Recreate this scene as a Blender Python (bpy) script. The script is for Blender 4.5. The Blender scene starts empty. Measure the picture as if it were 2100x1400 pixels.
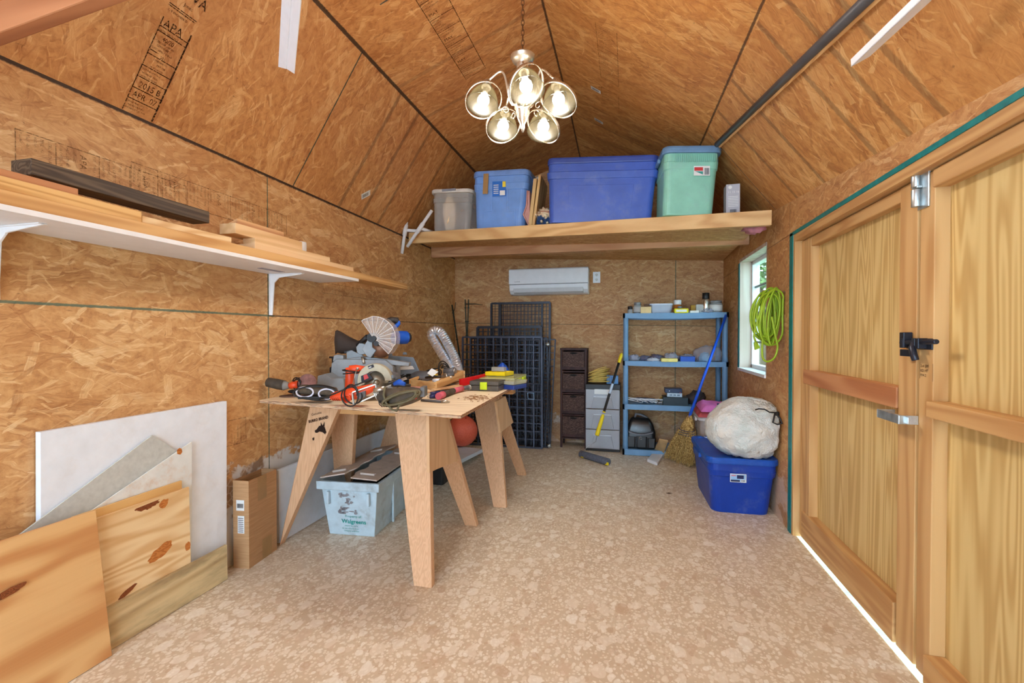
import bpy, bmesh, math, random
from mathutils import Vector, Matrix, noise
R = random.Random(7)
SC = bpy.context.scene
COL = SC.collection
V = Vector
PI = math.pi

# ------------------------------------------------------------------ camera
F, YAW, PITCH, CH = 948.33, 0.24472, -0.013037, 1.2
CAM = V((0, 0, CH))
_rz = Matrix.Rotation(YAW, 3, 'Z') @ Matrix.Rotation(PITCH, 3, 'X')
RIGHT, FWD, UP = _rz @ V((1, 0, 0)), _rz @ V((0, 1, 0)), _rz @ V((0, 0, 1))
cd = bpy.data.cameras.new('camera')
cam = bpy.data.objects.new('camera', cd)
COL.objects.link(cam)
cd.sensor_width = 36.0
cd.lens = F / 2100 * 36
cd.clip_start = 0.02
m = Matrix.Identity(4)
for i in range(3):
    m[i][0], m[i][1], m[i][2] = RIGHT[i], UP[i], -FWD[i]
m.translation = CAM
cam.matrix_world = m
SC.camera = cam


def ray(px, py):
    return RIGHT * (px - 1050.0) + FWD * F + UP * (700.0 - py)


def at(px, py, x=None, y=None, z=None, d=None):
    """real point seen at a photo pixel, on the plane x=, y=, z= or at a depth d"""
    v = ray(px, py)
    if x is not None:
        t = x / v.x
    elif y is not None:
        t = y / v.y
    elif z is not None:
        t = (z - CH) / v.z
    else:
        t = d / F
    return CAM + v * t


def onp(px, py, p, n):
    v = ray(px, py)
    return CAM + v * ((V(p) - CAM).dot(V(n)) / v.dot(V(n)))


# ------------------------------------------------------------------ mesh builder
class MB:
    def __init__(self):
        self.bm = bmesh.new()
        self.mi = 0

    def face(self, vs, smooth=False):
        try:
            f = self.bm.faces.new(vs)
            f.material_index = self.mi
            f.smooth = smooth
            return f
        except ValueError:
            return None

    def hexa(self, p):
        """8 points: bottom ring 0-3, top ring 4-7"""
        v = [self.bm.verts.new(V(q)) for q in p]
        for f in ((3, 2, 1, 0), (4, 5, 6, 7), (0, 1, 5, 4), (1, 2, 6, 5), (2, 3, 7, 6), (3, 0, 4, 7)):
            self.face([v[i] for i in f])
        return self

    def box(self, c, s, M=None):
        c = V(c)
        h = V(s) / 2
        pts = [V((x, y, z)) for z in (-h.z, h.z) for x, y in ((-h.x, -h.y), (h.x, -h.y), (h.x, h.y), (-h.x, h.y))]
        if M is not None:
            pts = [M @ q for q in pts]
        return self.hexa([c + q for q in pts])

    def box2(self, a, b):
        a, b = V(a), V(b)
        lo = V([min(a[i], b[i]) for i in range(3)])
        hi = V([max(a[i], b[i]) for i in range(3)])
        return self.box((lo + hi) / 2, hi - lo)

    def beam(self, a, b, w, t, up=(0, 0, 1)):
        """rectangular bar from a to b; w along up, t sideways"""
        a, b = V(a), V(b)
        d = (b - a).normalized()
        s = d.cross(V(up)).normalized()
        u = s.cross(d).normalized()
        p = []
        for q in (a, b):
            p += [q + s * (t / 2) * i + u * (w / 2) * j for i, j in ((-1, -1), (1, -1), (1, 1), (-1, 1))]
        return self.hexa(p)

    def prism(self, poly, ext):
        """planar polygon (3D points) extruded by a vector"""
        ext = V(ext)
        a = [self.bm.verts.new(V(q)) for q in poly]
        b = [self.bm.verts.new(V(q) + ext) for q in poly]
        n = len(a)
        self.face(list(reversed(a)))
        self.face(b)
        for i in range(n):
            self.face([a[i], a[(i + 1) % n], b[(i + 1) % n], b[i]])
        return self

    def rings(self, rings, cap0=True, cap1=True, smooth=True, close=True):
        vs = [[self.bm.verts.new(V(q)) for q in r] for r in rings]
        for r0, r1 in zip(vs, vs[1:]):
            n = len(r0)
            for i in range(n if close else n - 1):
                j = (i + 1) % n
                self.face([r0[i], r0[j], r1[j], r1[i]], smooth)
        if cap0 and close:
            self.face(list(reversed(vs[0])))
        if cap1 and close:
            self.face(vs[-1])
        return self

    def tube(self, pts, r, n=8, closed=False, smooth=True, flat=1.0):
        pts = [V(p) for p in pts]
        N = len(pts)
        rs = r if isinstance(r, (list, tuple)) else [r] * N
        T = []
        for i in range(N):
            if closed:
                t = pts[(i + 1) % N] - pts[(i - 1) % N]
            else:
                t = pts[min(i + 1, N - 1)] - pts[max(i - 1, 0)]
            if t.length < 1e-9:
                t = V((0, 0, 1))
            T.append(t.normalized())
        u = T[0].orthogonal().normalized()
        rg = []
        for i in range(N):
            u = (u - T[i] * u.dot(T[i]))
            u = u.normalized() if u.length > 1e-6 else T[i].orthogonal().normalized()
            w = T[i].cross(u)
            rg.append([pts[i] + (u * math.cos(2 * PI * k / n) + w * math.sin(2 * PI * k / n) * flat) * rs[i] for k in range(n)])
        if closed:
            rg.append(rg[0])
            vs = [[self.bm.verts.new(q) for q in rr] for rr in rg[:-1]]
            vs.append(vs[0])
            for r0, r1 in zip(vs, vs[1:]):
                for i in range(n):
                    j = (i + 1) % n
                    self.face([r0[i], r0[j], r1[j], r1[i]], smooth)
            return self
        return self.rings(rg, smooth=smooth)

    def cyl(self, a, b, r, r2=None, n=16, smooth=True):
        return self.tube([a, b], [r, r if r2 is None else r2], n=n, smooth=smooth)

    def lathe(self, prof, c=(0, 0, 0), axis=(0, 0, 1), n=24, sx=1, sy=1, ribs=0, rib=0.0):
        """profile of (radius, height) turned about an axis through c"""
        c = V(c)
        q = V((0, 0, 1)).rotation_difference(V(axis).normalized())
        rg = []
        for r, h in prof:
            ring = []
            for k in range(n):
                a = 2 * PI * k / n
                rr = r * (1 + rib * math.cos(ribs * a)) if ribs else r
                ring.append(c + q @ V((math.cos(a) * rr * sx, math.sin(a) * rr * sy, h)))
            rg.append(ring)
        return self.rings(rg)

    def ball(self, c, r, n=20, sx=1, sy=1, sz=1, amp=0.0, fr=3.0, seed=0, M=None, flat_bottom=None):
        c = V(c)
        rg = []
        m = n // 2
        for i in range(1, m):
            th = PI * i / m
            ring = []
            for k in range(n):
                ph = 2 * PI * k / n
                p = V((math.sin(th) * math.cos(ph), math.sin(th) * math.sin(ph), -math.cos(th)))
                rr = 1 + amp * noise.noise(p * fr + V((seed, seed * 2.3, 0))) + amp * .5 * noise.noise(p * fr * 2.7 + V((seed, 0, seed)))
                p = V((p.x * sx, p.y * sy, p.z * sz)) * r * rr
                if flat_bottom is not None:
                    p.z = max(p.z, flat_bottom)
                if M is not None:
                    p = M @ p
                ring.append(c + p)
            rg.append(ring)
        return self.rings(rg)

    def rbox(self, c, s, rad, top=None, n=5, M=None, z0=None):
        """rounded-corner box (rounded in plan); top = scale of the bottom ring for taper"""
        c = V(c)
        tb = 1.0 if top is None else top
        rg = []
        for zz, sc in ((-s[2] / 2, tb), (s[2] / 2, 1.0)):
            rg.append(rrect(c, s[0] * sc, s[1] * sc, rad, zz, n, M))
        return self.rings(rg, smooth=False)

    def build(self, name, mats, parent=None, bevel=0.0, uv=None, origin=None, smooth_angle=None, bsegs=2, normals=True):
        bm = self.bm
        if normals:
            bmesh.ops.recalc_face_normals(bm, faces=bm.faces[:])
        if uv is not None:
            L = bm.loops.layers.uv.new('UVMap')
            for f in bm.faces:
                for lp in f.loops:
                    lp[L].uv = uv(lp.vert.co, f)
        if parent is not None:
            o0 = world_loc(parent)
        elif origin is not None:
            o0 = V(origin)
        else:
            xs = [v.co for v in bm.verts]
            o0 = V((sum(p.x for p in xs) / len(xs), sum(p.y for p in xs) / len(xs), min(p.z for p in xs)))
        for v in bm.verts:
            v.co -= o0
        me = bpy.data.meshes.new(name)
        bm.to_mesh(me)
        bm.free()
        for mt in (mats if isinstance(mats, (list, tuple)) else [mats]):
            me.materials.append(mt)
        o = bpy.data.objects.new(name, me)
        COL.objects.link(o)
        if parent is not None:
            o.parent = parent
        else:
            o.location = o0
        if bevel > 0:
            b = o.modifiers.new('bevel', 'BEVEL')
            b.width = bevel
            b.segments = bsegs
            b.limit_method = 'ANGLE'
            b.angle_limit = math.radians(40)
        return o


def rrect(c, w, d, rad, z, n=5, M=None):
    pts = []
    rad = min(rad, w / 2 - 1e-4, d / 2 - 1e-4)
    for cx, cy, a0 in ((1, 1, 0), (-1, 1, 90), (-1, -1, 180), (1, -1, 270)):
        for k in range(n + 1):
            a = math.radians(a0 + 90 * k / n)
            p = V((cx * (w / 2 - rad) + math.cos(a) * rad, cy * (d / 2 - rad) + math.sin(a) * rad, z))
            pts.append(V(c) + (M @ p if M is not None else p))
    return pts


def world_loc(o):
    p = V(o.location)
    while o.parent is not None:
        o = o.parent
        p += V(o.location)
    return p


def thing(name, label, cat, loc=(0, 0, 0), group=None):
    o = bpy.data.objects.new(name, None)
    COL.objects.link(o)
    o.location = V(loc)
    o.empty_display_size = 0.05
    o['label'] = label
    o['category'] = cat
    if group:
        o['group'] = group
    return o


def tag(o, label, cat, group=None):
    o['label'] = label
    o['category'] = cat
    if group:
        o['group'] = group
    return o


def struct(o):
    o['kind'] = 'structure'
    return o


def copy_thing(root, delta, label, group=None, scale=None):
    r = root.copy()
    COL.objects.link(r)
    r.location = V(root.location) + V(delta)
    r['label'] = label
    if group:
        r['group'] = group
    for ch in list(root.children):
        c = ch.copy()
        COL.objects.link(c)
        c.parent = r
        for g in list(ch.children):
            e = g.copy()
            COL.objects.link(e)
            e.parent = c
    return r


def text_mesh(mb, s, org, ux, uy, size, lift=0.0, align='LEFT', bold=0.0, sx=1.0):
    """lettering as flat mesh: org + ux (reading direction) + uy (letter-up)"""
    cu = bpy.data.curves.new('lettering', 'FONT')
    cu.body = s
    cu.size = size
    cu.align_x = align
    cu.resolution_u = 2
    cu.offset = bold
    ob = bpy.data.objects.new('lettering', cu)
    COL.objects.link(ob)
    dg = bpy.context.evaluated_depsgraph_get()
    me = bpy.data.meshes.new_from_object(ob.evaluated_get(dg))
    ux, uy = V(ux).normalized(), V(uy).normalized()
    nz = ux.cross(uy)
    vs = [mb.bm.verts.new(V(org) + ux * v.co.x * sx + uy * v.co.y + nz * lift) for v in me.vertices]
    for p in me.polygons:
        mb.face([vs[i] for i in p.vertices])
    bpy.data.objects.remove(ob)
    bpy.data.curves.remove(cu)
    bpy.data.meshes.remove(me)


def quad_flat(mb, org, ux, uy, x0, y0, x1, y1, lift=0.0):
    ux, uy = V(ux).normalized(), V(uy).normalized()
    nz = ux.cross(uy)
    vs = [mb.bm.verts.new(V(org) + ux * a + uy * b + nz * lift) for a, b in ((x0, y0), (x1, y0), (x1, y1), (x0, y1))]
    mb.face(vs)
# ------------------------------------------------------------------ materials
def lin(c):
    return tuple(((x / 255) / 12.92 if x / 255 <= .04045 else ((x / 255 + .055) / 1.055) ** 2.4) for x in c) + (1,)


class NT:
    """small helper to write node trees"""
    def __init__(self, tree):
        self.t = tree

    def n(self, kind, **kw):
        nd = self.t.nodes.new(kind)
        for k, v in kw.items():
            setattr(nd, k, v)
        return nd

    def link(self, a, b):
        self.t.links.new(a, b)

    def put(self, sock, v):
        if hasattr(v, 'is_linked') or isinstance(v, bpy.types.NodeSocket):
            self.t.links.new(v, sock)
        else:
            sock.default_value = v

    def math(self, op, a, b=None, c=None, clamp=False):
        nd = self.n('ShaderNodeMath', operation=op)
        nd.use_clamp = clamp
        self.put(nd.inputs[0], a)
        if b is not None:
            self.put(nd.inputs[1], b)
        if c is not None:
            self.put(nd.inputs[2], c)
        return nd.outputs[0]

    def vmath(self, op, a, b=None, out=0):
        nd = self.n('ShaderNodeVectorMath', operation=op)
        self.put(nd.inputs[0], a)
        if b is not None:
            self.put(nd.inputs['Scale'] if op == 'SCALE' else nd.inputs[1], b)
        return nd.outputs['Value'] if op in ('DOT_PRODUCT', 'LENGTH', 'DISTANCE') else nd.outputs[0]

    def mix(self, f, a, b, mode='MIX'):
        nd = self.n('ShaderNodeMix', data_type='RGBA', blend_type=mode)
        self.put(nd.inputs[0], f)
        self.put(nd.inputs[6], a)
        self.put(nd.inputs[7], b)
        return nd.outputs[2]

    def ramp(self, f, stops, interp='LINEAR'):
        nd = self.n('ShaderNodeValToRGB')
        nd.color_ramp.interpolation = interp
        el = nd.color_ramp.elements
        while len(el) < len(stops):
            el.new(0.5)
        for e, (p, c) in zip(el, stops):
            e.position = p
            e.color = c if len(c) == 4 else lin(c)
        self.put(nd.inputs[0], f)
        return nd.outputs[0]

    def noise(self, vec, scale=5.0, detail=3.0, rough=.5, dims='3D', dist=0.0):
        nd = self.n('ShaderNodeTexNoise', noise_dimensions=dims)
        self.put(nd.inputs['Vector'], vec)
        nd.inputs['Scale'].default_value = scale
        nd.inputs['Detail'].default_value = detail
        nd.inputs['Roughness'].default_value = rough
        nd.inputs['Distortion'].default_value = dist
        return nd.outputs['Fac']

    def noisec(self, vec, scale=5.0, detail=2.0):
        nd = self.n('ShaderNodeTexNoise')
        self.put(nd.inputs['Vector'], vec)
        nd.inputs['Scale'].default_value = scale
        nd.inputs['Detail'].default_value = detail
        return nd.outputs['Color']

    def smooth(self, v, a, b):
        nd = self.n('ShaderNodeMapRange', interpolation_type='SMOOTHSTEP')
        self.put(nd.inputs['Value'], v)
        nd.inputs['From Min'].default_value = a
        nd.inputs['From Max'].default_value = b
        return nd.outputs[0]

    def mapping(self, vec, loc=(0, 0, 0), rot=(0, 0, 0), scale=(1, 1, 1)):
        nd = self.n('ShaderNodeMapping')
        self.put(nd.inputs['Vector'], vec)
        nd.inputs['Location'].default_value = loc
        nd.inputs['Rotation'].default_value = rot
        nd.inputs['Scale'].default_value = scale
        return nd.outputs[0]

    def coord(self, which='Object'):
        return self.n('ShaderNodeTexCoord').outputs[which]


def new_mat(name, rough=.5, metal=0.0, spec=.4):
    mt = bpy.data.materials.new(name)
    mt.use_nodes = True
    t = NT(mt.node_tree)
    b = mt.node_tree.nodes['Principled BSDF']
    b.inputs['Roughness'].default_value = rough
    b.inputs['Metallic'].default_value = metal
    b.inputs['Specular IOR Level'].default_value = spec
    return mt, t, b


def bump(t, b, h, strength=.3, dist=.01):
    nd = t.n('ShaderNodeBump')
    nd.inputs['Strength'].default_value = strength
    nd.inputs['Distance'].default_value = dist
    t.put(nd.inputs['Height'], h)
    t.link(nd.outputs[0], b.inputs['Normal'])


_plain = {}


def plain(name, c, rough=.5, metal=0.0, spec=.4, var=.06, scale=14.0, dirt=None, dirt_amt=.0):
    """procedural even colour with a little unevenness"""
    if name in _plain:
        return _plain[name]
    mt, t, b = new_mat(name, rough, metal, spec)
    vec = t.coord('Object')
    n = t.noise(vec, scale, 4, .6)
    base = lin(c)
    lo = tuple(x * (1 - var * 2) for x in base[:3]) + (1,)
    hi = tuple(min(1, x * (1 + var * 2)) for x in base[:3]) + (1,)
    colr = t.ramp(n, [(.3, lo), (.7, hi)])
    if dirt is not None:
        k = t.smooth(t.noise(vec, 6, 6, .7), .5, .72)
        colr = t.mix(t.math('MULTIPLY', k, dirt_amt), colr, lin(dirt))
    t.put(b.inputs['Base Color'], colr)
    t.put(b.inputs['Roughness'], t.math('MULTIPLY_ADD', n, .2, rough - .1))
    _plain[name] = mt
    return mt


def clear_plastic(name, c, alpha=.45, rough=.2, trans=True):
    mt, t, b = new_mat(name, rough)
    b.inputs['Base Color'].default_value = lin(c)
    n = t.noise(t.coord('Object'), 9, 3)
    tr = t.n('ShaderNodeBsdfTransparent')
    mx = t.n('ShaderNodeMixShader')
    t.put(mx.inputs[0], t.math('MULTIPLY_ADD', n, .16, alpha - .08))
    t.link(tr.outputs[0], mx.inputs[1])
    t.link(b.outputs[0], mx.inputs[2])
    t.link(mx.outputs[0], mt.node_tree.nodes['Material Output'].inputs['Surface'])
    return mt


# ---- strand board -------------------------------------------------
def osb_group():
    g = bpy.data.node_groups.new('strand_board', 'ShaderNodeTree')
    g.interface.new_socket('Vector', in_out='INPUT', socket_type='NodeSocketVector')
    g.interface.new_socket('Color', in_out='OUTPUT', socket_type='NodeSocketColor')
    t = NT(g)
    gi = t.n('NodeGroupInput')
    go = t.n('NodeGroupOutput')
    uv = gi.outputs[0]
    wob = t.vmath('SCALE', t.vmath('SUBTRACT', t.noisec(uv, 26, 2), (.5, .5, .5)), .018)
    p = t.vmath('ADD', uv, wob)
    base = t.ramp(t.noise(uv, 22, 6, .7), [(.28, (168, 112, 66)), (.5, (206, 154, 100)), (.75, (226, 182, 128))])
    col = base
    for i, (s, a, b, thr, bias) in enumerate([(6.5, .8, .16, .2, 1.5), (8, .85, .11, .2, 1.2), (10.5, .85, .10, .25, 4.4), (13, .9, .075, .2, 1.5),
                                              (17, .9, .07, .25, 1.3), (26, .9, .065, .3, 2.0)]):
        q = t.vmath('ADD', t.vmath('MULTIPLY', p, (s * .62, s * 1.35, 1)), (3.7 * i + .3, 7.1 * i, 0))
        vo = t.n('ShaderNodeTexVoronoi', voronoi_dimensions='2D')
        t.put(vo.inputs['Vector'], q)
        vo.inputs['Scale'].default_value = 1.0
        loc = t.vmath('MULTIPLY', t.vmath('SUBTRACT', q, vo.outputs['Position']), (1 / .62, 1 / 1.35, 1))
        sp = t.n('ShaderNodeSeparateColor')
        t.put(sp.inputs[0], vo.outputs['Color'])
        r, gr, bl = sp.outputs
        ang = t.math('MULTIPLY', t.math('SUBTRACT', r, .5), bias)
        ro = t.n('ShaderNodeVectorRotate', rotation_type='Z_AXIS')
        t.put(ro.inputs['Vector'], loc)
        t.put(ro.inputs['Angle'], ang)
        sx = t.n('ShaderNodeSeparateXYZ')
        t.put(sx.inputs[0], ro.outputs[0])
        wid = t.math('MULTIPLY', t.math('ADD', bl, .35), b * 1.3)
        fib = t.noise(t.vmath('MULTIPLY', ro.outputs[0], (1.6, 30, 1)), 1.0, 2, .65, dims='2D')
        wid = t.math('MULTIPLY', wid, t.math('MULTIPLY_ADD', fib, .9, .55))
        inx = t.smooth(t.math('SUBTRACT', a, t.math('ABSOLUTE', sx.outputs[0])), .0, .12)
        iny = t.smooth(t.math('SUBTRACT', wid, t.math('ABSOLUTE', sx.outputs[1])), .0, .02)
        on = t.math('MULTIPLY', t.math('MULTIPLY', inx, iny), t.math('GREATER_THAN', gr, thr))
        tone = t.math('MULTIPLY_ADD', t.math('SUBTRACT', fib, .5), 1.1, t.math('MULTIPLY_ADD', t.math('FRACT', t.math('MULTIPLY', gr, 7.31)), .8, .12))
        sc = t.ramp(tone, [(0, (150, 94, 52)), (.2, (186, 130, 80)), (.5, (212, 160, 106)), (.8, (230, 188, 134)), (1, (244, 214, 166))])
        col = t.mix(t.math('MULTIPLY', on, .6), col, sc)
    # dark specks and slivers
    sl = t.noise(t.vmath('MULTIPLY', p, (60, 24, 1)), 1.0, 3, .6)
    col = t.mix(t.math('MULTIPLY', t.smooth(sl, .68, .76), .55), col, lin((84, 48, 24)))
    sl2 = t.noise(t.vmath('MULTIPLY', t.vmath('ADD', p, (5, 3, 0)), (22, 70, 1)), 1.0, 3, .6)
    col = t.mix(t.math('MULTIPLY', t.smooth(sl2, .67, .76), .5), col, lin((96, 56, 28)))
    big = t.noise(uv, 1.6, 3, .6)
    col = t.mix(t.math('MULTIPLY', t.smooth(big, .45, .7), .3), col, lin((186, 124, 72)))
    t.link(col, go.inputs[0])
    return g


OSB = osb_group()


def seam_mask(t, uv, seams):
    """dark joints drawn in the board: (u0,v0,u1,v1,half width,colour,strength,rough)"""
    out = []
    jit = t.noise(uv, 55, 2)
    for (u0, v0, u1, v1, w, c, st) in seams:
        d = V((u1 - u0, v1 - v0, 0))
        L = d.length
        d.normalize()
        rel = t.vmath('SUBTRACT', uv, (u0, v0, 0))
        s = t.math('ABSOLUTE', t.vmath('DOT_PRODUCT', rel, (-d.y, d.x, 0)))
        a = t.vmath('DOT_PRODUCT', rel, tuple(d))
        wv = t.math('MULTIPLY', t.math('ADD', jit, .5), w)
        k = t.smooth(t.math('SUBTRACT', s, wv), w * .35, -w * .35)
        k = t.math('MULTIPLY', k, t.math('GREATER_THAN', a, 0.0))
        k = t.math('MULTIPLY', k, t.math('LESS_THAN', a, L))
        out.append((t.math('MULTIPLY', k, st), lin(c)))
    return out


def osb_mat(name, seams=(), tint=None, off=(0, 0), base=None, swap=False, scale=1.0, rough=.55):
    mt, t, b = new_mat(name, rough, spec=.35)
    uv = t.n('ShaderNodeUVMap')
    uv.uv_map = 'UVMap'
    uv = uv.outputs[0]
    q = t.mapping(uv, (off[0], off[1], 0), (0, 0, PI / 2 if swap else 0), (scale, scale, scale))
    g = t.n('ShaderNodeGroup')
    g.node_tree = OSB
    t.put(g.inputs[0], q)
    col = g.outputs[0]
    if tint is not None:
        col = t.mix(1.0, col, tint + (1,), 'MULTIPLY')
    if base is not None:
        col = base(t, uv, col)
    for k, c in seam_mask(t, uv, seams):
        col = t.mix(k, col, c)
    t.put(b.inputs['Base Color'], col)
    return mt


# ---- timber -------------------------------------------------------
def wood_mat(name, light, dark, axis='X', rings=7.0, stretch=.5, across=5.0, knots=0.0, rough=.55, contrast=.75, weather=None, seed=0.0, fib=.35, kc=(105, 58, 24)):
    mt, t, b = new_mat(name, rough, spec=.3)
    oc = t.coord('Object')
    info = t.n('ShaderNodeObjectInfo')
    sh = t.n('ShaderNodeCombineXYZ')
    t.put(sh.inputs[0], t.math('MULTIPLY', info.outputs['Random'], 9.0))
    t.put(sh.inputs[1], t.math('MULTIPLY', info.outputs['Random'], 5.3))
    sh.inputs[2].default_value = seed
    oc = t.vmath('ADD', oc, sh.outputs[0])
    k = {'X': (stretch, across, across), 'Y': (across, stretch, across), 'Z': (across, across, stretch)}[axis]
    kf = {'X': (3, 90, 90), 'Y': (90, 3, 90), 'Z': (90, 90, 3)}[axis]
    n = t.noise(t.vmath('MULTIPLY', oc, k), 1.0, 2, .45, dist=.25)
    band = t.math('PINGPONG', t.math('MULTIPLY', n, rings), .5)
    band = t.math('MULTIPLY', band, 2.0)
    f2 = t.noise(t.vmath('MULTIPLY', oc, kf), 1.0, 3, .6)
    fac = t.math('ADD', t.math('MULTIPLY', t.smooth(band, .1, .95), contrast), t.math('MULTIPLY', t.math('SUBTRACT', f2, .5), fib))
    mid = tuple((a + c) / 2 for a, c in zip(light, dark))
    col = t.ramp(fac, [(0, light), (.55, mid), (1, dark)])
    if knots > 0:
        kk = {'X': (1.6, 4.5, 4.5), 'Y': (4.5, 1.6, 4.5), 'Z': (4.5, 4.5, 1.6)}[axis]
        vo = t.n('ShaderNodeTexVoronoi')
        t.put(vo.inputs['Vector'], t.vmath('MULTIPLY', oc, kk))
        vo.inputs['Scale'].default_value = 1.0
        sp = t.n('ShaderNodeSeparateColor')
        t.put(sp.inputs[0], vo.outputs['Color'])
        on = t.math('GREATER_THAN', sp.outputs[0], 1 - knots)
        rad = t.math('MULTIPLY_ADD', sp.outputs[1], .07, .05)
        m = t.smooth(t.math('SUBTRACT', vo.outputs['Distance'], rad), .02, -.03)
        col = t.mix(t.math('MULTIPLY', t.math('MULTIPLY', m, on), .85), col, lin(kc))
        halo = t.smooth(t.math('SUBTRACT', vo.outputs['Distance'], rad), .12, .0)
        col = t.mix(t.math('MULTIPLY', t.math('MULTIPLY', halo, on), .35), col, lin(dark))
    if weather is not None:
        wn = t.smooth(t.noise(t.vmath('MULTIPLY', oc, tuple(x * .8 + 1 for x in k)), 1.3, 5, .65), .45, .7)
        col = t.mix(t.math('MULTIPLY', wn, weather[1]), col, lin(weather[0]))
    t.put(b.inputs['Base Color'], col)
    return mt


def floor_mat():
    mt, t, b = new_mat('pebble_vinyl', .42, spec=.45)
    uv = t.n('ShaderNodeUVMap').outputs[0]
    wob = t.vmath('SCALE', t.vmath('SUBTRACT', t.noisec(uv, 11, 2), (.5, .5, .5)), .035)
    p = t.vmath('ADD', uv, wob)

    def vor(scale, feature='F1', off=(0, 0, 0)):
        nd = t.n('ShaderNodeTexVoronoi', voronoi_dimensions='2D', feature=feature)
        t.put(nd.inputs['Vector'], t.vmath('ADD', p, off))
        nd.inputs['Scale'].default_value = scale
        return nd
    base = t.ramp(t.noise(uv, 3.2, 5, .65), [(.3, (204, 180, 152)), (.55, (214, 192, 164)), (.75, (224, 204, 180))])
    # rounded pale stones of several sizes on a tan ground
    col = base
    line = None
    for sc, lo, var, off, thr, an in ((70, .22, .22, (0, 0, 0), .15, 1.2), (42, .2, .26, (5, 2, 0), .3, 1.3), (24, .2, .26, (3.3, 1.2, 0), .5, 1.35), (13, .22, .24, (8.1, 4.4, 0), .62, 1.4)):
        q = t.vmath('ADD', t.vmath('MULTIPLY', p, (sc * an * .8, sc * .8, 1)), off)
        c2 = t.n('ShaderNodeTexVoronoi', voronoi_dimensions='2D')
        t.put(c2.inputs['Vector'], q)
        c2.inputs['Scale'].default_value = 1.0
        e2 = t.n('ShaderNodeTexVoronoi', voronoi_dimensions='2D', feature='DISTANCE_TO_EDGE')
        t.put(e2.inputs['Vector'], q)
        e2.inputs['Scale'].default_value = 1.0
        s2 = t.n('ShaderNodeSeparateColor')
        t.put(s2.inputs[0], c2.outputs['Color'])
        on = t.math('GREATER_THAN', s2.outputs[0], thr)
        rad = t.math('MULTIPLY_ADD', s2.outputs[1], var, lo)
        ins = t.math('MULTIPLY', t.smooth(t.math('SUBTRACT', rad, c2.outputs['Distance']), -.01, .05), t.smooth(e2.outputs['Distance'], .03, .08))
        stone = t.ramp(s2.outputs[2], [(0, (196, 164, 134)), (.14, (212, 184, 156)), (.2, (232, 214, 192)), (.6, (240, 226, 208)), (1, (248, 238, 224))])
        ins = t.math('MULTIPLY', ins, on)
        col = t.mix(t.math('MULTIPLY', ins, .64), col, stone)
        line = ins
    st = t.smooth(t.noise(uv, 2.3, 6, .6), .6, .75)
    col = t.mix(t.math('MULTIPLY', st, .45), col, lin((176, 126, 92)))
    sp2 = t.smooth(t.noise(t.vmath('ADD', uv, (4, 9, 0)), 7, 4, .6), .68, .78)
    col = t.mix(t.math('MULTIPLY', sp2, .4), col, lin((160, 108, 74)))
    t.put(b.inputs['Base Color'], col)
    t.put(b.inputs['Roughness'], t.math('MULTIPLY_ADD', t.noise(uv, 8, 3), .25, .3))
    return mt


def emit_mat(name, c, s):
    mt = bpy.data.materials.new(name)
    mt.use_nodes = True
    t = NT(mt.node_tree)
    b = mt.node_tree.nodes['Principled BSDF']
    b.inputs['Base Color'].default_value = (1, 1, 1, 1)
    b.inputs['Emission Color'].default_value = c + (1,)
    b.inputs['Emission Strength'].default_value = s
    return mt


M = {}
M['pine_x'] = wood_mat('pine_x', (226, 186, 130), (196, 146, 92), 'X', knots=.12)
M['pine_y'] = wood_mat('pine_y', (224, 176, 116), (188, 132, 74), 'Y', knots=.1, rings=9, across=9)
M['pine_z'] = wood_mat('pine_z', (216, 172, 116), (188, 138, 84), 'Z', knots=.14)
M['fir_x'] = wood_mat('fir_x', (214, 160, 104), (186, 128, 76), 'X', rings=10, across=7, knots=.1)
M['fir_y'] = wood_mat('fir_y', (212, 166, 110), (184, 132, 80), 'Y', rings=8, across=7, knots=.12)
M['saw_z'] = wood_mat('saw_z', (224, 178, 138), (200, 150, 112), 'Z', rings=9, across=26, stretch=.3, knots=.05, contrast=.5)
M['saw_ply'] = wood_mat('saw_ply', (224, 182, 140), (202, 154, 112), 'Z', rings=7, knots=.16, contrast=.5)
M['ply_door'] = wood_mat('ply_door', (224, 194, 132), (192, 152, 90), 'Z', rings=17, across=6, stretch=.4, knots=.2, contrast=.75)
M['ply_sheet'] = wood_mat('ply_sheet', (228, 182, 124), (194, 130, 76), 'Y', rings=6, across=4, stretch=.9, knots=.05, contrast=.8)
M['table_ply'] = wood_mat('table_ply', (236, 216, 186), (212, 186, 152), 'X', rings=7, across=6, knots=.06, weather=((186, 154, 120), .4), contrast=.5)
M['ply_edge'] = wood_mat('ply_edge', (200, 150, 110), (120, 72, 44), 'X', rings=3, across=90, stretch=1, contrast=1)
M['knotty'] = wood_mat('knotty', (242, 212, 164), (216, 168, 112), 'Y', rings=12, across=6, stretch=.7, knots=.3, kc=(150, 84, 34))
M['old_lumber'] = wood_mat('old_lumber', (218, 194, 148), (186, 154, 110), 'Y', rings=6, across=7, knots=.08, weather=((104, 92, 70), .55))
M['dark_wood'] = wood_mat('dark_wood', (104, 86, 68), (58, 44, 36), 'Y', rings=14, across=14, stretch=.6)
M['red_wood'] = wood_mat('red_wood', (206, 146, 100), (170, 104, 64), 'Y')
M['pink_beam'] = wood_mat('pink_beam', (218, 168, 126), (190, 134, 94), 'X', rings=6)
M['white_paint'] = plain('white_paint', (240, 238, 240), .4, var=.02)
M['white_plastic'] = plain('white_plastic', (236, 236, 240), .35, var=.015)
M['teal_tape'] = plain('teal_tape', (10, 122, 122), .5, var=.15, scale=30)
M['zinc'] = plain('zinc', (196, 204, 206), .35, metal=.85, var=.12, scale=30)
M['nickel'] = plain('nickel', (214, 208, 196), .28, metal=.9, var=.05)
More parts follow.
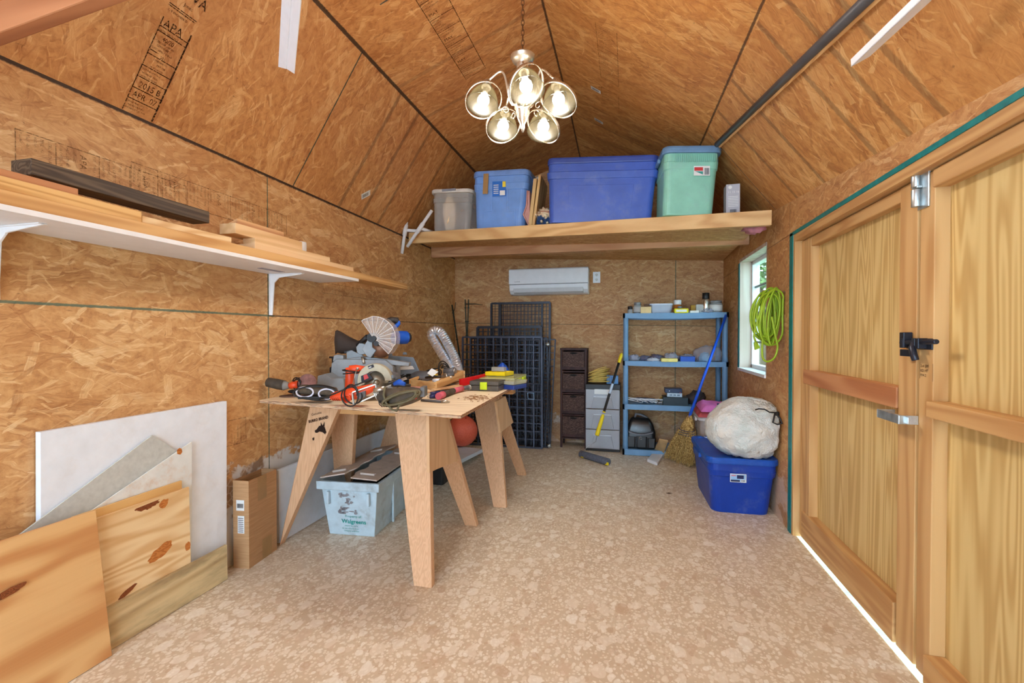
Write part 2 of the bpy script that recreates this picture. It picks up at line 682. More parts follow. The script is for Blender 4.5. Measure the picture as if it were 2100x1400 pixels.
M['chain'] = plain('chain', (120, 84, 56), .4, metal=.7)
M['black_metal'] = plain('black_metal', (44, 46, 56), .34, metal=.35, var=.15)
M['black_plastic'] = plain('black_plastic', (34, 33, 34), .42, var=.12)
M['black_rubber'] = plain('black_rubber', (28, 27, 27), .55, var=.1)
M['grey_pipe'] = plain('grey_pipe', (92, 90, 92), .45, metal=.2)
M['ink'] = plain('ink', (46, 32, 26), .8, spec=.1)
M['floor'] = floor_mat()
# ------------------------------------------------------------------ room shell
XL, XR, D, YF = -2.0, 0.965, 5.2, -2.2
ZL = 2.12                                     # left wall top
def zr(y): return 1.874 + .092 * (y - 1.6)    # right wall top (runs slightly uphill to the back)
def brl(y): return V((-1.515, y, 2.866))      # left roof break
def brr(y): return V((0.53, y, 2.52 + .052 * (y - 2.05)))
def ridge(y): return V((-.51, y, 3.27 - max(0, y - 4.2) * .09))
TH = .1


def uvw(v, f):       # side walls: u = y, v = z
    return (v.y, v.z)


def uvb(v, f):
    return (v.x, v.z)


def L2(px, py):
    q = at(px, py, x=XL)
    return (q.y, q.z)


def B2(px, py):
    q = at(px, py, y=D)
    return (q.x, q.z)


def R2(px, py):
    q = at(px, py, x=XR)
    return (q.y, q.z)


def seam(a, b, w=.003, c=(44, 30, 22), st=.9):
    return (a[0], a[1], b[0], b[1], w, c, st)


TEAL = (24, 104, 100)


def torn(lim, amt=1.0, umax=99.0, far=.25):
    """foot of the wall: old pebble vinyl and torn white backing"""
    def fn(t, uv, col):
        sp = t.n('ShaderNodeSeparateXYZ')
        t.put(sp.inputs[0], uv)
        edge = t.math('ADD', sp.outputs[1], t.math('MULTIPLY', t.math('SUBTRACT', t.noise(uv, 5, 5, .65), .5), .5))
        k = t.smooth(edge, lim + .012, lim - .012)
        k = t.math('MULTIPLY', k, t.math('MULTIPLY_ADD', t.smooth(t.math('ADD', sp.outputs[0], t.noise(uv, 3, 3)), umax + .2, umax - .2), 1 - far, far))
        vo = t.n('ShaderNodeTexVoronoi', voronoi_dimensions='2D', feature='DISTANCE_TO_EDGE')
        t.put(vo.inputs['Vector'], uv)
        vo.inputs['Scale'].default_value = 30
        ln = t.smooth(vo.outputs['Distance'], .14, .04)
        vin = t.mix(t.math('MULTIPLY', ln, .6), lin((176, 140, 108)), lin((222, 200, 178)))
        wh = t.smooth(t.noise(t.vmath('ADD', uv, (3, 1, 0)), 4, 4, .6), .46, .52)
        vin = t.mix(wh, vin, lin((224, 216, 208)))
        br = t.smooth(t.noise(t.vmath('ADD', uv, (7, 5, 0)), 3.2, 4, .6), .56, .62)
        vin = t.mix(t.math('MULTIPLY', br, .85), vin, lin((132, 96, 60)))
        return t.mix(t.math('MULTIPLY', k, amt), col, vin)
    return fn


vs_l = L2(550, 647)
left_seams = [seam((-1, L2(0, 620)[1]), (vs_l[0] + .05, vs_l[1]), .005, (58, 104, 92), .8), seam((vs_l[0], vs_l[1]), (D, L2(850, 659)[1]), .003),
              seam((vs_l[0], 0), (vs_l[0], 2.2), .0035, (70, 96, 82), .9), seam((-1, ZL - .004), (D, ZL - .004), .011, (40, 24, 22), .95)]
M['osb_left'] = osb_mat('osb_left', left_seams, base=torn(.46, umax=3.3), off=(.4, .7), scale=.92)
back_seams = [seam(B2(929, 662), B2(1500, 669), .003, (70, 66, 44), .8), seam((B2(1385, 700)[0], 0), (B2(1385, 700)[0], 2.1), .005, (58, 84, 66), .75)]
M['osb_back'] = osb_mat('osb_back', back_seams, base=torn(.27, .8, umax=-.2, far=.2), off=(6.2, 3.1), tint=(.86, .82, .80), scale=1.25)
wv = R2(1487 + 22, 560)
right_seams = [seam((2.5, R2(1621, 478)[1]), (D, R2(1500, 560)[1] + .0), .0025, (90, 60, 34), .7), seam((R2(1620, 440)[0], 1.83), (R2(1620, 440)[0], 2.2), .003, (90, 60, 34), .8)]
M['osb_right'] = osb_mat('osb_right', right_seams, base=torn(.30, .4), off=(12.2, 8.1), tint=(.95, .9, .84), scale=1.1)


def dirt(y, v0=0, v1=1.2, w=.016, st=.42, c=(74, 58, 44)):
    return (y, v0, y + .02, v1, w, c, st)


M['osb_slope_l'] = osb_mat('osb_slope_l', swap=True, seams= [seam((2.447, 0), (2.443, .9), .004, (34, 62, 56), .95), dirt(2.91), dirt(3.19), dirt(3.44), dirt(3.85), seam((-1, .885), (D, .885), .006, (40, 28, 24), .9)],
                           off=(3.3, 15.2), tint=(1.0, .86, .74), scale=1.0)
M['osb_slope_r'] = osb_mat('osb_slope_r', swap=True, seams= [seam((3.46, 0), (3.41, .9), .0035, (30, 84, 86), .9), dirt(2.66), dirt(2.16), dirt(1.93), dirt(1.74), dirt(3.05), dirt(1.3)],
                           off=(23.3, 5.2), tint=(1.04, .93, .74), scale=.8)
M['osb_up_l'] = osb_mat('osb_up_l', [seam((-1, .006), (D, .006), .008, (44, 34, 28), .9), seam((2.24, .25), (2.24, 1.2), .004, (26, 70, 74), .9), seam((-1, 1.072), (D, 1.072), .007, (40, 28, 24), .85), dirt(3.3, st=.3), dirt(2.86, st=.25)],
                        off=(33.3, 25.2), tint=(1.0, .82, .66), swap=True)
M['osb_up_r'] = osb_mat('osb_up_r', [seam((-1, 1.235), (D, 1.235), .006, (40, 28, 24), .8), seam((4.3, 0), (4.3, 1.3), .003, (60, 40, 30), .6)], off=(43.3, 35.2), tint=(1.06, .9, .66), swap=True, scale=.85)

# floor
mb = MB()
mb.box2((XL - .1, YF, -.05), (XR + .02, D + .1, 0))
struct(mb.build('floor', M['floor'], uv=lambda v, f: (v.x, v.y), origin=(0, 0, 0)))

# left wall
mb = MB()
mb.box2((XL - TH, YF, 0), (XL, D, ZL))
wall_left = struct(mb.build('wall_left', M['osb_left'], uv=uvw, origin=(0, 0, 0)))

# back wall (gable end)
mb = MB()
mb.prism([(XL, D, 0), (XR, D, 0), (XR, D, zr(D)), brr(D), ridge(D), brl(D), (XL, D, ZL)], (0, TH, 0))
wall_back = struct(mb.build('wall_back', M['osb_back'], uv=uvb, origin=(0, 0, 0)))

# right wall with the window and the double door opening
WY0, WY1 = R2(1572, 600)[0], R2(1516, 600)[0]
WZ0, WZ1 = .905, 1.86
DY0, DY1, DZ = .80, R2(1625, 700)[0], R2(1625, 478)[1] - .012
mb = MB()


def wpiece(y0, y1, z0, z1=None):
    a, b = (zr(y0), zr(y1)) if z1 is None else (z1, z1)
    X0, X1 = XR, XR + TH
    mb.hexa([(X0, y0, z0), (X1, y0, z0), (X1, y1, z0), (X0, y1, z0), (X0, y0, a), (X1, y0, a), (X1, y1, b), (X0, y1, b)])


wpiece(WY1, D, 0)
wpiece(WY0, WY1, 0, WZ0)
wpiece(WY0, WY1, WZ1)
wpiece(DY1, WY0, 0)
wpiece(DY0, DY1, DZ)
wpiece(YF, DY0, 0)
bmesh.ops.remove_doubles(mb.bm, verts=mb.bm.verts[:], dist=1e-5)
wall_right = struct(mb.build('wall_right', M['osb_right'], uv=uvw, origin=(0, 0, 0), normals=False))

# ceiling: four slopes of the gambrel roof
mb = MB()
A0, A1 = V((XL, YF, ZL)), V((XL, D, ZL))
Z0, Z1 = V((XR, YF, zr(YF))), V((XR, D, zr(D)))
NS = 25
ys = [YF + (D - YF) * k / NS for k in range(NS + 1)]
for i, (f0, f1, e) in enumerate([(lambda y: V((XL, y, ZL)), brl, (-.08, 0, .04)), (brl, ridge, (0, 0, .08)), (ridge, brr, (0, 0, .08)),
                                 (brr, lambda y: V((XR, y, zr(y))), (.08, 0, .04))]):
    mb.mi = i
    for y0, y1 in zip(ys, ys[1:]):
        mb.prism([f0(y0), f0(y1), f1(y1), f1(y0)], e)


def uvc(v, f):
    i = f.material_index
    if i == 0:
        return (v.y, (v.z - ZL) * 1.19)
    if i == 1:
        return (v.y, (v.x + 1.515) * 1.075)
    if i == 2:
        return (v.y, (v.x + .51) * 1.2)
    return (v.y, (v.z - zr(v.y)) * 1.26)


ceiling = struct(mb.build('ceiling', [M['osb_slope_l'], M['osb_up_l'], M['osb_up_r'], M['osb_slope_r']], uv=uvc, origin=(0, 0, 0)))

# ---- window in the right wall -----------------------------------------
win = bpy.data.objects.new('window_1', None)
COL.objects.link(win)
win.location = (XR, (WY0 + WY1) / 2, WZ0)
struct(win)
mb = MB()                                   # timber lining of the opening
for a, b in (((XR + .002, WY1 - .02, WZ0), (XR + .16, WY1, WZ1)), ((XR - .002, WY0, WZ1 - .015), (XR + .16, WY1, WZ1 + .01)),
             ((XR + .0, WY0 - .012, WZ0), (XR + .16, WY0 + .01, WZ1))):
    mb.box2(a, b)
mb.build('lining', wood_mat('pale_lining', (222, 204, 190), (196, 172, 156), 'Z', rings=5, knots=.1), win)
mb = MB()
mb.box2((XR - .012, WY0 - .0, WZ0 - .012), (XR + .16, WY1 - .01, WZ0 + .012))
mb.build('sill', M['white_paint'], win)
mb = MB()
XW = XR + .125
fw = .045
mb.box2((XW - .03, WY0, WZ0), (XW + .03, WY0 + fw, WZ1))
mb.box2((XW - .03, WY1 - fw, WZ0), (XW + .03, WY1, WZ1))
mb.box2((XW - .03, WY0, WZ0), (XW + .03, WY1, WZ0 + fw))
mb.box2((XW - .03, WY0, WZ1 - fw), (XW + .03, WY1, WZ1))
mb.build('frame', M['white_plastic'], win, bevel=.004)
mb = MB()
zm = (WZ0 + WZ1) / 2
mb.box2((XW - .025, WY0, zm - .02), (XW + .025, WY1, zm + .02))
for z in (zm + .24, zm - .24):
    mb.box2((XW - .008, WY0, z - .009), (XW + .008, WY1, z + .009))
mb.box2((XW - .008, (WY0 + WY1) / 2 - .009, WZ0), (XW + .008, (WY0 + WY1) / 2 + .009, WZ1))
mb.build('muntin', plain('muntin_grey', (120, 128, 126), .4), win)
gl, t, b = new_mat('window_glass', .02, spec=.5)
b.inputs['Base Color'].default_value = (.8, .95, .9, 1)
tr = t.n('ShaderNodeBsdfTransparent')
tr.inputs[0].default_value = (.86, .95, .92, 1)
gs = t.n('ShaderNodeBsdfGlossy')
gs.inputs['Roughness'].default_value = .02
mx = t.n('ShaderNodeMixShader')
mx.inputs[0].default_value = .08
t.link(tr.outputs[0], mx.inputs[1])
t.link(gs.outputs[0], mx.inputs[2])
t.link(mx.outputs[0], gl.node_tree.nodes['Material Output'].inputs['Surface'])
mb = MB()
mb.box2((XW - .003, WY0 + .03, WZ0 + .03), (XW + .003, WY1 - .03, WZ1 - .03))
mb.build('glass', gl, win)
# house wrap showing at the edges of the openings
mb = MB()
mb.box2((XR - .004, WY1 - .012, WZ0), (XR + .003, WY1 + .03, WZ1 - .02))
struct(mb.build('trim_1', M['teal_tape']))
mb = MB()
mb.box2((XR - .004, DY1 - .004, 0), (XR + .012, DY1 + .05, DZ + .01))
struct(mb.build('trim_2', M['teal_tape']))
mb = MB()
mb.box2((XR - .004, DY0, DZ - .004), (XR + .012, DY1 + .05, DZ + .016))
struct(mb.build('trim_3', M['teal_tape']))

# ---- door frame and the two leaves ------------------------------------
XD = XR + .035                              # inner face of the door timbers


def yd(px, x=None):
    return at(px, 700, x=XD if x is None else x).y


mb = MB()
mb.box2((XR - .0, yd(1642), 0), (XR + .1, DY1, DZ))
mb.box2((XR - .0, DY0 - .04, 0), (XR + .1, DY0, DZ))
mb.build('jamb', M['pine_z'], None)
jamb = struct(bpy.data.objects['jamb'])
jamb.name = 'trim_4'
mb = MB()
mb.box2((XR - .0, DY0, DZ - .045), (XR + .1, yd(1642), DZ - .004))
struct(mb.build('trim_5', M['pink_beam'] if False else M['fir_y']))

zt = DZ - .05                               # top of the leaves
zb = .016
PX = at(1945, 700, y=yd(1913)).x            # panel face


def leaf(name, y0, y1, s0, s1, rails, near_open):
    """y0 > y1 : hinge side to meeting side; s0,s1 stile widths"""
    d = bpy.data.objects.new(name, None)
    COL.objects.link(d)
    d.location = (PX, (y0 + y1) / 2, zb)
    struct(d)
    mb = MB()
    mb.box2((PX, y1, zb), (PX + .015, y0, zt))
    mb.build('panel', M['ply_door'], d)
    for a, b, x in ((y0, y0 - s0, XD), (y1, y1 + s1, XD)):
        mb = MB()
        mb.box2((x, a, zb), (PX + .003, b, zt))
        mb.build('stile', M['pine_z'], d, bevel=.003)
    for z0, z1, mt, yy0, yy1, xx in rails:
        mb = MB()
        mb.box2((xx, yy0, z0), (PX + .002, yy1, z1))
        mb.build('rail', mt, d, bevel=.004)
    return d


yA, yB, yC = yd(1643), yd(1879), yd(1885)
sA, sB, sC = yA - yd(1661), yd(1843) - yB, yC - yd(1914)
rl = lambda px, py: at(px, py, x=XD).z
door1 = leaf('door_1', yA, yB, sA, sB, [
    (rl(1760, 457), zt, M['fir_y'], yA - sA, yB + sB, XD + .002),
    (rl(1760, 816), rl(1760, 778), M['red_wood'], yA - .045, yB + sB + .005, XD - .004),
    (zb, rl(1760, 1170) + .02, M['fir_y'], yA - .04, yB + sB + .01, XD - .006)], False)
yE = .82
door2 = leaf('door_2', yC, yE, sC, .1, [
    (rl(2000, 345), zt, M['fir_y'], yC - sC, yE, XD - .008),
    (rl(2000, 879), rl(2000, 841), M['fir_y'], yC - sC - .0, yE, XD - .02),
    (zb, .115, M['fir_y'], yC - sC - .0, yE, XD - .02)], False)

# hardware
def pd(px, py, x=XD):
    return at(px, py, x=x)


mb = MB()
a, b = pd(1886, 349), pd(1908, 422)
mb.box2((XD - .006, a.y, a.z), (XD + .0, b.y, b.z))
for py0, py1 in ((349, 384), (388, 424)):
    p, q = pd(1889, py0), pd(1889, py1)
    mb.cyl((XD - .016, p.y, p.z), (XD - .016, q.y, q.z), .013, n=14)
p = pd(1886, 386)
mb.box((XD - .012, p.y - .012, p.z), (.02, .03, .008))
o = mb.build('hinge', M['zinc'], door2, bevel=.002)
o['label'] = 'shiny zinc hinge at the top of the door'
mb = MB()                                   # black slide bolt
a, b = pd(1855, 702), pd(1935, 702)
c0 = pd(1895, 702)
XB = XD - .02
mb.cyl((XB, pd(1862, 704).y, c0.z - .002), (XB, pd(1936, 700).y, c0.z + .004), .0085, n=12)
mb.box2((XD - .006, pd(1862, 0 + 702).y, c0.z + .014), (XD - .001, pd(1915, 702).y, c0.z - .024))
for px in (1868, 1893, 1901):
    y = pd(px, 702).y
    mb.box((XD - .016, y, c0.z - .003), (.03, .018, .036))
mb.box2((XD - .03, pd(1864, 0 + 690).y, c0.z + .036), (XD - .002, pd(1873, 690).y, c0.z - .02))
mb.tube([(XB, pd(1890, 704).y, c0.z), (XB - .012, pd(1893, 712).y, c0.z - .02), (XB - .014, pd(1898, 728).y, c0.z - .045), (XB - .01, pd(1899, 735).y, c0.z - .062)], .011, n=10)
mb.box2((XB - .012, pd(1866, 722).y, pd(1870, 716).z), (XB - .006, pd(1893, 722).y, pd(1870, 730).z))
o = mb.build('bolt', M['black_metal'], door2, bevel=.002)
o['label'] = 'black steel sliding bolt'
mb = MB()                                   # bent zinc bracket across the meeting stiles
p = [pd(1822, 853, XD - .055), pd(1880, 862, XD - .055)]
zz = p[0].z
y0, y1 = pd(1836, 850).y, pd(1879, 860).y
mb.box2((XD - .06, y0, zz - .016), (XD - .055, y1 - .01, zz + .016))
mb.box2((XD - .06, y0, zz - .016), (XD, y0 + .004, zz + .016))
mb.box2((XD - .06, y1 - .014, zz - .016), (XD, y1 - .01, zz + .016))
mb.box2((XD - .04, y0 - .03, zz - .012), (XD - .036, y1 - .03, zz + .012))
o = mb.build('bracket', M['zinc'], door1, bevel=.0015)
o['label'] = 'bent zinc bracket across the gap'
mb = MB()                                   # pencil block and numbers on the stile
p = pd(1888, 764, XD - .001)
for k, s in enumerate(('2x4 SPF', 'KD HT', '014 2')):
    text_mesh(mb, s, V((XD - .0015, p.y, p.z + .02 - k * .016)), (0, -1, 0), (0, 0, 1), .014)
quad_flat(mb, (XD - .0015, p.y + .004, p.z - .02), (0, -1, 0), (0, 0, 1), 0, 0, .0015, .055)
quad_flat(mb, (XD - .0015, p.y - .066, p.z - .025), (0, -1, 0), (0, 0, 1), 0, 0, .0015, .06)
mb.build('stamp', M['ink'], door2)

# ---- outside -----------------------------------------------------------
mb = MB()
mb.box2((XR + .12, -6, -.3), (16, 30, -.2))
struct(mb.build('ground', plain('ground_lawn', (150, 168, 130), .9, var=.15), origin=(0, 0, 0)))
mt, t, b = new_mat('leaf_green', .6)
n = t.noise(t.coord('Object'), 9, 4, .7)
t.put(b.inputs['Base Color'], t.ramp(n, [(.3, (44, 66, 28)), (.5, (96, 116, 56)), (.75, (150, 160, 96))]))
M['leaf'] = mt
bush = thing('tree', 'sunlit green tree seen through the window', 'tree', (2.4, 9.2, -.2))
mb = MB()
for k in range(5200):
    c = V((R.gauss(2.4, .75), R.gauss(9.2, .9), R.gauss(3.0, .75)))
    u = V((R.uniform(-1, 1), R.uniform(-1, 1), R.uniform(-1, 1))).normalized() * R.uniform(.05, .09)
    w = u.orthogonal().normalized() * u.length * .55
    vs = [mb.bm.verts.new(c + q) for q in (-u, w, u, -w)]
    mb.face(vs)
mb.build('foliage', M['leaf'], bush, normals=False)
mb = MB()
mb.tube([(2.4, 9.2, -.22), (2.42, 9.2, 1.2), (2.5, 9.15, 2.6)], [.12, .09, .04], n=8)
mb.build('trunk', plain('bark', (92, 70, 50), .8), bush)
for k in range(5):
    mb = MB()
    e = V((2.4 + R.uniform(-.6, .6), 9.2 + R.uniform(-.6, .6), R.uniform(2.6, 3.4)))
    mb.tube([(2.42, 9.2, 1.3 + .15 * k), (2.42 + (e.x - 2.4) * .5, 9.2 + (e.y - 9.2) * .5, 2.2), e], [.035, .025, .01], n=6)
    mb.build('branch', plain('bark', (92, 70, 50), .8), bush)
mb = MB()
for k in range(40):
    mb.ball((-2 + k * .62 + R.uniform(-.2, .2), 17 + R.uniform(-.6, .6), 1.2), 1.0, 10, .8, .7, 1.6, .3, 3, k)
hd = mb.build('hedge', M['leaf'])
tag(hd, 'pale green hedge far beyond the window', 'hedge')
hd['kind'] = 'stuff'

# ------------------------------------------------------------------ light
w = bpy.data.worlds.new('sky')
SC.world = w
w.use_nodes = True
bg = w.node_tree.nodes['Background']
bg.inputs[0].default_value = (.58, .80, 1.0, 1)
bg.inputs[1].default_value = 4.4
SC.view_settings.view_transform = 'Standard'
SC.view_settings.look = 'None'
SC.view_settings.gamma = 1.0
SC.view_settings.exposure = 0.92
SC.cycles.use_denoising = True
SC.cycles.sample_clamp_indirect = 6.0
SC.cycles.max_bounces = 5
SC.cycles.diffuse_bounces = 3
SC.cycles.glossy_bounces = 3
SC.cycles.use_adaptive_sampling = True
SC.cycles.adaptive_threshold = 0.12
# ------------------------------------------------------------------ chandelier
ch0 = at(1072, 190, y=2.26)
CX, CY = -.51, 2.262
ZB = at(1068, 272, y=CY).z                      # finial tip
lampt = thing('chandelier', 'five-arm brushed nickel chandelier with cream glass shades hanging on a chain', 'chandelier', (CX, CY, ZB))
cz = ZB
def cpx(py): return at(1070, py, y=CY).z
mb = MB()
zs = [cpx(272), cpx(262), cpx(256), cpx(248), cpx(232), cpx(226), cpx(222), cpx(215), cpx(190), cpx(172)]
rs = [.004, .010, .010, .020, .034, .034, .041, .041, .040, .03]
mb.lathe([(r, z) for r, z in zip(rs, zs)], (CX, CY, 0), n=28)
mb.build('column', M['nickel'], lampt)
mb = MB()
zc = cpx(118)
mb.lathe([(.018, cpx(172)), (.022, cpx(150)), (.030, cpx(146)), (.030, zc - .035), (.03, zc - .03), (.05, zc - .02), (.062, zc), (.062, zc + .004), (.01, zc + .006)], (CX, CY, 0), n=28)
mb.build('canopy', M['nickel'], lampt)
mb = MB()
zt0, zt1 = zc + .01, 3.262
nl = int((zt1 - zt0) / .024)
for k in range(nl):
    z = zt0 + (k + .5) * (zt1 - zt0) / nl
    a = PI / 2 if k % 2 else 0
    pts = []
    for j in range(10):
        th = 2 * PI * j / 10
        pts.append((CX + math.cos(a) * .0075 * math.cos(th), CY + math.sin(a) * .0075 * math.cos(th), z + .017 * math.sin(th)))
    mb.tube(pts, .0022, n=5, closed=True)
o = mb.build('chain', M['chain'], lampt)
o['label'] = 'brown link chain'

glass, t, b = new_mat('shade_glass', .3)
tc = t.coord('Object')
b.inputs['Base Color'].default_value = (.019, .0155, .0085, 1)
b.inputs['Specular IOR Level'].default_value = .25
tl = t.n('ShaderNodeBsdfTranslucent')
tl.inputs[0].default_value = (.019, .015, .0075, 1)
mx = t.n('ShaderNodeMixShader')
mx.inputs[0].default_value = .5
tp = t.n('ShaderNodeBsdfTransparent')
tp.inputs[0].default_value = (1, .97, .9, 1)
mx2 = t.n('ShaderNodeMixShader')
mx2.inputs[0].default_value = .52
t.link(b.outputs[0], mx.inputs[1])
t.link(tl.outputs[0], mx.inputs[2])
t.link(tp.outputs[0], mx2.inputs[1])
t.link(mx.outputs[0], mx2.inputs[2])
t.link(mx2.outputs[0], glass.node_tree.nodes['Material Output'].inputs['Surface'])
bulbm = emit_mat('bulb_glow', (1.0, .95, .87), 225.0)

# shade mouths seen in the photograph: (centre px, collar px, depth offset)
arms = [(-.145, .0), (.145, .02)]
shades = [((990, 206), (998, 172), 2.22), ((1080, 178), (1074, 142), 2.06), ((1148, 213), (1140, 170), 2.20), ((1031, 258), (1036, 226), 2.36), ((1114, 260), (1116, 226), 2.34)]
for i, ((mx_, my_), (kx, ky), yy) in enumerate(shades):
    mouth = at(mx_, my_ + 6, y=yy - .015)
    neck = at(kx, ky + 4, y=yy + .02)
    ax = (mouth - neck).normalized()
    Ld = .098
    arm = MB()
    out = V((neck.x - CX, neck.y - CY, 0)).normalized()
    base = V((CX, CY, cpx(212))) + out * .035
    top = neck - ax * .03
    path = []
    apex = max(top.z + .05, base.z + .16)
    P0, P1, P2, P3 = base, base + out * .06 + V((0, 0, -.04)), V((CX, CY, apex + .03)) + out * .06, top + V((0, 0, .07)) - out * .01
    for k in range(19):
        u = k / 18
        q = P0 * (1 - u) ** 3 + P1 * 3 * u * (1 - u) ** 2 + P2 * 3 * u * u * (1 - u) + top * u ** 3
        path.append(q + V((0, 0, .085 * math.sin(PI * u) ** 2 * u)))
    arm.tube(path, .0055, n=8)
    arm.cyl(neck - ax * .034, neck - ax * .02, .012, .02, n=18)
    arm.cyl(neck - ax * .02, neck + ax * .012, .0215, .025, n=20)
    c = base + out * .05 + V((0, 0, -.03))
    arm.tube([c + out * (.022 * math.cos(th) * (1 - th / 9)) + V((0, 0, .022 * math.sin(th) * (1 - th / 9))) for th in [j * .5 for j in range(13)]], .003, n=6)
    ao = arm.build('arm', M['nickel'], lampt)
    KS = 1.16
    mb = MB()
    prof = [(.026, .0), (.034, .012), (.046, .03), (.056, .052), (.0625, .075), (.067, .092), (.0705, .098), (.067, .0965), (.0635, .09), (.059, .074), (.052, .05), (.042, .03), (.03, .013), (.022, .002)]
    mb.lathe([(r * KS, h * KS) for r, h in prof], neck + ax * .008, ax, n=72, ribs=36, rib=.012)
    mb.build('shade', glass, ao)
    mb = MB()
    tilt = (ax + V((.55 if i in (0, 3) else -.55, -.25, .0)) * (1 if i != 1 else 1.2)).normalized()
    if i == 1:
        tilt = (ax + V((.75, -.2, 0))).normalized()
    cen = neck + ax * .078 * KS
    u1 = tilt.orthogonal().normalized()
    u2 = tilt.cross(u1)
    rr = .079 * KS
    rg = []
    for k in range(48):
        a = 2 * PI * k / 48
        e = u1 * math.cos(a) + u2 * math.sin(a)
        rg.append([cen + e * (rr + s) + tilt * h for s, h in ((0, -.007), (.0025, -.007), (.0025, .007), (0, .007))])
    rg.append(rg[0])
    vs = [[mb.bm.verts.new(q) for q in r] for r in rg[:-1]]
    vs.append(vs[0])
    for r0, r1 in zip(vs, vs[1:]):
        for k in range(4):
            mb.face([r0[k], r0[(k + 1) % 4], r1[(k + 1) % 4], r1[k]], True)
    mb.build('ring', M['nickel'], ao)
    mb = MB()
    mb.lathe([(.002, -.026), (.016, -.022), (.026, -.010), (.0285, .004), (.0255, .017), (.015, .026), (.003, .029)], neck + ax * .088, ax, n=22)
    bo_ = mb.build('bulb', bulbm, ao)
    mb = MB()
    mb.lathe([(.012, 0), (.013, .02), (.018, .04), (.014, .046)], neck + ax * .02, ax, n=18)
    mb.build('socket', M['white_plastic'], ao)
# ------------------------------------------------------------------ loft shelf
LT, LB = at(838, 477, x=XL + .05), at(838, 499, x=XL + .05)
RT, RB = at(1583, 430, x=XR - .075), at(1587, 458, x=XR - .075)
RB.y = RT.y
LB.y = LT.y


def loft_y(x): return LT.y + (RT.y - LT.y) * (x - LT.x) / (RT.x - LT.x)
def loft_z(x): return LT.z + (RT.z - LT.z) * (x - LT.x) / (RT.x - LT.x)


loft = thing('loft_shelf', 'wide timber loft shelf of boards spanning the back of the shed', 'shelf', (-.5, 4.5, 1.95))
mb = MB()
bk = V((0, .04, 0))
mb.hexa([LB, RB, RB + bk, LB + bk, LT, RT, RT + bk, LT + bk])
mb.build('front_board', M['pine_x'], loft, bevel=.003)
mb = MB()
a, b = at(884, 506, x=XL + .005), at(1537, 474, x=XR - .005)
a2, b2 = at(884, 528, x=XL + .005), at(1537, 500, x=XR - .005)
a2.y, b2.y = a.y, b.y
mb.hexa([a2, b2, b2 + bk, a2 + bk, a, b, b + bk, a + bk])
mb.build('joist', M['pink_beam'], loft, bevel=.003)
M['osb_deck'] = osb_mat('osb_deck', [], off=(51, 3), tint=(.98, .94, .9), scale=1.1)
mb = MB()
th = V((0, 0, -.022))
p, q = LT + bk + V((0, 0, -.002)), RT + bk + V((0, 0, -.002))
r, s = V((XR - .01, D - .005, q.z)), V((XL + .01, D - .005, p.z))
mb.hexa([p + th, q + th, r + th, s + th, p, q, r, s])
mb.build('deck', M['osb_deck'], loft, uv=lambda v, f: (v.x, v.y))

# ------------------------------------------------------------------ storage totes
TINTS = dict(sky=(112, 154, 218), royal=(66, 96, 186), deep=(14, 60, 160), mint=(142, 204, 182), grey=(190, 200, 206))
for k, c in TINTS.items():
    M['tote_' + k] = plain('tote_' + k, c, .38, var=.05, scale=7, dirt=(150, 160, 180), dirt_amt=.18)
M['tote_clear'] = clear_plastic('tote_clear', (222, 218, 212), .36)
M['label_white'] = plain('label_white', (232, 232, 230), .5, var=.01)
M['label_blue'] = plain('label_blue', (40, 110, 200), .5, var=.02)
M['label_red'] = plain('label_red', (200, 60, 60), .5, var=.02)
M['label_yellow'] = plain('label_yellow', (238, 214, 60), .5, var=.02)
M['label_ink'] = plain('label_ink', (40, 40, 48), .6, var=.02)
M['tape'] = plain('brown_tape', (166, 128, 80), .4, var=.05)


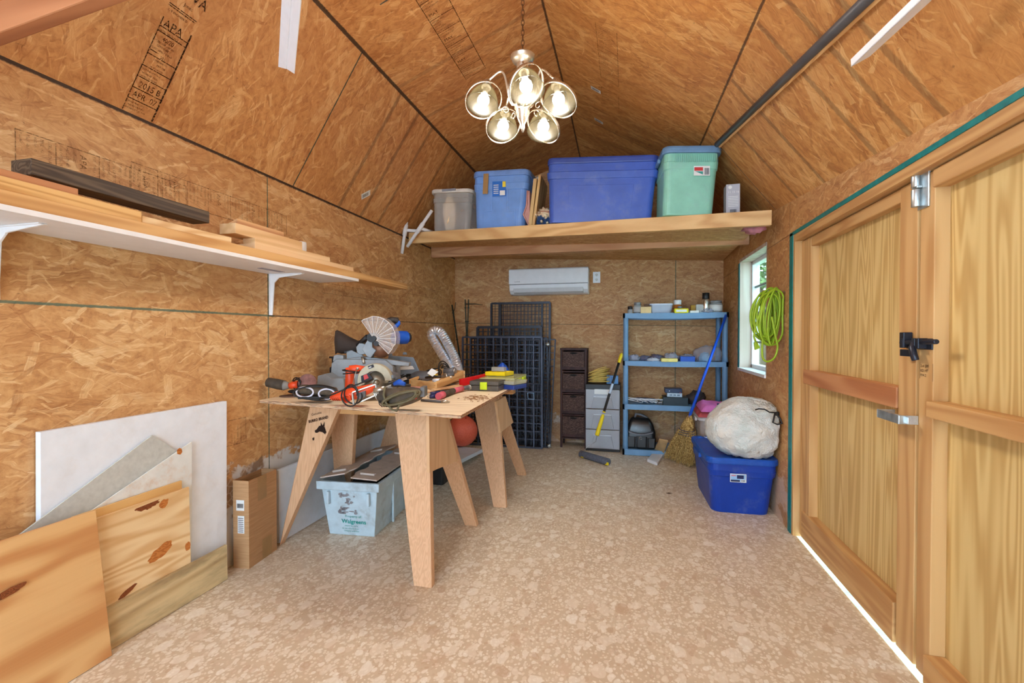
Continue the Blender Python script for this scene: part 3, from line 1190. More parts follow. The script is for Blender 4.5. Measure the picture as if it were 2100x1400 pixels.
def tote(name, label, cat, c, w, d, h, body, lid, rz=0.0, taper=.84, rad=.05, groove=True, steps=False, lidh=.035, group=None, over=.018, panel=False, lidgrip=True, tilt=0.0):
    """lidded storage tote: c = centre of the floor of the tote"""
    Mr = Matrix.Rotation(tilt, 3, 'Y') @ Matrix.Rotation(rz, 3, 'Z')
    c = V(c)
    t = thing(name, label, cat, c, group)
    mb = MB()
    rg = []
    hb = h - lidh
    for z, k in ((0, taper), (.012, taper + .012), (hb * .72, taper + (1 - taper) * .72), (hb * .73, taper + (1 - taper) * .72 + .03), (hb * .84, taper + (1 - taper) * .85 + .035),
                 (hb * .845, 1.0), (hb, 1.0)):
        rg.append(rrect(c, w * k, d * k, rad, z, 6, Mr))
    mb.rings(rg, smooth=False)
    if panel:                                  # raised field on the front face
        kk = taper + (1 - taper) * .4
        f = -d / 2 * kk - .002
        pts = [V((x, f - (z - hb * .4) * (1 - taper) * d / 2 / hb, z)) for x, z in ((-w * .28, .01), (w * .28, .01), (w * .3, hb * .62), (-w * .3, hb * .62))]
        mb.prism([c + Mr @ q for q in pts], Mr @ V((0, .02, 0)))
    if steps:
        f = -d / 2 * (taper + (1 - taper) * .35) - .003
        for xs in ((-.27, -.12), (.12, .27)):
            sg = -1 if xs[0] < 0 else 1
            pts = [(.3 * sg, .0), (.3 * sg, hb * .36), (.17 * sg, hb * .36), (.16 * sg, hb * .72), (.13 * sg, hb * .72), (.14 * sg, hb * .33), (.27 * sg, hb * .33), (.27 * sg, 0)]
            pl = [c + Mr @ V((x * w, f - (z - hb * .3) * (1 - taper) * d / 2 / hb, z)) for x, z in pts]
            if sg > 0:
                pl.reverse()
            mb.prism(pl, Mr @ V((0, .012, 0)))
    mb.build('body', body, t, bevel=.003)
    mb = MB()
    rg = [rrect(c, w + over * 2 - .006, d + over * 2 - .006, rad + .01, hb - .012, 6, Mr), rrect(c, w + over * 2, d + over * 2, rad + .012, hb - .004, 6, Mr), rrect(c, w + over * 2, d + over * 2, rad + .012, hb + lidh * .6, 6, Mr),
          rrect(c, w + over * 1.2, d + over * 1.2, rad + .008, h, 6, Mr), rrect(c, w - .03, d - .03, rad, h, 6, Mr), rrect(c, w - .045, d - .045, rad, h - .012, 6, Mr)]
    mb.rings(rg, smooth=False)
    lo_ = mb.build('lid', lid, t, bevel=.002)
    if lidgrip:
        for sg in (-1, 1):
            mb = MB()
            p = c + Mr @ V((sg * (w / 2 + over), 0, hb - .02))
            mb.box(p, (.02, d * .3, .03), Mr)
            mb.build('handle', lid, lo_, bevel=.004)
    return t, Mr, c


TL_ = math.atan((LT.z - RT.z) / (RT.x - LT.x))


def facing(t, Mr, c, x, z, d, taper, hb):
    k = taper + (1 - taper) * min(1, z / hb)
    return c + Mr @ V((x, -d / 2 * k - .004, z))


def bars(mb, org, ux, uy, x0, y0, w, h, n=9, seed=1):
    rr = random.Random(seed)
    x = 0
    while x < w:
        bw = rr.choice((.06, .1, .16)) * w / 2
        quad_flat(mb, org, ux, uy, x0 + x, y0, min(x0 + x + bw, x0 + w), y0 + h)
        x += bw + rr.choice((.06, .1)) * w / 2


UX, UZ = V((1, 0, 0)), V((0, 0, 1))


def loft_box(px0, px1, pyb, pyt, dy, depth):
    """front-face box dimensions from the photograph on a plane dy behind the loft edge"""
    pm = (px0 + px1) / 2
    xm = at(pm, pyb, y=4.1).x
    y = loft_y(xm) + dy
    a, b = at(px0, pyb, y=y), at(px1, pyb, y=y)
    z = loft_z((a.x + b.x) / 2)
    h = at(pm, pyt, y=y).z - z
    x0, x1 = a.x, b.x
    while z + h > 2.12 + (x0 - .02 - XL) * 1.54 - .02 and z + h > 2.12:
        x0 += .004
    while z + h > zr(y) + (XR - x1 - .02) * 1.22 - .02:
        x1 -= .004
    return V(((x0 + x1) / 2, y + depth / 2, z + .003)), x1 - x0, h


# mint tote
c, w, h = loft_box(1352, 1490, 441, 300, .02, .36)
t, Mr, c = tote('storage_tote', 'mint green storage tote with bluish lid at the right end of the loft', 'tote', c, w * 1.03, .36, h, M['tote_mint'], plain('tote_greyblue', (104, 140, 176), .4), .10, taper=.91, rad=.045, tilt=TL_)
mb = MB()
hb = h - .035
p = facing(t, Mr, c, 0, hb * .88, .36, 1, hb)
for k in range(22):
    mb.box(p + Mr @ V(((k - 11) * .0125 + .03, -.004, .005)), (.005, .006, hb * .13), Mr)
mb.build('rib_band', M['tote_mint'], t)
mb = MB()
p = facing(t, Mr, c, w * .05, hb * .66, .36, .86, hb) + V((0, -.012, 0))
u = Mr @ UX
quad_flat(mb, p, u, UZ, 0, -.02, .105, .045)
mb.mi = 1
quad_flat(mb, p, u, UZ, .004, .012, .06, .036, .001)
mb.mi = 2
vs = [mb.bm.verts.new(p + u * a + UZ * b_ + Mr @ V((0, -.0015, 0))) for a, b_ in ((.01, .008), (.06, -.014), (.06, .008))]
mb.face(vs)
mb.mi = 3
bars(mb, p + Mr @ V((0, -.001, 0)), u, UZ, .07, -.014, .03, .045)
mb.build('sticker', [M['label_white'], M['label_red'], plain('label_teal', (60, 150, 140), .5), M['label_ink']], t, normals=False)

# royal blue long tote
c, w, h = loft_box(1117, 1341, 456, 322, .05, .45)
t, Mr, c = tote('storage_tote', 'very wide royal blue storage tote in the middle of the loft', 'tote', c, w, .45, h, M['tote_royal'], plain('tote_royal_lid', (56, 78, 158), .4), .03, taper=.93, rad=.04, panel=True, over=.01, tilt=TL_)
# sky blue tote
c, w, h = loft_box(966, 1082, 466, 350, .06, .42)
t, Mr, c = tote('storage_tote', 'sky blue storage tote with a strip of brown tape on its lid', 'tote', c, w * .98, .42, h, M['tote_sky'], plain('tote_sky_lid', (112, 148, 208), .4), -.05, taper=.88, rad=.05, steps=True, over=.012, tilt=TL_)
hb = h - .035
u = Mr @ UX
mb = MB()
p = facing(t, Mr, c, -w * .24, hb * .7, .42, .88, hb) + V((0, -.02, 0))
mb.box(p + V((0, 0, .06)), (.045, .004, .17), Mr)
mb.build('tape_strip', M['tape'], t)
mb = MB()
p = facing(t, Mr, c, -w * .12, hb * .6, .42, .88, hb) + V((0, -.012, 0))
quad_flat(mb, p, u, UZ, 0, 0, .12, .125)
mb.mi = 1
quad_flat(mb, p, u, UZ, .09, .075, .118, .122, .001)
mb.mi = 2
quad_flat(mb, p, u, UZ, .066, .006, .112, .046, .001)
text_mesh(mb, 'TOTE', p, u, UZ, .03, .001, sx=1.0) if False else None
for k in range(5):
    quad_flat(mb, p, u, UZ, .01, .022 + k * .017, .055, .028 + k * .017, .001)
mb.mi = 3
bars(mb, p, u, UZ, .072, .012, .034, .028)
mb.build('sticker', [M['label_blue'], M['label_yellow'], M['label_white'], M['label_ink']], t, normals=False)

# cloudy clear tote with toys inside
c, w, h = loft_box(876, 962, 474, 388, .03, .38)
t, Mr, c = tote('storage_tote', 'small cloudy clear storage tote with an off-white lid at the left end of the loft', 'tote', c, w, .36, h, M['tote_clear'], plain('lid_cream', (214, 204, 192), .4), .0, taper=.92, rad=.05, lidh=.022, tilt=TL_)
mb = MB()
mb.box(c + V((0, -.2, h - .012)), (.13, .01, .02))
mb.build('latch', plain('latch_grey', (140, 140, 146), .4), t, bevel=.003)
mb = MB()
mb.ball(c + V((-.03, -.09, h * .45)), .13, 24, .5, .6, 1.2, .35, 3, 5)
tag(mb.build('plush_toy', plain('plush_cream', (250, 214, 176), .9, var=.08)), 'cream plush toy seen through the side of the cloudy tote', 'toy')

# white pipes at the left end of the loft
M['pvc'] = plain('pvc', (232, 232, 234), .35, var=.02)


def pvc(label, a, b, fit, yoff=0):
    mb = MB()
    mb.cyl(a, b, .0145, n=14)
    d = (b - a).normalized()
    mb.cyl(fit - d * .05, fit + d * .05, .0195, n=14)
    return mb


yy = LT.y - .03
a, b = at(838, 427, y=yy - .02), at(824, 520, y=yy - .02)
pt = thing('pipe_tee', 'white plastic pipe tee, upright, hooked over the left end of the loft', 'pipe', (b.x, b.y, b.z), 'white pipe tees')
f = a.lerp(b, .48)
pvc('', a, b, f).build('pipe', M['pvc'], pt)
mb = MB()
s0 = at(836, 469, y=yy)
mb.cyl(f, V((f.x + .17, f.y + .12, loft_z(-1.8) + .022)), .0145, n=14)
mb.build('branch', M['pvc'], pt)
a, b = at(886, 431, y=yy - .055), at(835, 506, y=yy - .055)
pt = thing('pipe_tee', 'white plastic pipe tee, slanting, hooked over the left end of the loft', 'pipe', (b.x, b.y, b.z), 'white pipe tees')
f = a.lerp(b, .48)
pvc('', a, b, f).build('pipe', M['pvc'], pt)
mb = MB()
mb.cyl(f, V((f.x + .06, LT.y + .1, loft_z(-1.7) + .02)), .0145, n=14)
mb.build('branch', M['pvc'], pt)

# thin boards standing between the totes
def stander(name, label, cat, px0, px1, pyb, pyt, lean, mat, depth=.3, tilt=-.06, dy=.07, rnd=False):
    xm = at((px0 + px1) / 2, pyb, y=4.0).x
    y = loft_y(xm) + dy
    a, b = at(px0, pyb, y=y), at(px1, pyb, y=y)
    z = loft_z(a.x)
    top = at(px0 + lean, pyt, y=y)
    h = top.z - z
    mb = MB()
    sh = top.x - a.x
    n = 12 if rnd else 1
    pts = [V((a.x, y, z)), V((a.x, y + depth, z))]
    if rnd:
        for k in range(n + 1):
            th = PI * k / n
            pts.append(V((a.x + sh, y + depth / 2 + depth / 2 * math.cos(th), z + h * .72 + h * .28 * math.sin(th))))
    else:
        pts += [V((a.x + sh, y + depth, z + h)), V((a.x + sh, y, z + h))]
    mb.prism(pts, (b.x - a.x, 0, 0))
    return tag(mb.build(name, mat, bevel=.002), label, cat)


stander('serving_tray', 'pale grey round-topped tray standing between the sky blue and royal blue totes', 'tray', 1085, 1092, 462, 351, 12, plain('tray_grey', (176, 178, 176), .5), rnd=True, dy=.12)
stander('thin_board', 'narrow wooden board standing on the loft, nearer the sky blue tote', 'board', 1083, 1090, 462, 366, 11, wood_mat('stand_wood', (206, 172, 118), (170, 130, 80), 'Z'), dy=.03)
stander('thin_board', 'taller wooden board standing on the loft against the royal blue tote', 'board', 1090.5, 1096, 462, 359, 14, wood_mat('stand_wood_b', (214, 178, 120), (176, 130, 76), 'Z'), dy=.04)
a, b = at(1077, 462, y=loft_y(-1.1) + .03), at(1077, 391, y=loft_y(-1.1) + .03)
mb = MB()
za = loft_z(-1.1)
mb.tube([(a.x + .03, a.y, za + .006), (a.x - .016, a.y, za + .1), (a.x + .012, a.y, za + .17), (a.x + .018, a.y, b.z)], .006, n=8)
mb.prism([(a.x + .034, a.y + .01, za), (a.x - .01, a.y + .01, za + .1), (a.x + .02, a.y + .01, b.z), (a.x + .035, a.y + .01, b.z), (a.x + .036, a.y + .01, za)], (0, .2, 0))
tag(mb.build('pink_tray', plain('tray_pink', (206, 150, 140), .5)), 'pinkish bent-edged tray wedged beside the sky blue tote', 'tray')

# crumpled flag cloth
mt, t, b = new_mat('flag_cloth', .85)
oc = t.coord('Object')
n = t.noise(oc, 12, 2, .5)
sz_ = t.n('ShaderNodeSeparateXYZ')
t.put(sz_.inputs[0], oc)
n = t.math('ADD', t.math('MULTIPLY', n, .45), t.math('MULTIPLY', sz_.outputs[2], 3.6))
colr = t.ramp(n, [(.0, (28, 52, 92)), (.47, (40, 66, 106)), (.5, (222, 196, 160)), (.58, (226, 204, 170)), (.62, (166, 90, 62)), (.7, (214, 190, 160))], 'LINEAR')
t.put(b.inputs['Base Color'], colr)
mb = MB()
p = at(1116, 440, y=loft_y(-.9) + .03)
z0 = loft_z(p.x)
mb.ball((p.x, p.y + .06, z0 + .075), .085, 36, 1.0, .8, .95, .55, 3.2, 8, flat_bottom=-.073)
fl = thing('flag_cloth', 'crumpled cloth flag with stars lying in front of the royal blue tote', 'cloth', (p.x, p.y + .06, z0))
mb.build('cloth', mt, fl)
mb = MB()
for px, py, r in ((1099, 440, .012), (1118, 441, .016), (1110, 453, .012), (1122, 456, .011)):
    q = at(px, py, y=p.y - .03)
    pts = []
    for k in range(10):
        rr = r if k % 2 == 0 else r * .42
        pts.append(q + RIGHT * math.sin(2 * PI * k / 10 + .3) * rr + V((0, 0, 1)) * math.cos(2 * PI * k / 10 + .3) * rr)
    mb = MB()
    mb.prism(pts, (0, .05, 0))
    mb.build('star', plain('star_cream', (232, 214, 180), .8), fl)

# slim white carton
a, b = at(1489, 433, y=loft_y(.6) + .1), at(1518, 376, y=loft_y(.6) + .1)
z0 = loft_z(.62)
ct = thing('light_bulb_carton', 'slim grey and white printed carton standing at the right end of the loft', 'carton', ((a.x + b.x) / 2, a.y + .04, z0))
mb = MB()
mb.box2((a.x, a.y, z0), (b.x, a.y + .09, b.z))
mb.build('box', plain('carton_grey', (186, 186, 194), .5, var=.02), ct, bevel=.002)
mb = MB()
o = V((a.x, a.y - .0012, z0))
W, H = b.x - a.x, b.z - z0
mb.lathe([(.012, 0), (.012, .0006)], o + V((W * .28, 0, H * .9)), (0, -1, 0), 18)
text_mesh(mb, '11 15 16', o + V((W * .12, 0, H * .72)), UX, UZ, .02)
for k in range(7):
    quad_flat(mb, o, UX, UZ, W * .14, H * (.3 + .05 * k), W * .86, H * (.3 + .05 * k) + .0035)
mb.mi = 1
bars(mb, o, UX, UZ, W * .28, H * .08, W * .45, H * .13)
mb.build('printing', [M['label_white'], M['label_ink']], ct)

# ------------------------------------------------------------------ wall air conditioner, outlet
yq = D - .2
a, b = at(1044, 604, y=yq), at(1206, 546, y=yq)
ac = thing('air_conditioner', 'white wall-mounted air conditioner under the loft shelf', 'air conditioner', ((a.x + b.x) / 2, D, a.z))
W0, W1, Z0_, Z1_ = a.x, b.x, a.z, b.z
Hh = Z1_ - Z0_
mb = MB()
prof = [(D, Z1_), (yq + .02, Z1_), (yq + .004, Z1_ - .015), (yq, Z1_ - .04), (yq, Z0_ + Hh * .34), (yq + .012, Z0_ + Hh * .16), (yq + .05, Z0_ + .01), (yq + .08, Z0_), (D, Z0_)]
mb.prism([(W0, y, z) for y, z in prof], (W1 - W0, 0, 0))
mb.build('body', M['white_plastic'], ac, bevel=.008)
mb = MB()
mb.prism([(W0 - .004, y, z) for y, z in ((yq + .02, Z1_ + .003), (yq - .004, Z1_ - .012), (yq - .006, Z0_ + Hh * .40), (yq + .02, Z0_ + Hh * .40))], (W1 - W0 + .008, 0, 0))
mb.build('front_panel', M['white_plastic'], ac, bevel=.006)
mb = MB()
mb.prism([(W0 + .05, y, z) for y, z in ((yq - .003, Z0_ + Hh * .24), (yq + .008, Z0_ + Hh * .08), (yq + .045, Z0_ + .004), (yq + .05, Z0_ + .02))], (W1 - W0 - .1, 0, 0))
o = mb.build('louver', plain('louver_grey', (206, 204, 206), .35, var=.02), ac, bevel=.004)
mb = MB()
mb.box2((W0 + .003, yq - .002, Z0_ + Hh * .37), (W1 - .003, yq + .02, Z0_ + Hh * .395))
mb.build('seam', plain('seam_grey', (120, 118, 122), .5), ac)
mb = MB()
text_mesh(mb, 'CARRIER', V((W0 + .06, yq - .0068, Z0_ + Hh * .47)), UX, UZ, .017)
mb.build('emblem', plain('emblem_grey', (120, 124, 134), .4), ac)

a, b = at(1216, 580, y=D - .006), at(1231, 557, y=D - .006)
ot = thing('wall_outlet', 'white electrical outlet beside the air conditioner', 'outlet', ((a.x + b.x) / 2, D, a.z))
mb = MB()
mb.box2((a.x, D - .007, a.z), (b.x, D + .003, b.z))
mb.build('plate', M['white_plastic'], ot, bevel=.002)
xm = (a.x + b.x) / 2
for k in (.28, .72):
    z = a.z + (b.z - a.z) * k
    mb = MB()
    mb.lathe([(.0165, 0), (.0165, .002)], (xm, D - .007, z), (0, -1, 0), 20)
    sk = mb.build('socket', plain('socket_white', (216, 214, 210), .4), ot)
    mb = MB()
    for dx in (-.006, .006):
        mb.box((xm + dx, D - .0095, z + .003), (.002, .002, .008))
    mb.box((xm, D - .0095, z - .008), (.004, .002, .004))
    mb.build('slot', M['label_ink'], sk)

# ------------------------------------------------------------------ black wire panels leaning on the back wall
def wire_panel(label, tl, tr, br, bl, yt, yb, nv, nh, rf=.010, rw=.0032, skip=None, fmat=None):
    TL, TR = at(*tl, y=yt), at(*tr, y=yt)
    BL, BR = at(*bl, y=yb), at(*br, y=yb)
    BL.z = BR.z = rf
    t = thing('wire_panel', label, 'wire panel', ((BL.x + BR.x) / 2, yb, 0), 'black wire panels against the back wall')
    mb = MB()
    for p, q in ((TL, TR), (TR, BR), (BR, BL), (BL, TL)):
        mb.beam(p, q, rf * 2, rf * 1.6, (0, 1, 0))
    mb.build('frame', fmat or M['black_metal'], t)
    mb = MB()
    for i in range(1, nv):
        k = i / nv
        mb.beam(TL.lerp(TR, k), BL.lerp(BR, k), rw * 2, rw * 2, (0, 1, 0))
    for j in range(1, nh):
        k = j / nh
        mb.beam(TL.lerp(BL, k) + V((0, .005, 0)), TR.lerp(BR, k) + V((0, .005, 0)), rw * 2, rw * 1.6, (0, 1, 0))
    mb.build('wire_grid', fmat or M['black_metal'], t)
    return t


wire_panel('rearmost tall black wire panel with fine mesh, offset to the left', (1008, 622), (1112, 622), (1110, 915), (1006, 915), 5.16, 5.10, 14, 50, .013, .0022)
wire_panel('tall black wire panel before the rearmost one, offset to the right', (1026, 622), (1128, 620), (1126, 915), (1024, 915), 5.12, 5.04, 14, 34, .015, .0032)
wire_panel('shorter black wire panel with a thick frame, third in the stack', (980, 671), (1110, 670), (1112, 915), (980, 915), 5.06, 4.98, 12, 26, .018, .006)
wire_panel('black wire panel with close square mesh behind the front one', (966, 694), (1122, 693), (1126, 914), (966, 914), 5.01, 4.93, 20, 30, .010, .0068)
wire_panel('narrow crooked black wire panel at the right of the stack', (1086, 696), (1139, 696), (1128, 914), (1080, 914), 4.96, 4.87, 5, 16, .008, .005)
fp = wire_panel('front black wire panel with wide-spaced upright bars', (949, 691), (1111, 691), (1112, 915), (949, 915), 4.92, 4.80, 10, 14, .011, .0068, fmat=plain('panel_blueblack', (74, 80, 98), .34, metal=.3, var=.1))
mb = MB()
for p, q in (((1055, 697), (1107, 697)), ((1107, 697), (1107, 786)), ((1107, 786), (1055, 786)), ((1055, 786), (1055, 697))):
    k0, k1 = (p[1] - 691) / 224, (q[1] - 691) / 224
    mb.beam(at(*p, y=4.905 - .12 * k0), at(*q, y=4.905 - .12 * k1), .016, .012, (0, 1, 0))
mb.build('gate', M['black_metal'], fp)
mb = MB()
c = at(1089, 812, y=4.84)
for s0, s1 in (((-1, -.8), (1, -1)), ((1, -1), (.9, 1)), ((.9, 1), (-1.1, 1)), ((-1.1, 1), (-1, -.8))):
    mb.beam(c + V((s0[0] * .034, 0, s0[1] * .034)), c + V((s1[0] * .034, 0, s1[1] * .034)), .005, .005, (0, 1, 0))
mb.build('tag_frame', plain('tag_blue', (150, 190, 230), .4), fp)

for px, py, y_ in ((1123, 706, 4.9), (1126, 914, 4.82)):
    mb = MB()
    mb.ball(at(px, py, y=y_ - .02), .022, 10, 1, .6, 1, .6, 4, px)
    mb.build('catch', M['zinc'], fp)
# slim metal stakes in the corner
M['stake'] = plain('stake', (38, 52, 46), .5, metal=.2)
for i, (p, q, lab) in enumerate([((927, 625), (944, 740), 'dark green garden stake leaning to the right in the back left corner'),
                                 ((954, 614), (958, 720), 'straight dark garden stake with a side arm in the back left corner'),
                                 ((961, 614), (957, 724), 'straight dark garden stake without an arm in the back left corner')]):
    a, b = at(*p, y=5.06 + .01 * i), at(*q, y=4.98 + .01 * i)
    d = (b - a)
    e = a + d * ((a.z - .004) / -d.z)
    e.x = max(e.x, XL + .03) if i else e.x
    t = thing('garden_stake', lab, 'stake', e, 'garden stakes in the corner')
    mb = MB()
    mb.beam(a, e, .014, .01)
    for k in range(9):
        mb.box(a.lerp(e, .06 + k * .1), (.022, .012, .012))
    mb.build('shaft', M['stake'], t)
    if i == 0:
        mb = MB()
        mb.tube([a.lerp(e, .06), a.lerp(e, .03) + V((.03, 0, .01)), a + V((.045, 0, .03))], .004, n=6)
        mb.build('hook', M['stake'], t)
    if i == 1:
        mb = MB()
        g = at(962, 623, y=a.y)
        mb.tube([V((a.x, a.y, g.z)), at(975, 623, y=a.y), at(990, 625, y=a.y)], [.006, .005, .002], n=6)
        mb.build('arm', M['stake'], t)

# ------------------------------------------------------------------ brown drawer tower
mt, t, b = new_mat('wicker', .7)
oc = t.coord('Object')
wv_ = t.noise(t.vmath('MULTIPLY', oc, (60, 60, 260)), 1.0, 3, .7)
t.put(b.inputs['Base Color'], t.ramp(wv_, [(.35, (44, 28, 26)), (.55, (86, 62, 56)), (.72, (150, 122, 108))]))
bump(t, b, wv_, .4, .004)
M['wicker'] = mt
M['espresso'] = wood_mat('espresso', (74, 46, 44), (48, 28, 28), 'Z', rings=6)
yf = 4.93
xa, xb = at(1149, 800, y=yf).x, at(1203, 800, y=yf).x
def tz(py): return at(1176, py, y=yf).z
T = thing('drawer_tower', 'narrow dark brown wicker drawer tower against the back wall', 'drawers', ((xa + xb) / 2, yf + .12, 0))
mb = MB()
ztop = tz(714)
for x in (xa, xb - .022):
    for y in (yf, yf + .2):
        mb.box2((x, y, 0), (x + .022, y + .022, ztop))
mb.box2((xa - .004, yf - .006, ztop - .018), (xb + .004, yf + .226, ztop))
for py in (762, 807, 851, 899):
    mb.box2((xa, yf + .004, tz(py) - .007), (xb, yf + .222, tz(py) + .007))
mb.box2((xa, yf + .206, .05), (xb, yf + .222, ztop))
mb.build('frame', M['espresso'], T, bevel=.002)
for i, (p0, p1) in enumerate(((721, 758), (766, 804), (810, 848), (854, 896))):
    mb = MB()
    mb.box2((xa + .025, yf - .002, tz(p1)), (xb - .025, yf + .2, tz(p0)))
    dr = mb.build('drawer', M['wicker'], T, bevel=.003)
    mb = MB()
    zz = tz(p1)
    mb.box2((xa + .022, yf - .006, zz), (xb - .022, yf, zz + .03))
    mb.build('rail', M['espresso'], dr)
    mb = MB()
    mb.lathe([(.012, 0), (.012, .002)], ((xa + xb) / 2, yf - .002, tz(p0) - .016), (0, -1, 0), 16, sx=2.6)
    mb.box(((xa + xb) / 2, yf - .003, tz(p0) - .014), (.07, .003, .012))
    mb.build('handle_slot', plain('slot_black', (14, 10, 10), .8), dr)

# ------------------------------------------------------------------ clear plastic drawer unit
yf = 4.86
xa, xb = at(1201, 860, y=yf).x, at(1271, 860, y=yf).x
def tz(py): return at(1236, py, y=yf).z
M['drawer_clear'] = clear_plastic('drawer_clear', (196, 198, 206), .72)
T = thing('plastic_drawer_unit', 'clear plastic three-drawer unit with black top and base', 'drawers', ((xa + xb) / 2, yf + .14, 0))
mb = MB()
mb.box2((xa - .004, yf - .008, tz(798)), (xb + .004, yf + .28, tz(788)))
mb.build('top', M['black_plastic'], T, bevel=.004)
mb = MB()
mb.box2((xa, yf - .002, 0), (xb, yf + .28, tz(921)))
mb.build('base', M['black_plastic'], T, bevel=.003)
mb = MB()
for x in (xa, xb - .01):
    mb.box2((x, yf + .012, .02), (x + .01, yf + .28, tz(797)))
mb.build('side_panel', plain('drawer_side', (120, 124, 134), .4), T)
for i, (p0, p1) in enumerate(((798.5, 838), (839.5, 880), (881.5, 920))):
    mb = MB()
    mb.box2((xa + .002, yf - .004, tz(p1)), (xb - .002, yf + .012, tz(p0)))
    dr = mb.build('drawer', M['drawer_clear'], T, bevel=.003)
    mb = MB()
    zA, zB = tz(p1) + .012, tz(p0) - (.075 if i == 0 else .052)
    xm = (xa + xb) / 2
    hw = (xb - xa) / 2
    mb.prism([(xm - hw * .66, yf - .012, zA), (xm + hw * .66, yf - .012, zA), (xm + hw * .5, yf - .02, zB), (xm - hw * .5, yf - .02, zB)], (0, .012, 0))
    mb.build('handle', M['drawer_clear'], dr, bevel=.002)
    mb = MB()
    mb.box2((xm - hw * .52, yf - .026, zB - .003), (xm + hw * .52, yf - .004, zB + .006))
    mb.build('grip', plain('grip_clear', (216, 220, 228), .3), dr)
    mb = MB()
    if i == 0:
        mb.ball((xm + .01, yf + .11, tz(838) + .075), .075, 20, 1.3, .8, .8, .2, 3, 2)
        tag(mb.build('cloth_bundle', plain('bundle_teal', (150, 196, 190), .8)), 'pale teal bundle seen inside the top clear drawer', 'cloth')
    else:
        mb.ball((xm, yf + .12, tz(p1) + .06), .07, 20, 1.4, .8, .7, .25, 3, 2 + i)
        tag(mb.build('cloth_bundle', plain('bundle_grey', (150, 152, 158), .8)), 'grey bundle faintly seen inside the %s clear drawer' % ('middle' if i == 1 else 'bottom'), 'cloth')
mb = MB()
mb.box2((at(1219, 800, y=yf).x, yf - .006, tz(808)), (at(1250, 800, y=yf).x, yf - .004, tz(795)))
mb.build('label_card', M['label_white'], T)
# yellow cord coil on top
mt = plain('cord_yellow', (232, 200, 110), .45)
c = at(1229, 776, y=yf + .12)
z0 = tz(788)
mb = MB()
pts = []
for k in range(11 * 24):
    a = 2 * PI * k / 24
    turn = k / 24
    r = .095 + .02 * math.sin(turn * 2.1)
    tl = .25 + .05 * turn
    pts.append(V((c.x + r * math.cos(a), c.y - .01 + r * .75 * math.sin(a), z0 + .014 + turn * .0085 + .035 * (turn / 11) * (1 + math.cos(a + .6)))))
mb.tube(pts, .0056, n=7)
tag(mb.build('extension_cord', mt), 'coiled yellow extension cord on top of the clear drawers', 'cord')
a, b = at(1244, 789, y=yf + .1), at(1268, 770, y=yf + .1)
bx = thing('parts_box', 'light blue open parts box on top of the clear drawers', 'box', ((a.x + b.x) / 2, yf + .14, z0))
mb = MB()
mb.box2((a.x, yf + .08, z0), (b.x, yf + .16, b.z))
mb.build('tray', plain('box_blue', (96, 150, 206), .4), bx, bevel=.003)
mb = MB()
for k in range(4):
    mb.box2((a.x + .008 + k * .018, yf + .078, z0 + .01), (a.x + .02 + k * .018, yf + .082, b.z - .01))
mb.build('slot', plain('box_blue_d', (60, 100, 150), .4), bx)

# ------------------------------------------------------------------ flat mop with yellow grip
hp = [at(1191, 930, z=.035), at(1248, 947, z=.035)]
bot, top = at(1224, 893, y=4.5), at(1275, 724, y=4.74)
T = thing('roller_mop', 'mop with yellow and black handle leaning on the blue shelf', 'mop', (hp[0] + hp[1]) / 2 - V((0, 0, .035)))
d = top - bot
mb = MB()
mb.cyl(bot + d * .27, bot + d * .9, .0125, n=12)
mb.build('pole', M['black_plastic'], T)
M['yellow'] = plain('yellow_plastic', (240, 210, 30), .35, var=.03)
mb = MB()
mb.tube([bot, bot + d * .03, bot + d * .2, bot + d * .235, bot + d * .25], [.02, .021, .018, .015, .014], n=12)
mb.tube([bot + d * .27, bot + d * .285], [.015, .015], n=12)
o = mb.build('grip', M['yellow'], T)
o['label'] = 'yellow plastic grip'
mb = MB()
mb.tube([bot + d * .88, bot + d * .9, bot + d * .98, top], [.014, .017, .016, .006], n=12)
o = mb.build('end_cap', M['yellow'], T)
mb = MB()
mb.cyl(bot + d * .5, bot + d * .62, .0132, n=12)
mb.build('sticker', plain('label_pale', (206, 220, 240), .4), T)
mb = MB()
e = (hp[1] - hp[0]).normalized()
mb.cyl(hp[0], hp[1], .033, n=16)
mb.build('mop_head', plain('sponge_grey', (96, 98, 110), .9, var=.12, scale=60), T, bevel=.004)
mb = MB()
for p in (hp[0] + e * .03, hp[1] - e * .02):
    mb.box(p + V((0, -.028, -.012)), (.035, .014, .024), Matrix.Rotation(math.atan2(e.y, e.x), 3, 'Z'))
mb.build('clip', M['yellow'], T)
mb = MB()
mb.tube([bot, at(1222, 905, y=4.47), at(1205, 915, y=4.44), at(1197, 925, y=4.43), hp[0] + e * .06 + V((0, 0, .03))], .0028, n=6)
mb.build('rod', M['zinc'], T)
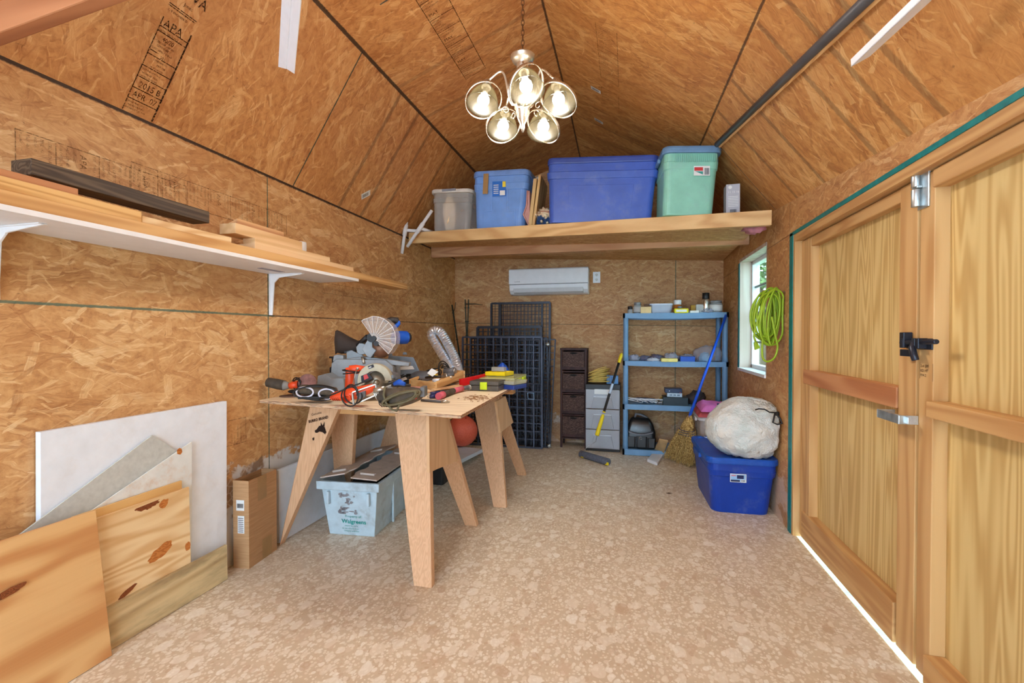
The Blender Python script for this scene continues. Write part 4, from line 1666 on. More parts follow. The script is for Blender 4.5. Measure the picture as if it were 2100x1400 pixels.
# ------------------------------------------------------------------ long white shelf on the left wall
sf, sb = -1.70, XL + .004
zs0 = at(736, 577, x=sf).z
ys1 = at(736, 572, x=sf).y
zst = zs0 + .017
sh = thing('wall_shelf', 'long white wall shelf carrying lumber on the left wall', 'shelf', (-1.85, 1.6, zs0))
mb = MB()
mb.box2((sb, -.6, zs0), (sf, ys1, zst))
mb.build('board', M['white_paint'], sh, bevel=.001)
for py_, yy in (((548, 670), at(553, 600, x=XL).y), ((0, 0), at(-14, 500, x=XL).y)):
    mb = MB()
    hz = .235
    mb.box2((sb, yy - .012, zs0 - hz), (sb + .004, yy + .012, zs0))
    mb.box2((sb, yy - .012, zs0 - .004), (sb + .22, yy + .012, zs0))
    pr_ = [(sb, zs0), (sb + .22, zs0), (sb + .22, zs0 - .006), (sb + .06, zs0 - .022), (sb + .03, zs0 - .05), (sb + .014, zs0 - hz), (sb, zs0 - hz)]
    mb.prism([(x, yy - .004, z) for x, z in pr_], (0, .008, 0))
    mb.build('bracket', M['white_paint'], sh, bevel=.0015)
mb = MB()
p, q = at(545, 553, z=zs0 - .001), at(588, 561, z=zs0 - .001)
mb.box2((p.x, p.y - .06, zs0 - .0015), (p.x + .035, p.y + .1, zs0 + .001))
mb.build('sticker', plain('sticker_grey', (150, 150, 170), .5), sh)


def plank(name, label, cat, l, r, xf, depth, mat, group='lumber on the white shelf', zmin=None, zb=None):
    """board seen end to end: l=(px,top,bottom) r=(px,top,bottom) of its long face on plane x=xf"""
    A, B = at(l[0], l[2], x=xf), at(r[0], r[2], x=xf)
    C, E = at(r[0], r[1], x=xf), at(l[0], l[1], x=xf)
    z0 = (A.z + B.z) / 2 if zb is None else zb
    h = ((E.z - A.z) + (C.z - B.z)) / 2
    y0, y1 = (A.y + E.y) / 2, (B.y + C.y) / 2
    mb = MB()
    mb.box2((xf - depth, y0, z0), (xf, y1, z0 + h))
    o = tag(mb.build(name, mat, bevel=.002), label, cat, group)
    return o, z0 + h, y0, y1


o, z1, _, _ = plank('lumber_plank', 'longest pine plank, lying directly on the white shelf and overhanging its far end', 'lumber', (-40, 376, 412), (836, 575, 585), -1.712, .14, M['pine_y'], zb=zst)
o, z2, _, _ = plank('lumber_plank', 'thick pine plank with bold grain on top of the longest plank at the near end', 'lumber', (-40, 346, 380), (291, 441, 461), -1.722, .15, wood_mat('pine_y_bold', (232, 186, 120), (196, 138, 74), 'Y', rings=10, across=12, stretch=.3), zb=z1)
plank('lumber_plank', 'thin pale plank lying under the short far pile of the white shelf', 'lumber', (523, 497, 506), (725, 541, 553), -1.73, .12, wood_mat('pale_y', (238, 200, 154), (212, 164, 112), 'Y', rings=7), zb=z1)
z1b = z1 + .022
plank('lumber_plank', 'short reddish plank end behind the bold-grained plank', 'lumber', (-40, 320, 352), (161, 395, 411), -1.775, .05, M['red_wood'], zb=z2)
A, B = at(64, 353, x=-1.80), at(430, 446, x=-1.80)
h = .052
zd = (A.z + B.z) / 2 - h / 2
mb = MB()
mb.beam((-1.845, A.y, z2 + .048 + h / 2), (-1.845, B.y, max(B.z, zd)), h, .09, (0, 0, 1))
tag(mb.build('lumber_plank', M['dark_wood'], bevel=.003), 'dark weathered plank lying on top of the lumber on the white shelf', 'lumber', 'lumber on the white shelf')
plank('lumber_plank', 'short pine plank in front of the short pale block', 'lumber', (291, 447, 462), (475, 488, 501), -1.73, .05, M['knotty'], zb=z1)
plank('lumber_block', 'short pale block lying under the tip of the dark weathered plank', 'lumber', (320, 436, 452), (447, 470, 482), -1.79, .06, wood_mat('pale_y2', (236, 196, 150), (206, 158, 108), 'Y'), zb=z1)
o, z3, _, _ = plank('lumber_plank', 'lowest pale plank of the short far pile on the white shelf', 'lumber', (523, 492, 509), (677, 523, 533), -1.735, .07, wood_mat('pale_y3', (240, 204, 158), (216, 170, 118), 'Y'), zb=z1b)
o, z4, _, _ = plank('lumber_plank', 'middle plank of the short far pile, ending beside the white cup', 'lumber', (483, 469, 493), (620, 498, 514), -1.745, .09, wood_mat('pale_y4', (236, 198, 150), (210, 162, 110), 'Y'), zb=z3)
A, B = at(483, 462, x=-1.80), at(580, 496, x=-1.80)
y0, y1 = A.y, B.y
mb = MB()
mb.prism([(-1.88, y0, z4), (-1.79, y0, z4), (-1.82, y0 + .03, z4 + .045)], (0, y1 - y0, 0))
tag(mb.build('lumber_wedge', wood_mat('wedge_y', (232, 190, 140), (190, 130, 92), 'Y')), 'wedge-cut pine offcut on top of the far pile', 'lumber', 'lumber on the white shelf')
p0, p1 = at(591, 507, x=-1.86), at(622, 467, x=-1.86)
c = at(606, 500, x=-1.86)
mb = MB()
r = .042
mb.lathe([(r * .95, 0), (r, .006), (r, .105), (r * .96, .112), (r * .8, .112), (r * .78, .1), (.002, .1)], (-1.87, c.y + .04, z1b), n=24)
tag(mb.build('white_cup', M['white_plastic']), 'white plastic cup standing behind the far lumber pile', 'cup')

# ------------------------------------------------------------------ sheets leaning on the left wall
def sheet(name, label, cat, pts, xp, thick, mat, top_lean=.0, bevel=.001):
    P = [at(px, py, x=xp) for px, py in pts]
    mb = MB()
    mb.prism(P, (-thick, 0, 0))
    return tag(mb.build(name, mat, bevel=bevel), label, cat)


M['foam_white'] = plain('foam_white', (232, 236, 244), .6, var=.02, dirt=(190, 160, 120), dirt_amt=.12)
zf = lambda px, xp: None


def floor_py(px, xp):
    """photo row where the plane x=xp meets the floor at column px"""
    lo, hi = 700.0, 2600.0
    for _ in range(50):
        mid = (lo + hi) / 2
        if at(px, mid, x=xp).z > .002:
            lo = mid
        else:
            hi = mid
    return lo


xs = (-1.972, -1.958, -1.948, -1.935, -1.922, -1.905, -1.87)
sheet('foam_board', 'large white foam board leaning on the left wall', 'board', [(83, 886), (465, 822), (465, floor_py(465, xs[0])), (84, floor_py(84, xs[0]))], xs[0], .024, M['foam_white'])
M['hardboard'] = plain('hardboard', (196, 196, 190), .6, var=.05, scale=40, dirt=(160, 150, 130), dirt_amt=.2)
sheet('hardboard_sheet', 'grey speckled hardboard sheet standing on its corner before the white foam board', 'sheet', [(35, 1100), (313, 892), (366, 926), (186, 1052), (186, floor_py(186, xs[1])), (60, floor_py(60, xs[1]))], xs[1], .006, M['hardboard'])
mt = plain('white_sheet', (226, 226, 222), .55, var=.03, dirt=(206, 150, 84), dirt_amt=.5)
sheet('hardboard_sheet', 'white stained hardboard sheet with a brown corner', 'sheet', [(186, 1048), (394, 905), (393, floor_py(393, xs[2])), (186, floor_py(186, xs[2]))], xs[2], .006, mt)
sheet('pine_panel', 'pine panel whose top edge rises behind the knotty panel', 'panel', [(150, 1060), (373, 985), (376, floor_py(376, xs[3])), (150, floor_py(150, xs[3]))], xs[3], .01, wood_mat('pine_panel_m', (226, 180, 116), (196, 142, 80), 'Y', rings=6))
sheet('pine_panel', 'bright knotty pine panel with a dark half knot', 'panel', [(150, 1080), (388, 998), (393, floor_py(393, xs[4])), (150, floor_py(150, xs[4]))], xs[4], .012, M['knotty'])
sheet('lumber_board', 'weathered long pine board on edge on the floor before the panels', 'lumber', [(150, 1285), (466, 1117), (467, floor_py(467, xs[5])), (150, floor_py(150, xs[5]))], xs[5], .016, M['old_lumber'])
a = at(205, 1047, x=xs[6])
b = at(230, 1345, x=xs[6])
mb = MB()
yl = -.1
mb.prism([(xs[6], yl, .002), (xs[6], b.y, .002), (xs[6] - .02, a.y, a.z), (xs[6] - .02, yl, a.z)], (-.012, 0, 0))
tag(mb.build('plywood_sheet', M['ply_sheet'], bevel=.001), 'orange plywood sheet with swirling grain, nearest of the leaning sheets', 'sheet')


def blotch(parent, name, mat, px, py, rx, ry, xp, rot=0.0, half=False, seed=1):
    rr_ = random.Random(seed)
    c_ = at(px, py, x=xp)
    s_ = (c_ - CAM).dot(FWD) / F
    N_ = 22
    pts = []
    for k in range(N_):
        a_ = (PI if half else 2 * PI) * k / (N_ - (1 if half else 0)) + (PI if half else 0)
        q_ = rr_.uniform(.86, 1.1)
        u_, v_ = rx * s_ * 1.5 * math.cos(a_) * q_, ry * s_ * math.sin(a_) * q_
        pts.append(c_ + V((0, u_ * math.cos(rot) - v_ * math.sin(rot), u_ * math.sin(rot) + v_ * math.cos(rot))))
    m_ = MB()
    m_.prism(pts, (.0006, 0, 0))
    return m_.build(name, mat, parent)


knot_d = wood_mat('knot_dark', (150, 84, 44), (92, 44, 22), 'Y', rings=20, across=40, stretch=20)
knot_o = wood_mat('knot_orange', (206, 132, 66), (170, 92, 40), 'Y', rings=10, across=30, stretch=14)
kp = [o_ for o_ in SC.objects if o_.name == 'pine_panel.001'][0]
blotch(kp, 'knot', knot_d, 303, 1033, 17, 11, xs[4] + .0005, .05, True, 1)
blotch(kp, 'knot', knot_o, 336, 1032, 7, 8, xs[4] + .0005, .5, False, 2)
blotch(kp, 'knot', knot_o, 330, 1130, 18, 12, xs[4] + .0005, .4, False, 3)
blotch(kp, 'knot', knot_d, 262, 1212, 14, 5, xs[4] + .0005, .4, False, 4)
blotch(kp, 'knot', knot_o, 385, 1120, 4, 9, xs[4] + .0005, .0, False, 5)
kp = bpy.data.objects['plywood_sheet']
blotch(kp, 'knot', knot_d, 20, 1213, 18, 8, xs[6] - .008, .2, False, 6)
kp = bpy.data.objects['hardboard_sheet.001']
blotch(kp, 'stain', knot_o, 368, 925, 4, 7, xs[2] + .0004, .2, False, 7)
# nail heads
# ------------------------------------------------------------------ cardboard box
mt, t, b = new_mat('cardboard', .75, spec=.2)
oc = t.coord('Object')
n = t.noise(t.vmath('MULTIPLY', oc, (8, 8, 160)), 1.0, 3, .6)
t.put(b.inputs['Base Color'], t.ramp(n, [(.3, (176, 132, 92)), (.7, (196, 152, 110))]))
M['cardboard'] = mt
f1, f2 = at(509, 1166, z=0), at(566, 1126, z=0)
_u = (f2 - f1).normalized()
f0 = f1 + V((-_u.y, _u.x, 0)) * .09
dx_ = max(0, XL + .006 - min(f0.x, (f0 + f2 - f1).x))
for q in (f0, f1, f2):
    q.x += dx_
f3 = f0 + (f2 - f1)
zt_ = CH - (986 - 688) * ((f1 - CAM).dot(FWD)) / F
bx = thing('cardboard_box', 'tall narrow cardboard box, open at the top, beside the white foam board', 'box', (f1 + f3) / 2)
Z = V((0, 0, zt_))
mb = MB()
cen = (f0 + f1 + f2 + f3) / 4
ring_o = [f0, f1, f2, f3]
ring_i = [p.lerp(cen, .035) for p in ring_o]
bt = V((0, 0, .004))
mb.rings([[p + bt * 0 for p in ring_o], [p + Z for p in ring_o], [p + Z for p in ring_i], [p + bt * 2 for p in ring_i]], smooth=False)
mb.build('carton', mt, bx)
mb = MB()
u = (f2 - f1).normalized()
Lw = (f2 - f1).length
nrm = u.cross(UZ)
o = f1 + nrm * .0012
quad_flat(mb, o, u, UZ, Lw * .3, zt_ * .72, Lw * .62, zt_ - .001)
mb.build('packing_tape', M['tape'], bx)
mb = MB()
quad_flat(mb, o, u, UZ, Lw * .45, 0.003, Lw * .8, zt_ * .24)
mb.build('packing_tape', M['tape'], bx)
u2 = (f1 - f0).normalized()
L2w = (f1 - f0).length
o = f0 + u2.cross(UZ) * .0012
for nm, (x0, y0, x1, y1), sd in (('shipping_label', (.22, .66, .72, .78), 3), ('address_label', (.3, .4, .72, .6), 5)):
    mb = MB()
    quad_flat(mb, o, u2, UZ, L2w * x0, zt_ * y0, L2w * x1, zt_ * y1)
    mb.mi = 1
    oo = o + u2.cross(UZ) * .001
    if nm == 'shipping_label':
        bars(mb, oo, u2, UZ, L2w * (x0 + .06), zt_ * (y0 + .03), L2w * .38, zt_ * .05, seed=sd)
    else:
        for k in range(8):
            quad_flat(mb, oo, u2, UZ, L2w * (x0 + .04), zt_ * (y0 + .015 + .022 * k), L2w * (x1 - .05), zt_ * (y0 + .022 + .022 * k))
    mb.build(nm, [M['label_white'], M['label_ink']], bx)

# ------------------------------------------------------------------ board along the wall under the table
xb_ = -1.945
mb = MB()
pa, pb = at(566, 966, x=xb_), at(791, 884, x=xb_)
mb.box2((xb_ - .02, pa.y + .02, .003), (xb_, 4.05, pa.z))
tag(mb.build('foam_board', M['foam_white']), 'long low white foam board standing on edge along the wall under the table', 'board')
# ------------------------------------------------------------------ sawhorses
ZT = .84


def poly_on(pts, p0, n):
    return [onp(px, py, p0, n) for px, py in pts]


def leg(parent, pts, yfoot, ytop, thick, mat=None, zfoot=0.0):
    """tapered leg: four photo points (top l, top r, bottom r, bottom l) on the sloping plane foot->top"""
    n = V((0, ZT, -(ytop - yfoot)))
    P = poly_on(pts, (0, yfoot, 0), n)
    # stretch to the beam and to the floor
    def ext(a, b, z):
        d = b - a
        return a + d * ((z - a.z) / d.z)
    tl, tr, br, bl = P
    q = [ext(bl, tl, ZT - .005), ext(br, tr, ZT - .005), ext(tr, br, zfoot + .001), ext(tl, bl, zfoot + .001)]
    for v in q:
        v.x = max(v.x, XL + .075)
    mb = MB()
    s = 1 if ytop > yfoot else -1
    mb.prism(q, V((0, s * thick, 0)))
    return mb.build('leg', mat or M['saw_z'], parent, bevel=.002), q


def sawhorse(label, ymid, legs, gus, xb0, xb1):
    t = thing('sawhorse', label, 'sawhorse', ((xb0 + xb1) / 2, ymid, 0), 'wooden sawhorses under the work table')
    for pts, yf_, yt_, th in legs:
        leg(t, pts, yf_, yt_, th)
    mb = MB()
    mb.box2((xb0, ymid - .045, ZT - .09), (xb1, ymid - .007, ZT))
    mb.build('beam', M['fir_x'], t)
    mb = MB()
    mb.box2((xb0, ymid + .007, ZT - .09), (xb1, ymid + .045, ZT))
    mb.build('beam', M['fir_x'], t)
    for x, pts in gus:
        mb = MB()
        P = [V((x, p[0], p[1])) if p[0] < 10 else at(p[0], p[1], x=x) for p in pts]
        for q in P:
            q.z = min(q.z, ZT - .004) if q.z > .76 else q.z
        mb.prism(P, (-.016, 0, 0))
        mb.build('gusset', M['saw_ply'], t, bevel=.001)
    return t


n1y, n2y = 2.38, 3.47
gx = -.90
saw1 = sawhorse('nearer wooden sawhorse, with printed lettering on its left leg', n1y, [
    ([(810, 850), (880, 850), (885, 1203), (848, 1197)], 2.02, 2.27, .038),
    ([(872, 862), (915, 853), (978, 1079), (953, 1076)], 2.75, 2.49, -.038),
    ([(630, 840), (692, 840), (570, 1092), (534, 1090)], 2.23, 2.31, .038),
    ([(677, 850), (727, 850), (722, 940), (684, 955)], 2.74, 2.49, -.038)],
    [(-.935, [(880, 850), (915, 850), (940, 945), (898, 961), (881, 969)])], -1.72, gx - .02)
saw2 = sawhorse('farther wooden sawhorse, in front of the black wire panels', n2y, [
    ([(974, 846), (1022, 823), (1038, 1042), (1012, 1040)], 3.09, 3.36, .038),
    ([(1018, 860), (1042, 860), (1079, 977), (1061, 974)], 3.85, 3.58, -.038),
    ([(798, 850), (850, 850), (812, 930), (776, 930)], 3.12, 3.36, .038),
    ([(840, 850), (880, 850), (885, 930), (850, 930)], 3.82, 3.58, -.038)],
    [(-.865, [(1018, 823), (1037, 812), (1053, 866), (1027, 887)])], -1.68, -.85)
# printed maker's mark on the left leg
legs1 = [c for c in saw1.children if c.name.startswith('leg')]
n = V((0, ZT, -(2.31 - 2.23))).normalized()
o = onp(634, 867, (0, 2.23, 0), (0, ZT, -.08)) + V((0, -.003, 0))
ux = (onp(680, 850, (0, 2.23, 0), (0, ZT, -.08)) - onp(632, 862, (0, 2.23, 0), (0, ZT, -.08))).normalized()
uy = n.cross(ux) * -1
if uy.z < 0:
    uy = -uy
mb = MB()
text_mesh(mb, 'Genuine', o + uy * .036 + ux * .025, ux, uy, .02)
text_mesh(mb, 'BURRO BRAND', o, ux, uy, .0225, bold=.0006, sx=.84)
# donkey head
for pts in ([(.045, -.05), (.06, -.045), (.078, -.03), (.1, -.03), (.112, -.045), (.118, -.075), (.108, -.085), (.094, -.07), (.076, -.062), (.058, -.066), (.046, -.062)],
            [(.088, -.032), (.094, -.01), (.1, -.032)], [(.102, -.034), (.118, -.012), (.112, -.042)], [(.02, -.09), (.034, -.086), (.032, -.1), (.024, -.104)]):
    vs = [mb.bm.verts.new(o + ux * (a - .015) + uy * b) for a, b in pts]
    mb.face(vs)
mb.build('printing', M['ink'], saw1)

# ------------------------------------------------------------------ table board on the sawhorses
TA, TB_, TC, TD = V((-.700, 1.885, 0)), V((-1.94, 2.09, 0)), V((-1.955, 3.62, 0)), V((-.775, 3.60, 0))
ZTT = .856
TA = at(945, 851, z=ZTT)
TB_ = at(532, 820, z=ZTT)
TB_.x = max(TB_.x, XL + .02)
TD = at(1081, 777, z=ZTT)
TC = V((XL + .03, TD.y - .02, ZTT))
for q in (TA, TB_, TC, TD):
    q.z = 0
tb = thing('table_board', 'worn plywood sheet laid over two sawhorses as a tool table', 'table', (-1.35, 2.7, ZT))
mb = MB()
mb.prism([q + V((0, 0, ZT)) for q in (TA, TD, TC, TB_)], (0, 0, ZTT - ZT))
mb.build('board', M['table_ply'], tb, bevel=.001)
mb = MB()
for p, q in ((TB_, TA), (TA, TD)):
    d = (q - p).normalized()
    s = V((d.y, -d.x, 0))
    for k, (a, b) in enumerate(((.001, .004), (.0065, .0095), (.0115, .0150))):
        mb.hexa([p + V((0, 0, ZT + a)), q + V((0, 0, ZT + a)), q + s * .0012 + V((0, 0, ZT + a)), p + s * .0012 + V((0, 0, ZT + a)),
                 p + V((0, 0, ZT + b)), q + V((0, 0, ZT + b)), q + s * .0012 + V((0, 0, ZT + b)), p + s * .0012 + V((0, 0, ZT + b))])
mb.build('ply_edge', M['ply_edge'], tb)

# ------------------------------------------------------------------ under the table
# grey flip-lid bin
M['bin'] = plain('bin_grey', (190, 208, 218), .5, var=.05, dirt=(120, 112, 104), dirt_amt=.5)
M['bin_lid'] = plain('bin_lid', (196, 178, 166), .6, var=.06, dirt=(120, 96, 78), dirt_amt=.45)
b0, b1 = at(676, 1094, z=0), at(768, 1101, z=0)
b2 = at(838, 1030, z=0)
w_ = (b1 - b0).length
u = (b1 - b0).normalized()
v = V((-u.y, u.x, 0))
Lb = .66
hz = .335
bn = thing('flip_lid_bin', 'dirty grey-white plastic bin with flap lid ajar under the table', 'bin', b0 + u * w_ / 2 + v * Lb / 2)
def bp(x, y, z): return b0 + u * x + v * y + V((0, 0, z))
e = .035
mb = MB()
outer0 = [bp(0, 0, 0), bp(w_, 0, 0), bp(w_, Lb, 0), bp(0, Lb, 0)]
def ringb(o_, z): return [bp(-o_, -o_, z), bp(w_ + o_, -o_, z), bp(w_ + o_, Lb + o_, z), bp(-o_, Lb + o_, z)]
mb.rings([ringb(0, 0), ringb(e * .9, hz - .05), ringb(e + .018, hz - .05), ringb(e + .02, hz), ringb(e - .002, hz), ringb(.0 - .006, .02)], smooth=False)
for k in range(2):
    mb.box(bp(w_ + e * .5 + .006, Lb * (.33 + .33 * k), hz * .45), (.014, .02, hz * .85), Matrix.Rotation(math.atan2(u.y, u.x), 3, 'Z'))
mb.build('tub', M['bin'], bn, bevel=.004)
for i in range(2):
    mb = MB()
    mb.box(bp(w_ * (.06 if i == 0 else .94), -e * .8 - .014, hz - .1), (.016, .02, .075), Matrix.Rotation(math.atan2(u.y, u.x), 3, 'Z'))
    mb.build('clip', M['bin'], bn, bevel=.002)
# two flaps: left one raised, right one nearly shut
rr = random.Random(3)
for side, ang in ((0, .2), (1, -.05)):
    x0 = -e if side == 0 else w_ + e
    half = w_ / 2 + e
    sg = 1 if side == 0 else -1
    Np = 16
    mb = MB()
    edge, hinge = [], []
    for k in range(Np + 1):
        y = -e - .005 + (Lb + 2 * e) * k / Np
        zig = half * (.97 + (.05 if (k // 2) % 2 else -.05))
        a = ang if side == 0 else -ang
        edge.append(bp(x0 + sg * zig * math.cos(a), y, hz + .012 + zig * math.sin(a)))
        hinge.append(bp(x0, y, hz + .012))
    pts = hinge + list(reversed(edge))
    nn = (edge[0] - hinge[0]).cross(hinge[-1] - hinge[0]).normalized()
    mb.prism(pts, nn * .008 * (1 if nn.z > 0 else -1))
    a = ang if side == 0 else -ang
    for k in (.1, .85):
        c = bp(x0 + sg * half * .5 * math.cos(a), -e + Lb * k, hz + .028 + half * .5 * math.sin(a))
        mb.box(c, (.09, .025, .012), Matrix.Rotation(math.atan2(u.y, u.x), 3, 'Z') @ Matrix.Rotation(-a * sg, 3, 'Y'))
    mb.build('flap', M['bin_lid'], bn, bevel=.001)
mb = MB()
o = bp(0, 0, 0) - v * .002
def fz(z): return -e * .9 * z / (hz - .05)
tlt = (V((0, 0, hz - .05)) - v * e * .9).normalized()
oo = b0 - v * .004
text_mesh(mb, 'Property of', oo + u * w_ * .38 + tlt * .115, u, tlt, .022)
text_mesh(mb, 'Walgreens', oo + u * w_ * .3 + tlt * .078, u, tlt, .036, bold=.0006)
text_mesh(mb, 'return to store', oo + u * w_ * .36 + tlt * .058, u, tlt, .014)
text_mesh(mb, 'do not remove from', oo + u * w_ * .3 + tlt * .041, u, tlt, .013)
text_mesh(mb, 'company premises', oo + u * w_ * .34 + tlt * .026, u, tlt, .013)
mb.build('lettering', plain('teal_print', (30, 150, 140), .6), bn)
mb = MB()
rq = random.Random(5)
for k in range(26):
    x, z = rq.uniform(.25, .62) * w_, rq.uniform(.14, .26)
    n_ = rq.randint(5, 8)
    rx, rz_ = rq.uniform(.006, .022), rq.uniform(.004, .012)
    vs = [mb.bm.verts.new(oo - v * .0005 + u * (x + rx * math.cos(2 * PI * j / n_) * rq.uniform(.6, 1.2)) + tlt * (z + rz_ * math.sin(2 * PI * j / n_) * rq.uniform(.6, 1.2))) for j in range(n_)]
    mb.face(vs)
mb.build('scuff', plain('scuff', (140, 136, 140), .8), bn)
mb = MB()
mb.ball(bp(w_ * .45, Lb * .35, hz * .62), .12, 18, 1, 1.6, .7, .4, 3, 4)
tag(mb.build('dark_cloth', plain('dark_cloth', (40, 34, 32), .9)), 'dark cloth lying inside the grey flip-lid bin', 'cloth')

# red ball on a low white board
yb_ = 4.42
c = at(948, 883, y=yb_)
rb = 31.5 / F * (c - CAM).dot(FWD)
zbd = c.z - rb
brd = [at(938, 946, z=zbd), at(988, 921, z=zbd)]
d_ = (brd[1] - brd[0]).normalized()
s_ = V((-d_.y, d_.x, 0))
mb = MB()
p = brd[0] - d_ * .25
q = brd[1] + d_ * .02
th_ = .035
mb.prism([p + V((0, 0, -th_)), q + V((0, 0, -th_)), q + s_ * .42 + V((0, 0, -th_)), p + s_ * .42 + V((0, 0, -th_))], (0, 0, th_))
lb = thing('low_platform', 'white board lying low on blocks under the red ball', 'platform', ((p + q) / 2).x * V((1, 0, 0)) + V((0, ((p + q) / 2).y + .1, 0)))
mb.build('board', M['foam_white'], lb, bevel=.002)
for k in (.12, .5, .86):
    mb = MB()
    cc = p.lerp(q, k) + s_ * .2
    mb.box2((cc.x - .05, cc.y - .05, .001), (cc.x + .05, cc.y + .05, zbd - th_))
    mb.build('block', M['saw_z'], lb)
mb = MB()
mb.ball(c, rb, 36)
bl_ = thing('rubber_ball', 'reddish orange rubber ball under the far edge of the tool table', 'ball', c - V((0, 0, rb)))
mt, t, b = new_mat('ball_red', .5)
n = t.noise(t.coord('Object'), 90, 3, .6)
t.put(b.inputs['Base Color'], t.ramp(n, [(.3, (222, 92, 66)), (.7, (238, 116, 88))]))
bump(t, b, n, .2, .003)
mb.build('skin', mt, bl_)
mb = MB()
mb.lathe([(.008, 0), (.006, .004), (.002, .004)], c + V((rb * .35, -rb * .3, rb * .887)), (.35, -.3, .887), 12)
mb.build('valve', plain('valve', (150, 50, 36), .6), bl_)
# dark crate behind the near sawhorse
p0 = at(905, 998, z=0)
cr = thing('black_crate', 'small black crate on the floor behind the nearer sawhorse leg', 'crate', (p0.x - .12, p0.y + .12, 0))
mb = MB()
mb.rbox((p0.x - .12, p0.y + .13, .085), (.26, .22, .165), .02, .92)
mb.build('body', M['black_plastic'], cr)
mb = MB()
mb.rings([rrect((p0.x - .12, p0.y + .13, 0), .275, .235, .02, z) for z in (.15, .172)] + [rrect((p0.x - .12, p0.y + .13, 0), .24, .2, .02, .172)], smooth=False)
mb.build('rim', M['black_plastic'], cr)
# ------------------------------------------------------------------ things on the tool table
TZ = ZTT


def T0(px, py):
    """point on the table top"""
    return at(px, py, z=TZ)


class Loc:
    """screen-facing working frame at a real depth: x right, z up, y away; units = photo pixels at that depth"""
    def __init__(self, px, py, y):
        self.o = at(px, py, y=y)
        self.px, self.py = px, py
        self.s = (self.o - CAM).dot(FWD) / F
        self.rx = V((RIGHT.x, RIGHT.y, 0)).normalized()
        self.ry = V((FWD.x, FWD.y, 0)).normalized()

    def __call__(self, px, py, dy=0.0):
        """photo pixel -> point, dy metres deeper"""
        return self.o + self.rx * (px - self.px) * self.s + V((0, 0, 1)) * (self.py - py) * self.s + self.ry * dy


M['tool_black'] = plain('tool_black', (36, 34, 36), .5, var=.15, dirt=(120, 100, 80), dirt_amt=.35)
M['tool_grey'] = plain('tool_grey', (138, 140, 142), .42, metal=.25, var=.08, dirt=(120, 104, 84), dirt_amt=.35)
M['tool_dgrey'] = plain('tool_dgrey', (92, 92, 96), .5, var=.1, dirt=(140, 120, 96), dirt_amt=.4)
M['tool_orange'] = plain('tool_orange', (232, 78, 36), .4, var=.05)
M['tool_blue'] = plain('tool_blue', (24, 84, 186), .4, var=.05)
M['steel'] = plain('steel', (190, 184, 174), .32, metal=.85, var=.1, scale=40)
M['cord_black'] = plain('cord_black', (26, 24, 24), .5)
M['dusty_black'] = plain('dusty_black', (70, 60, 50), .8, var=.2, dirt=(150, 120, 90), dirt_amt=.4)


def loops(c, r, n, turns, rad, mat, name, parent, seed=1, flat=.4, tilt=None, spread=.02):
    rr = random.Random(seed)
    mb = MB()
    pts = []
    Mx = tilt or Matrix.Identity(3)
    ph = [rr.uniform(0, 6.28) for _ in range(4)]
    for k in range(int(n * turns)):
        t = k / n
        a = 2 * PI * t
        q = V((math.cos(a) * r * (1 + .18 * math.sin(t * 2.3 + ph[0])), math.sin(a) * r * flat * (1 + .2 * math.sin(t * 1.7 + ph[1])), spread * math.sin(a * .5 + ph[2]) + spread * .6 * math.sin(t * 3 + ph[3])))
        pts.append(V(c) + Mx @ q)
    mb.tube(pts, rad, n=6)
    return mb.build(name, mat, parent)


# --- orbital sander with dust canister
L = Loc(600, 800, 2.22)
t = thing('orbital_sander', 'orbital sander lying on its side with a dark dust canister at the left table corner', 'sander', T0(612, 812))
mb = MB()
a, b = L(547, 783), L(583, 790)
mb.tube([a, a.lerp(b, .06), a.lerp(b, .6), b], [.018, .026, .029, .028], n=18)
mb.build('dust_canister', M['dusty_black'], t)
mb = MB()
c = L(594, 791)
mb.tube([b, b.lerp(c, .3), c], [.029, .024, .014], n=18)
mb.build('collar', clear_plastic('smoky', (150, 146, 140), .7), t)
mb = MB()
mb.tube([c, L(602, 789), L(612, 788)], [.017, .021, .02], n=14)
mb.build('shell', M['tool_orange'], t)
mb = MB()
mb.ball(L(616, 790, .02), .036, 18, 1, 1, .9)
mb.ball(L(600, 804, .03), .026, 14, 1.8, .8, .5)
mb.build('motor_housing', M['tool_black'], t)
mb = MB()
ax = (L.rx * .35 - L.ry * .93 + V((0, 0, .12))).normalized()
mb.lathe([(.002, .012), (.045, .012), (.048, .008), (.048, -.004), (.04, -.012), (.002, -.012)], L(631, 784, -.0), ax, 32)
o = mb.build('sanding_disc', plain('disc_brown', (128, 88, 82), .85, var=.15, scale=50), t)
o['label'] = 'round purplish brown sanding disc'
loops(L(612, 787, -.005), .032, 20, 3.3, .0032, M['cord_black'], 'cord', t, 4, 1.0, Matrix.Rotation(PI / 2, 3, 'X') @ Matrix.Rotation(.3, 3, 'Z'))

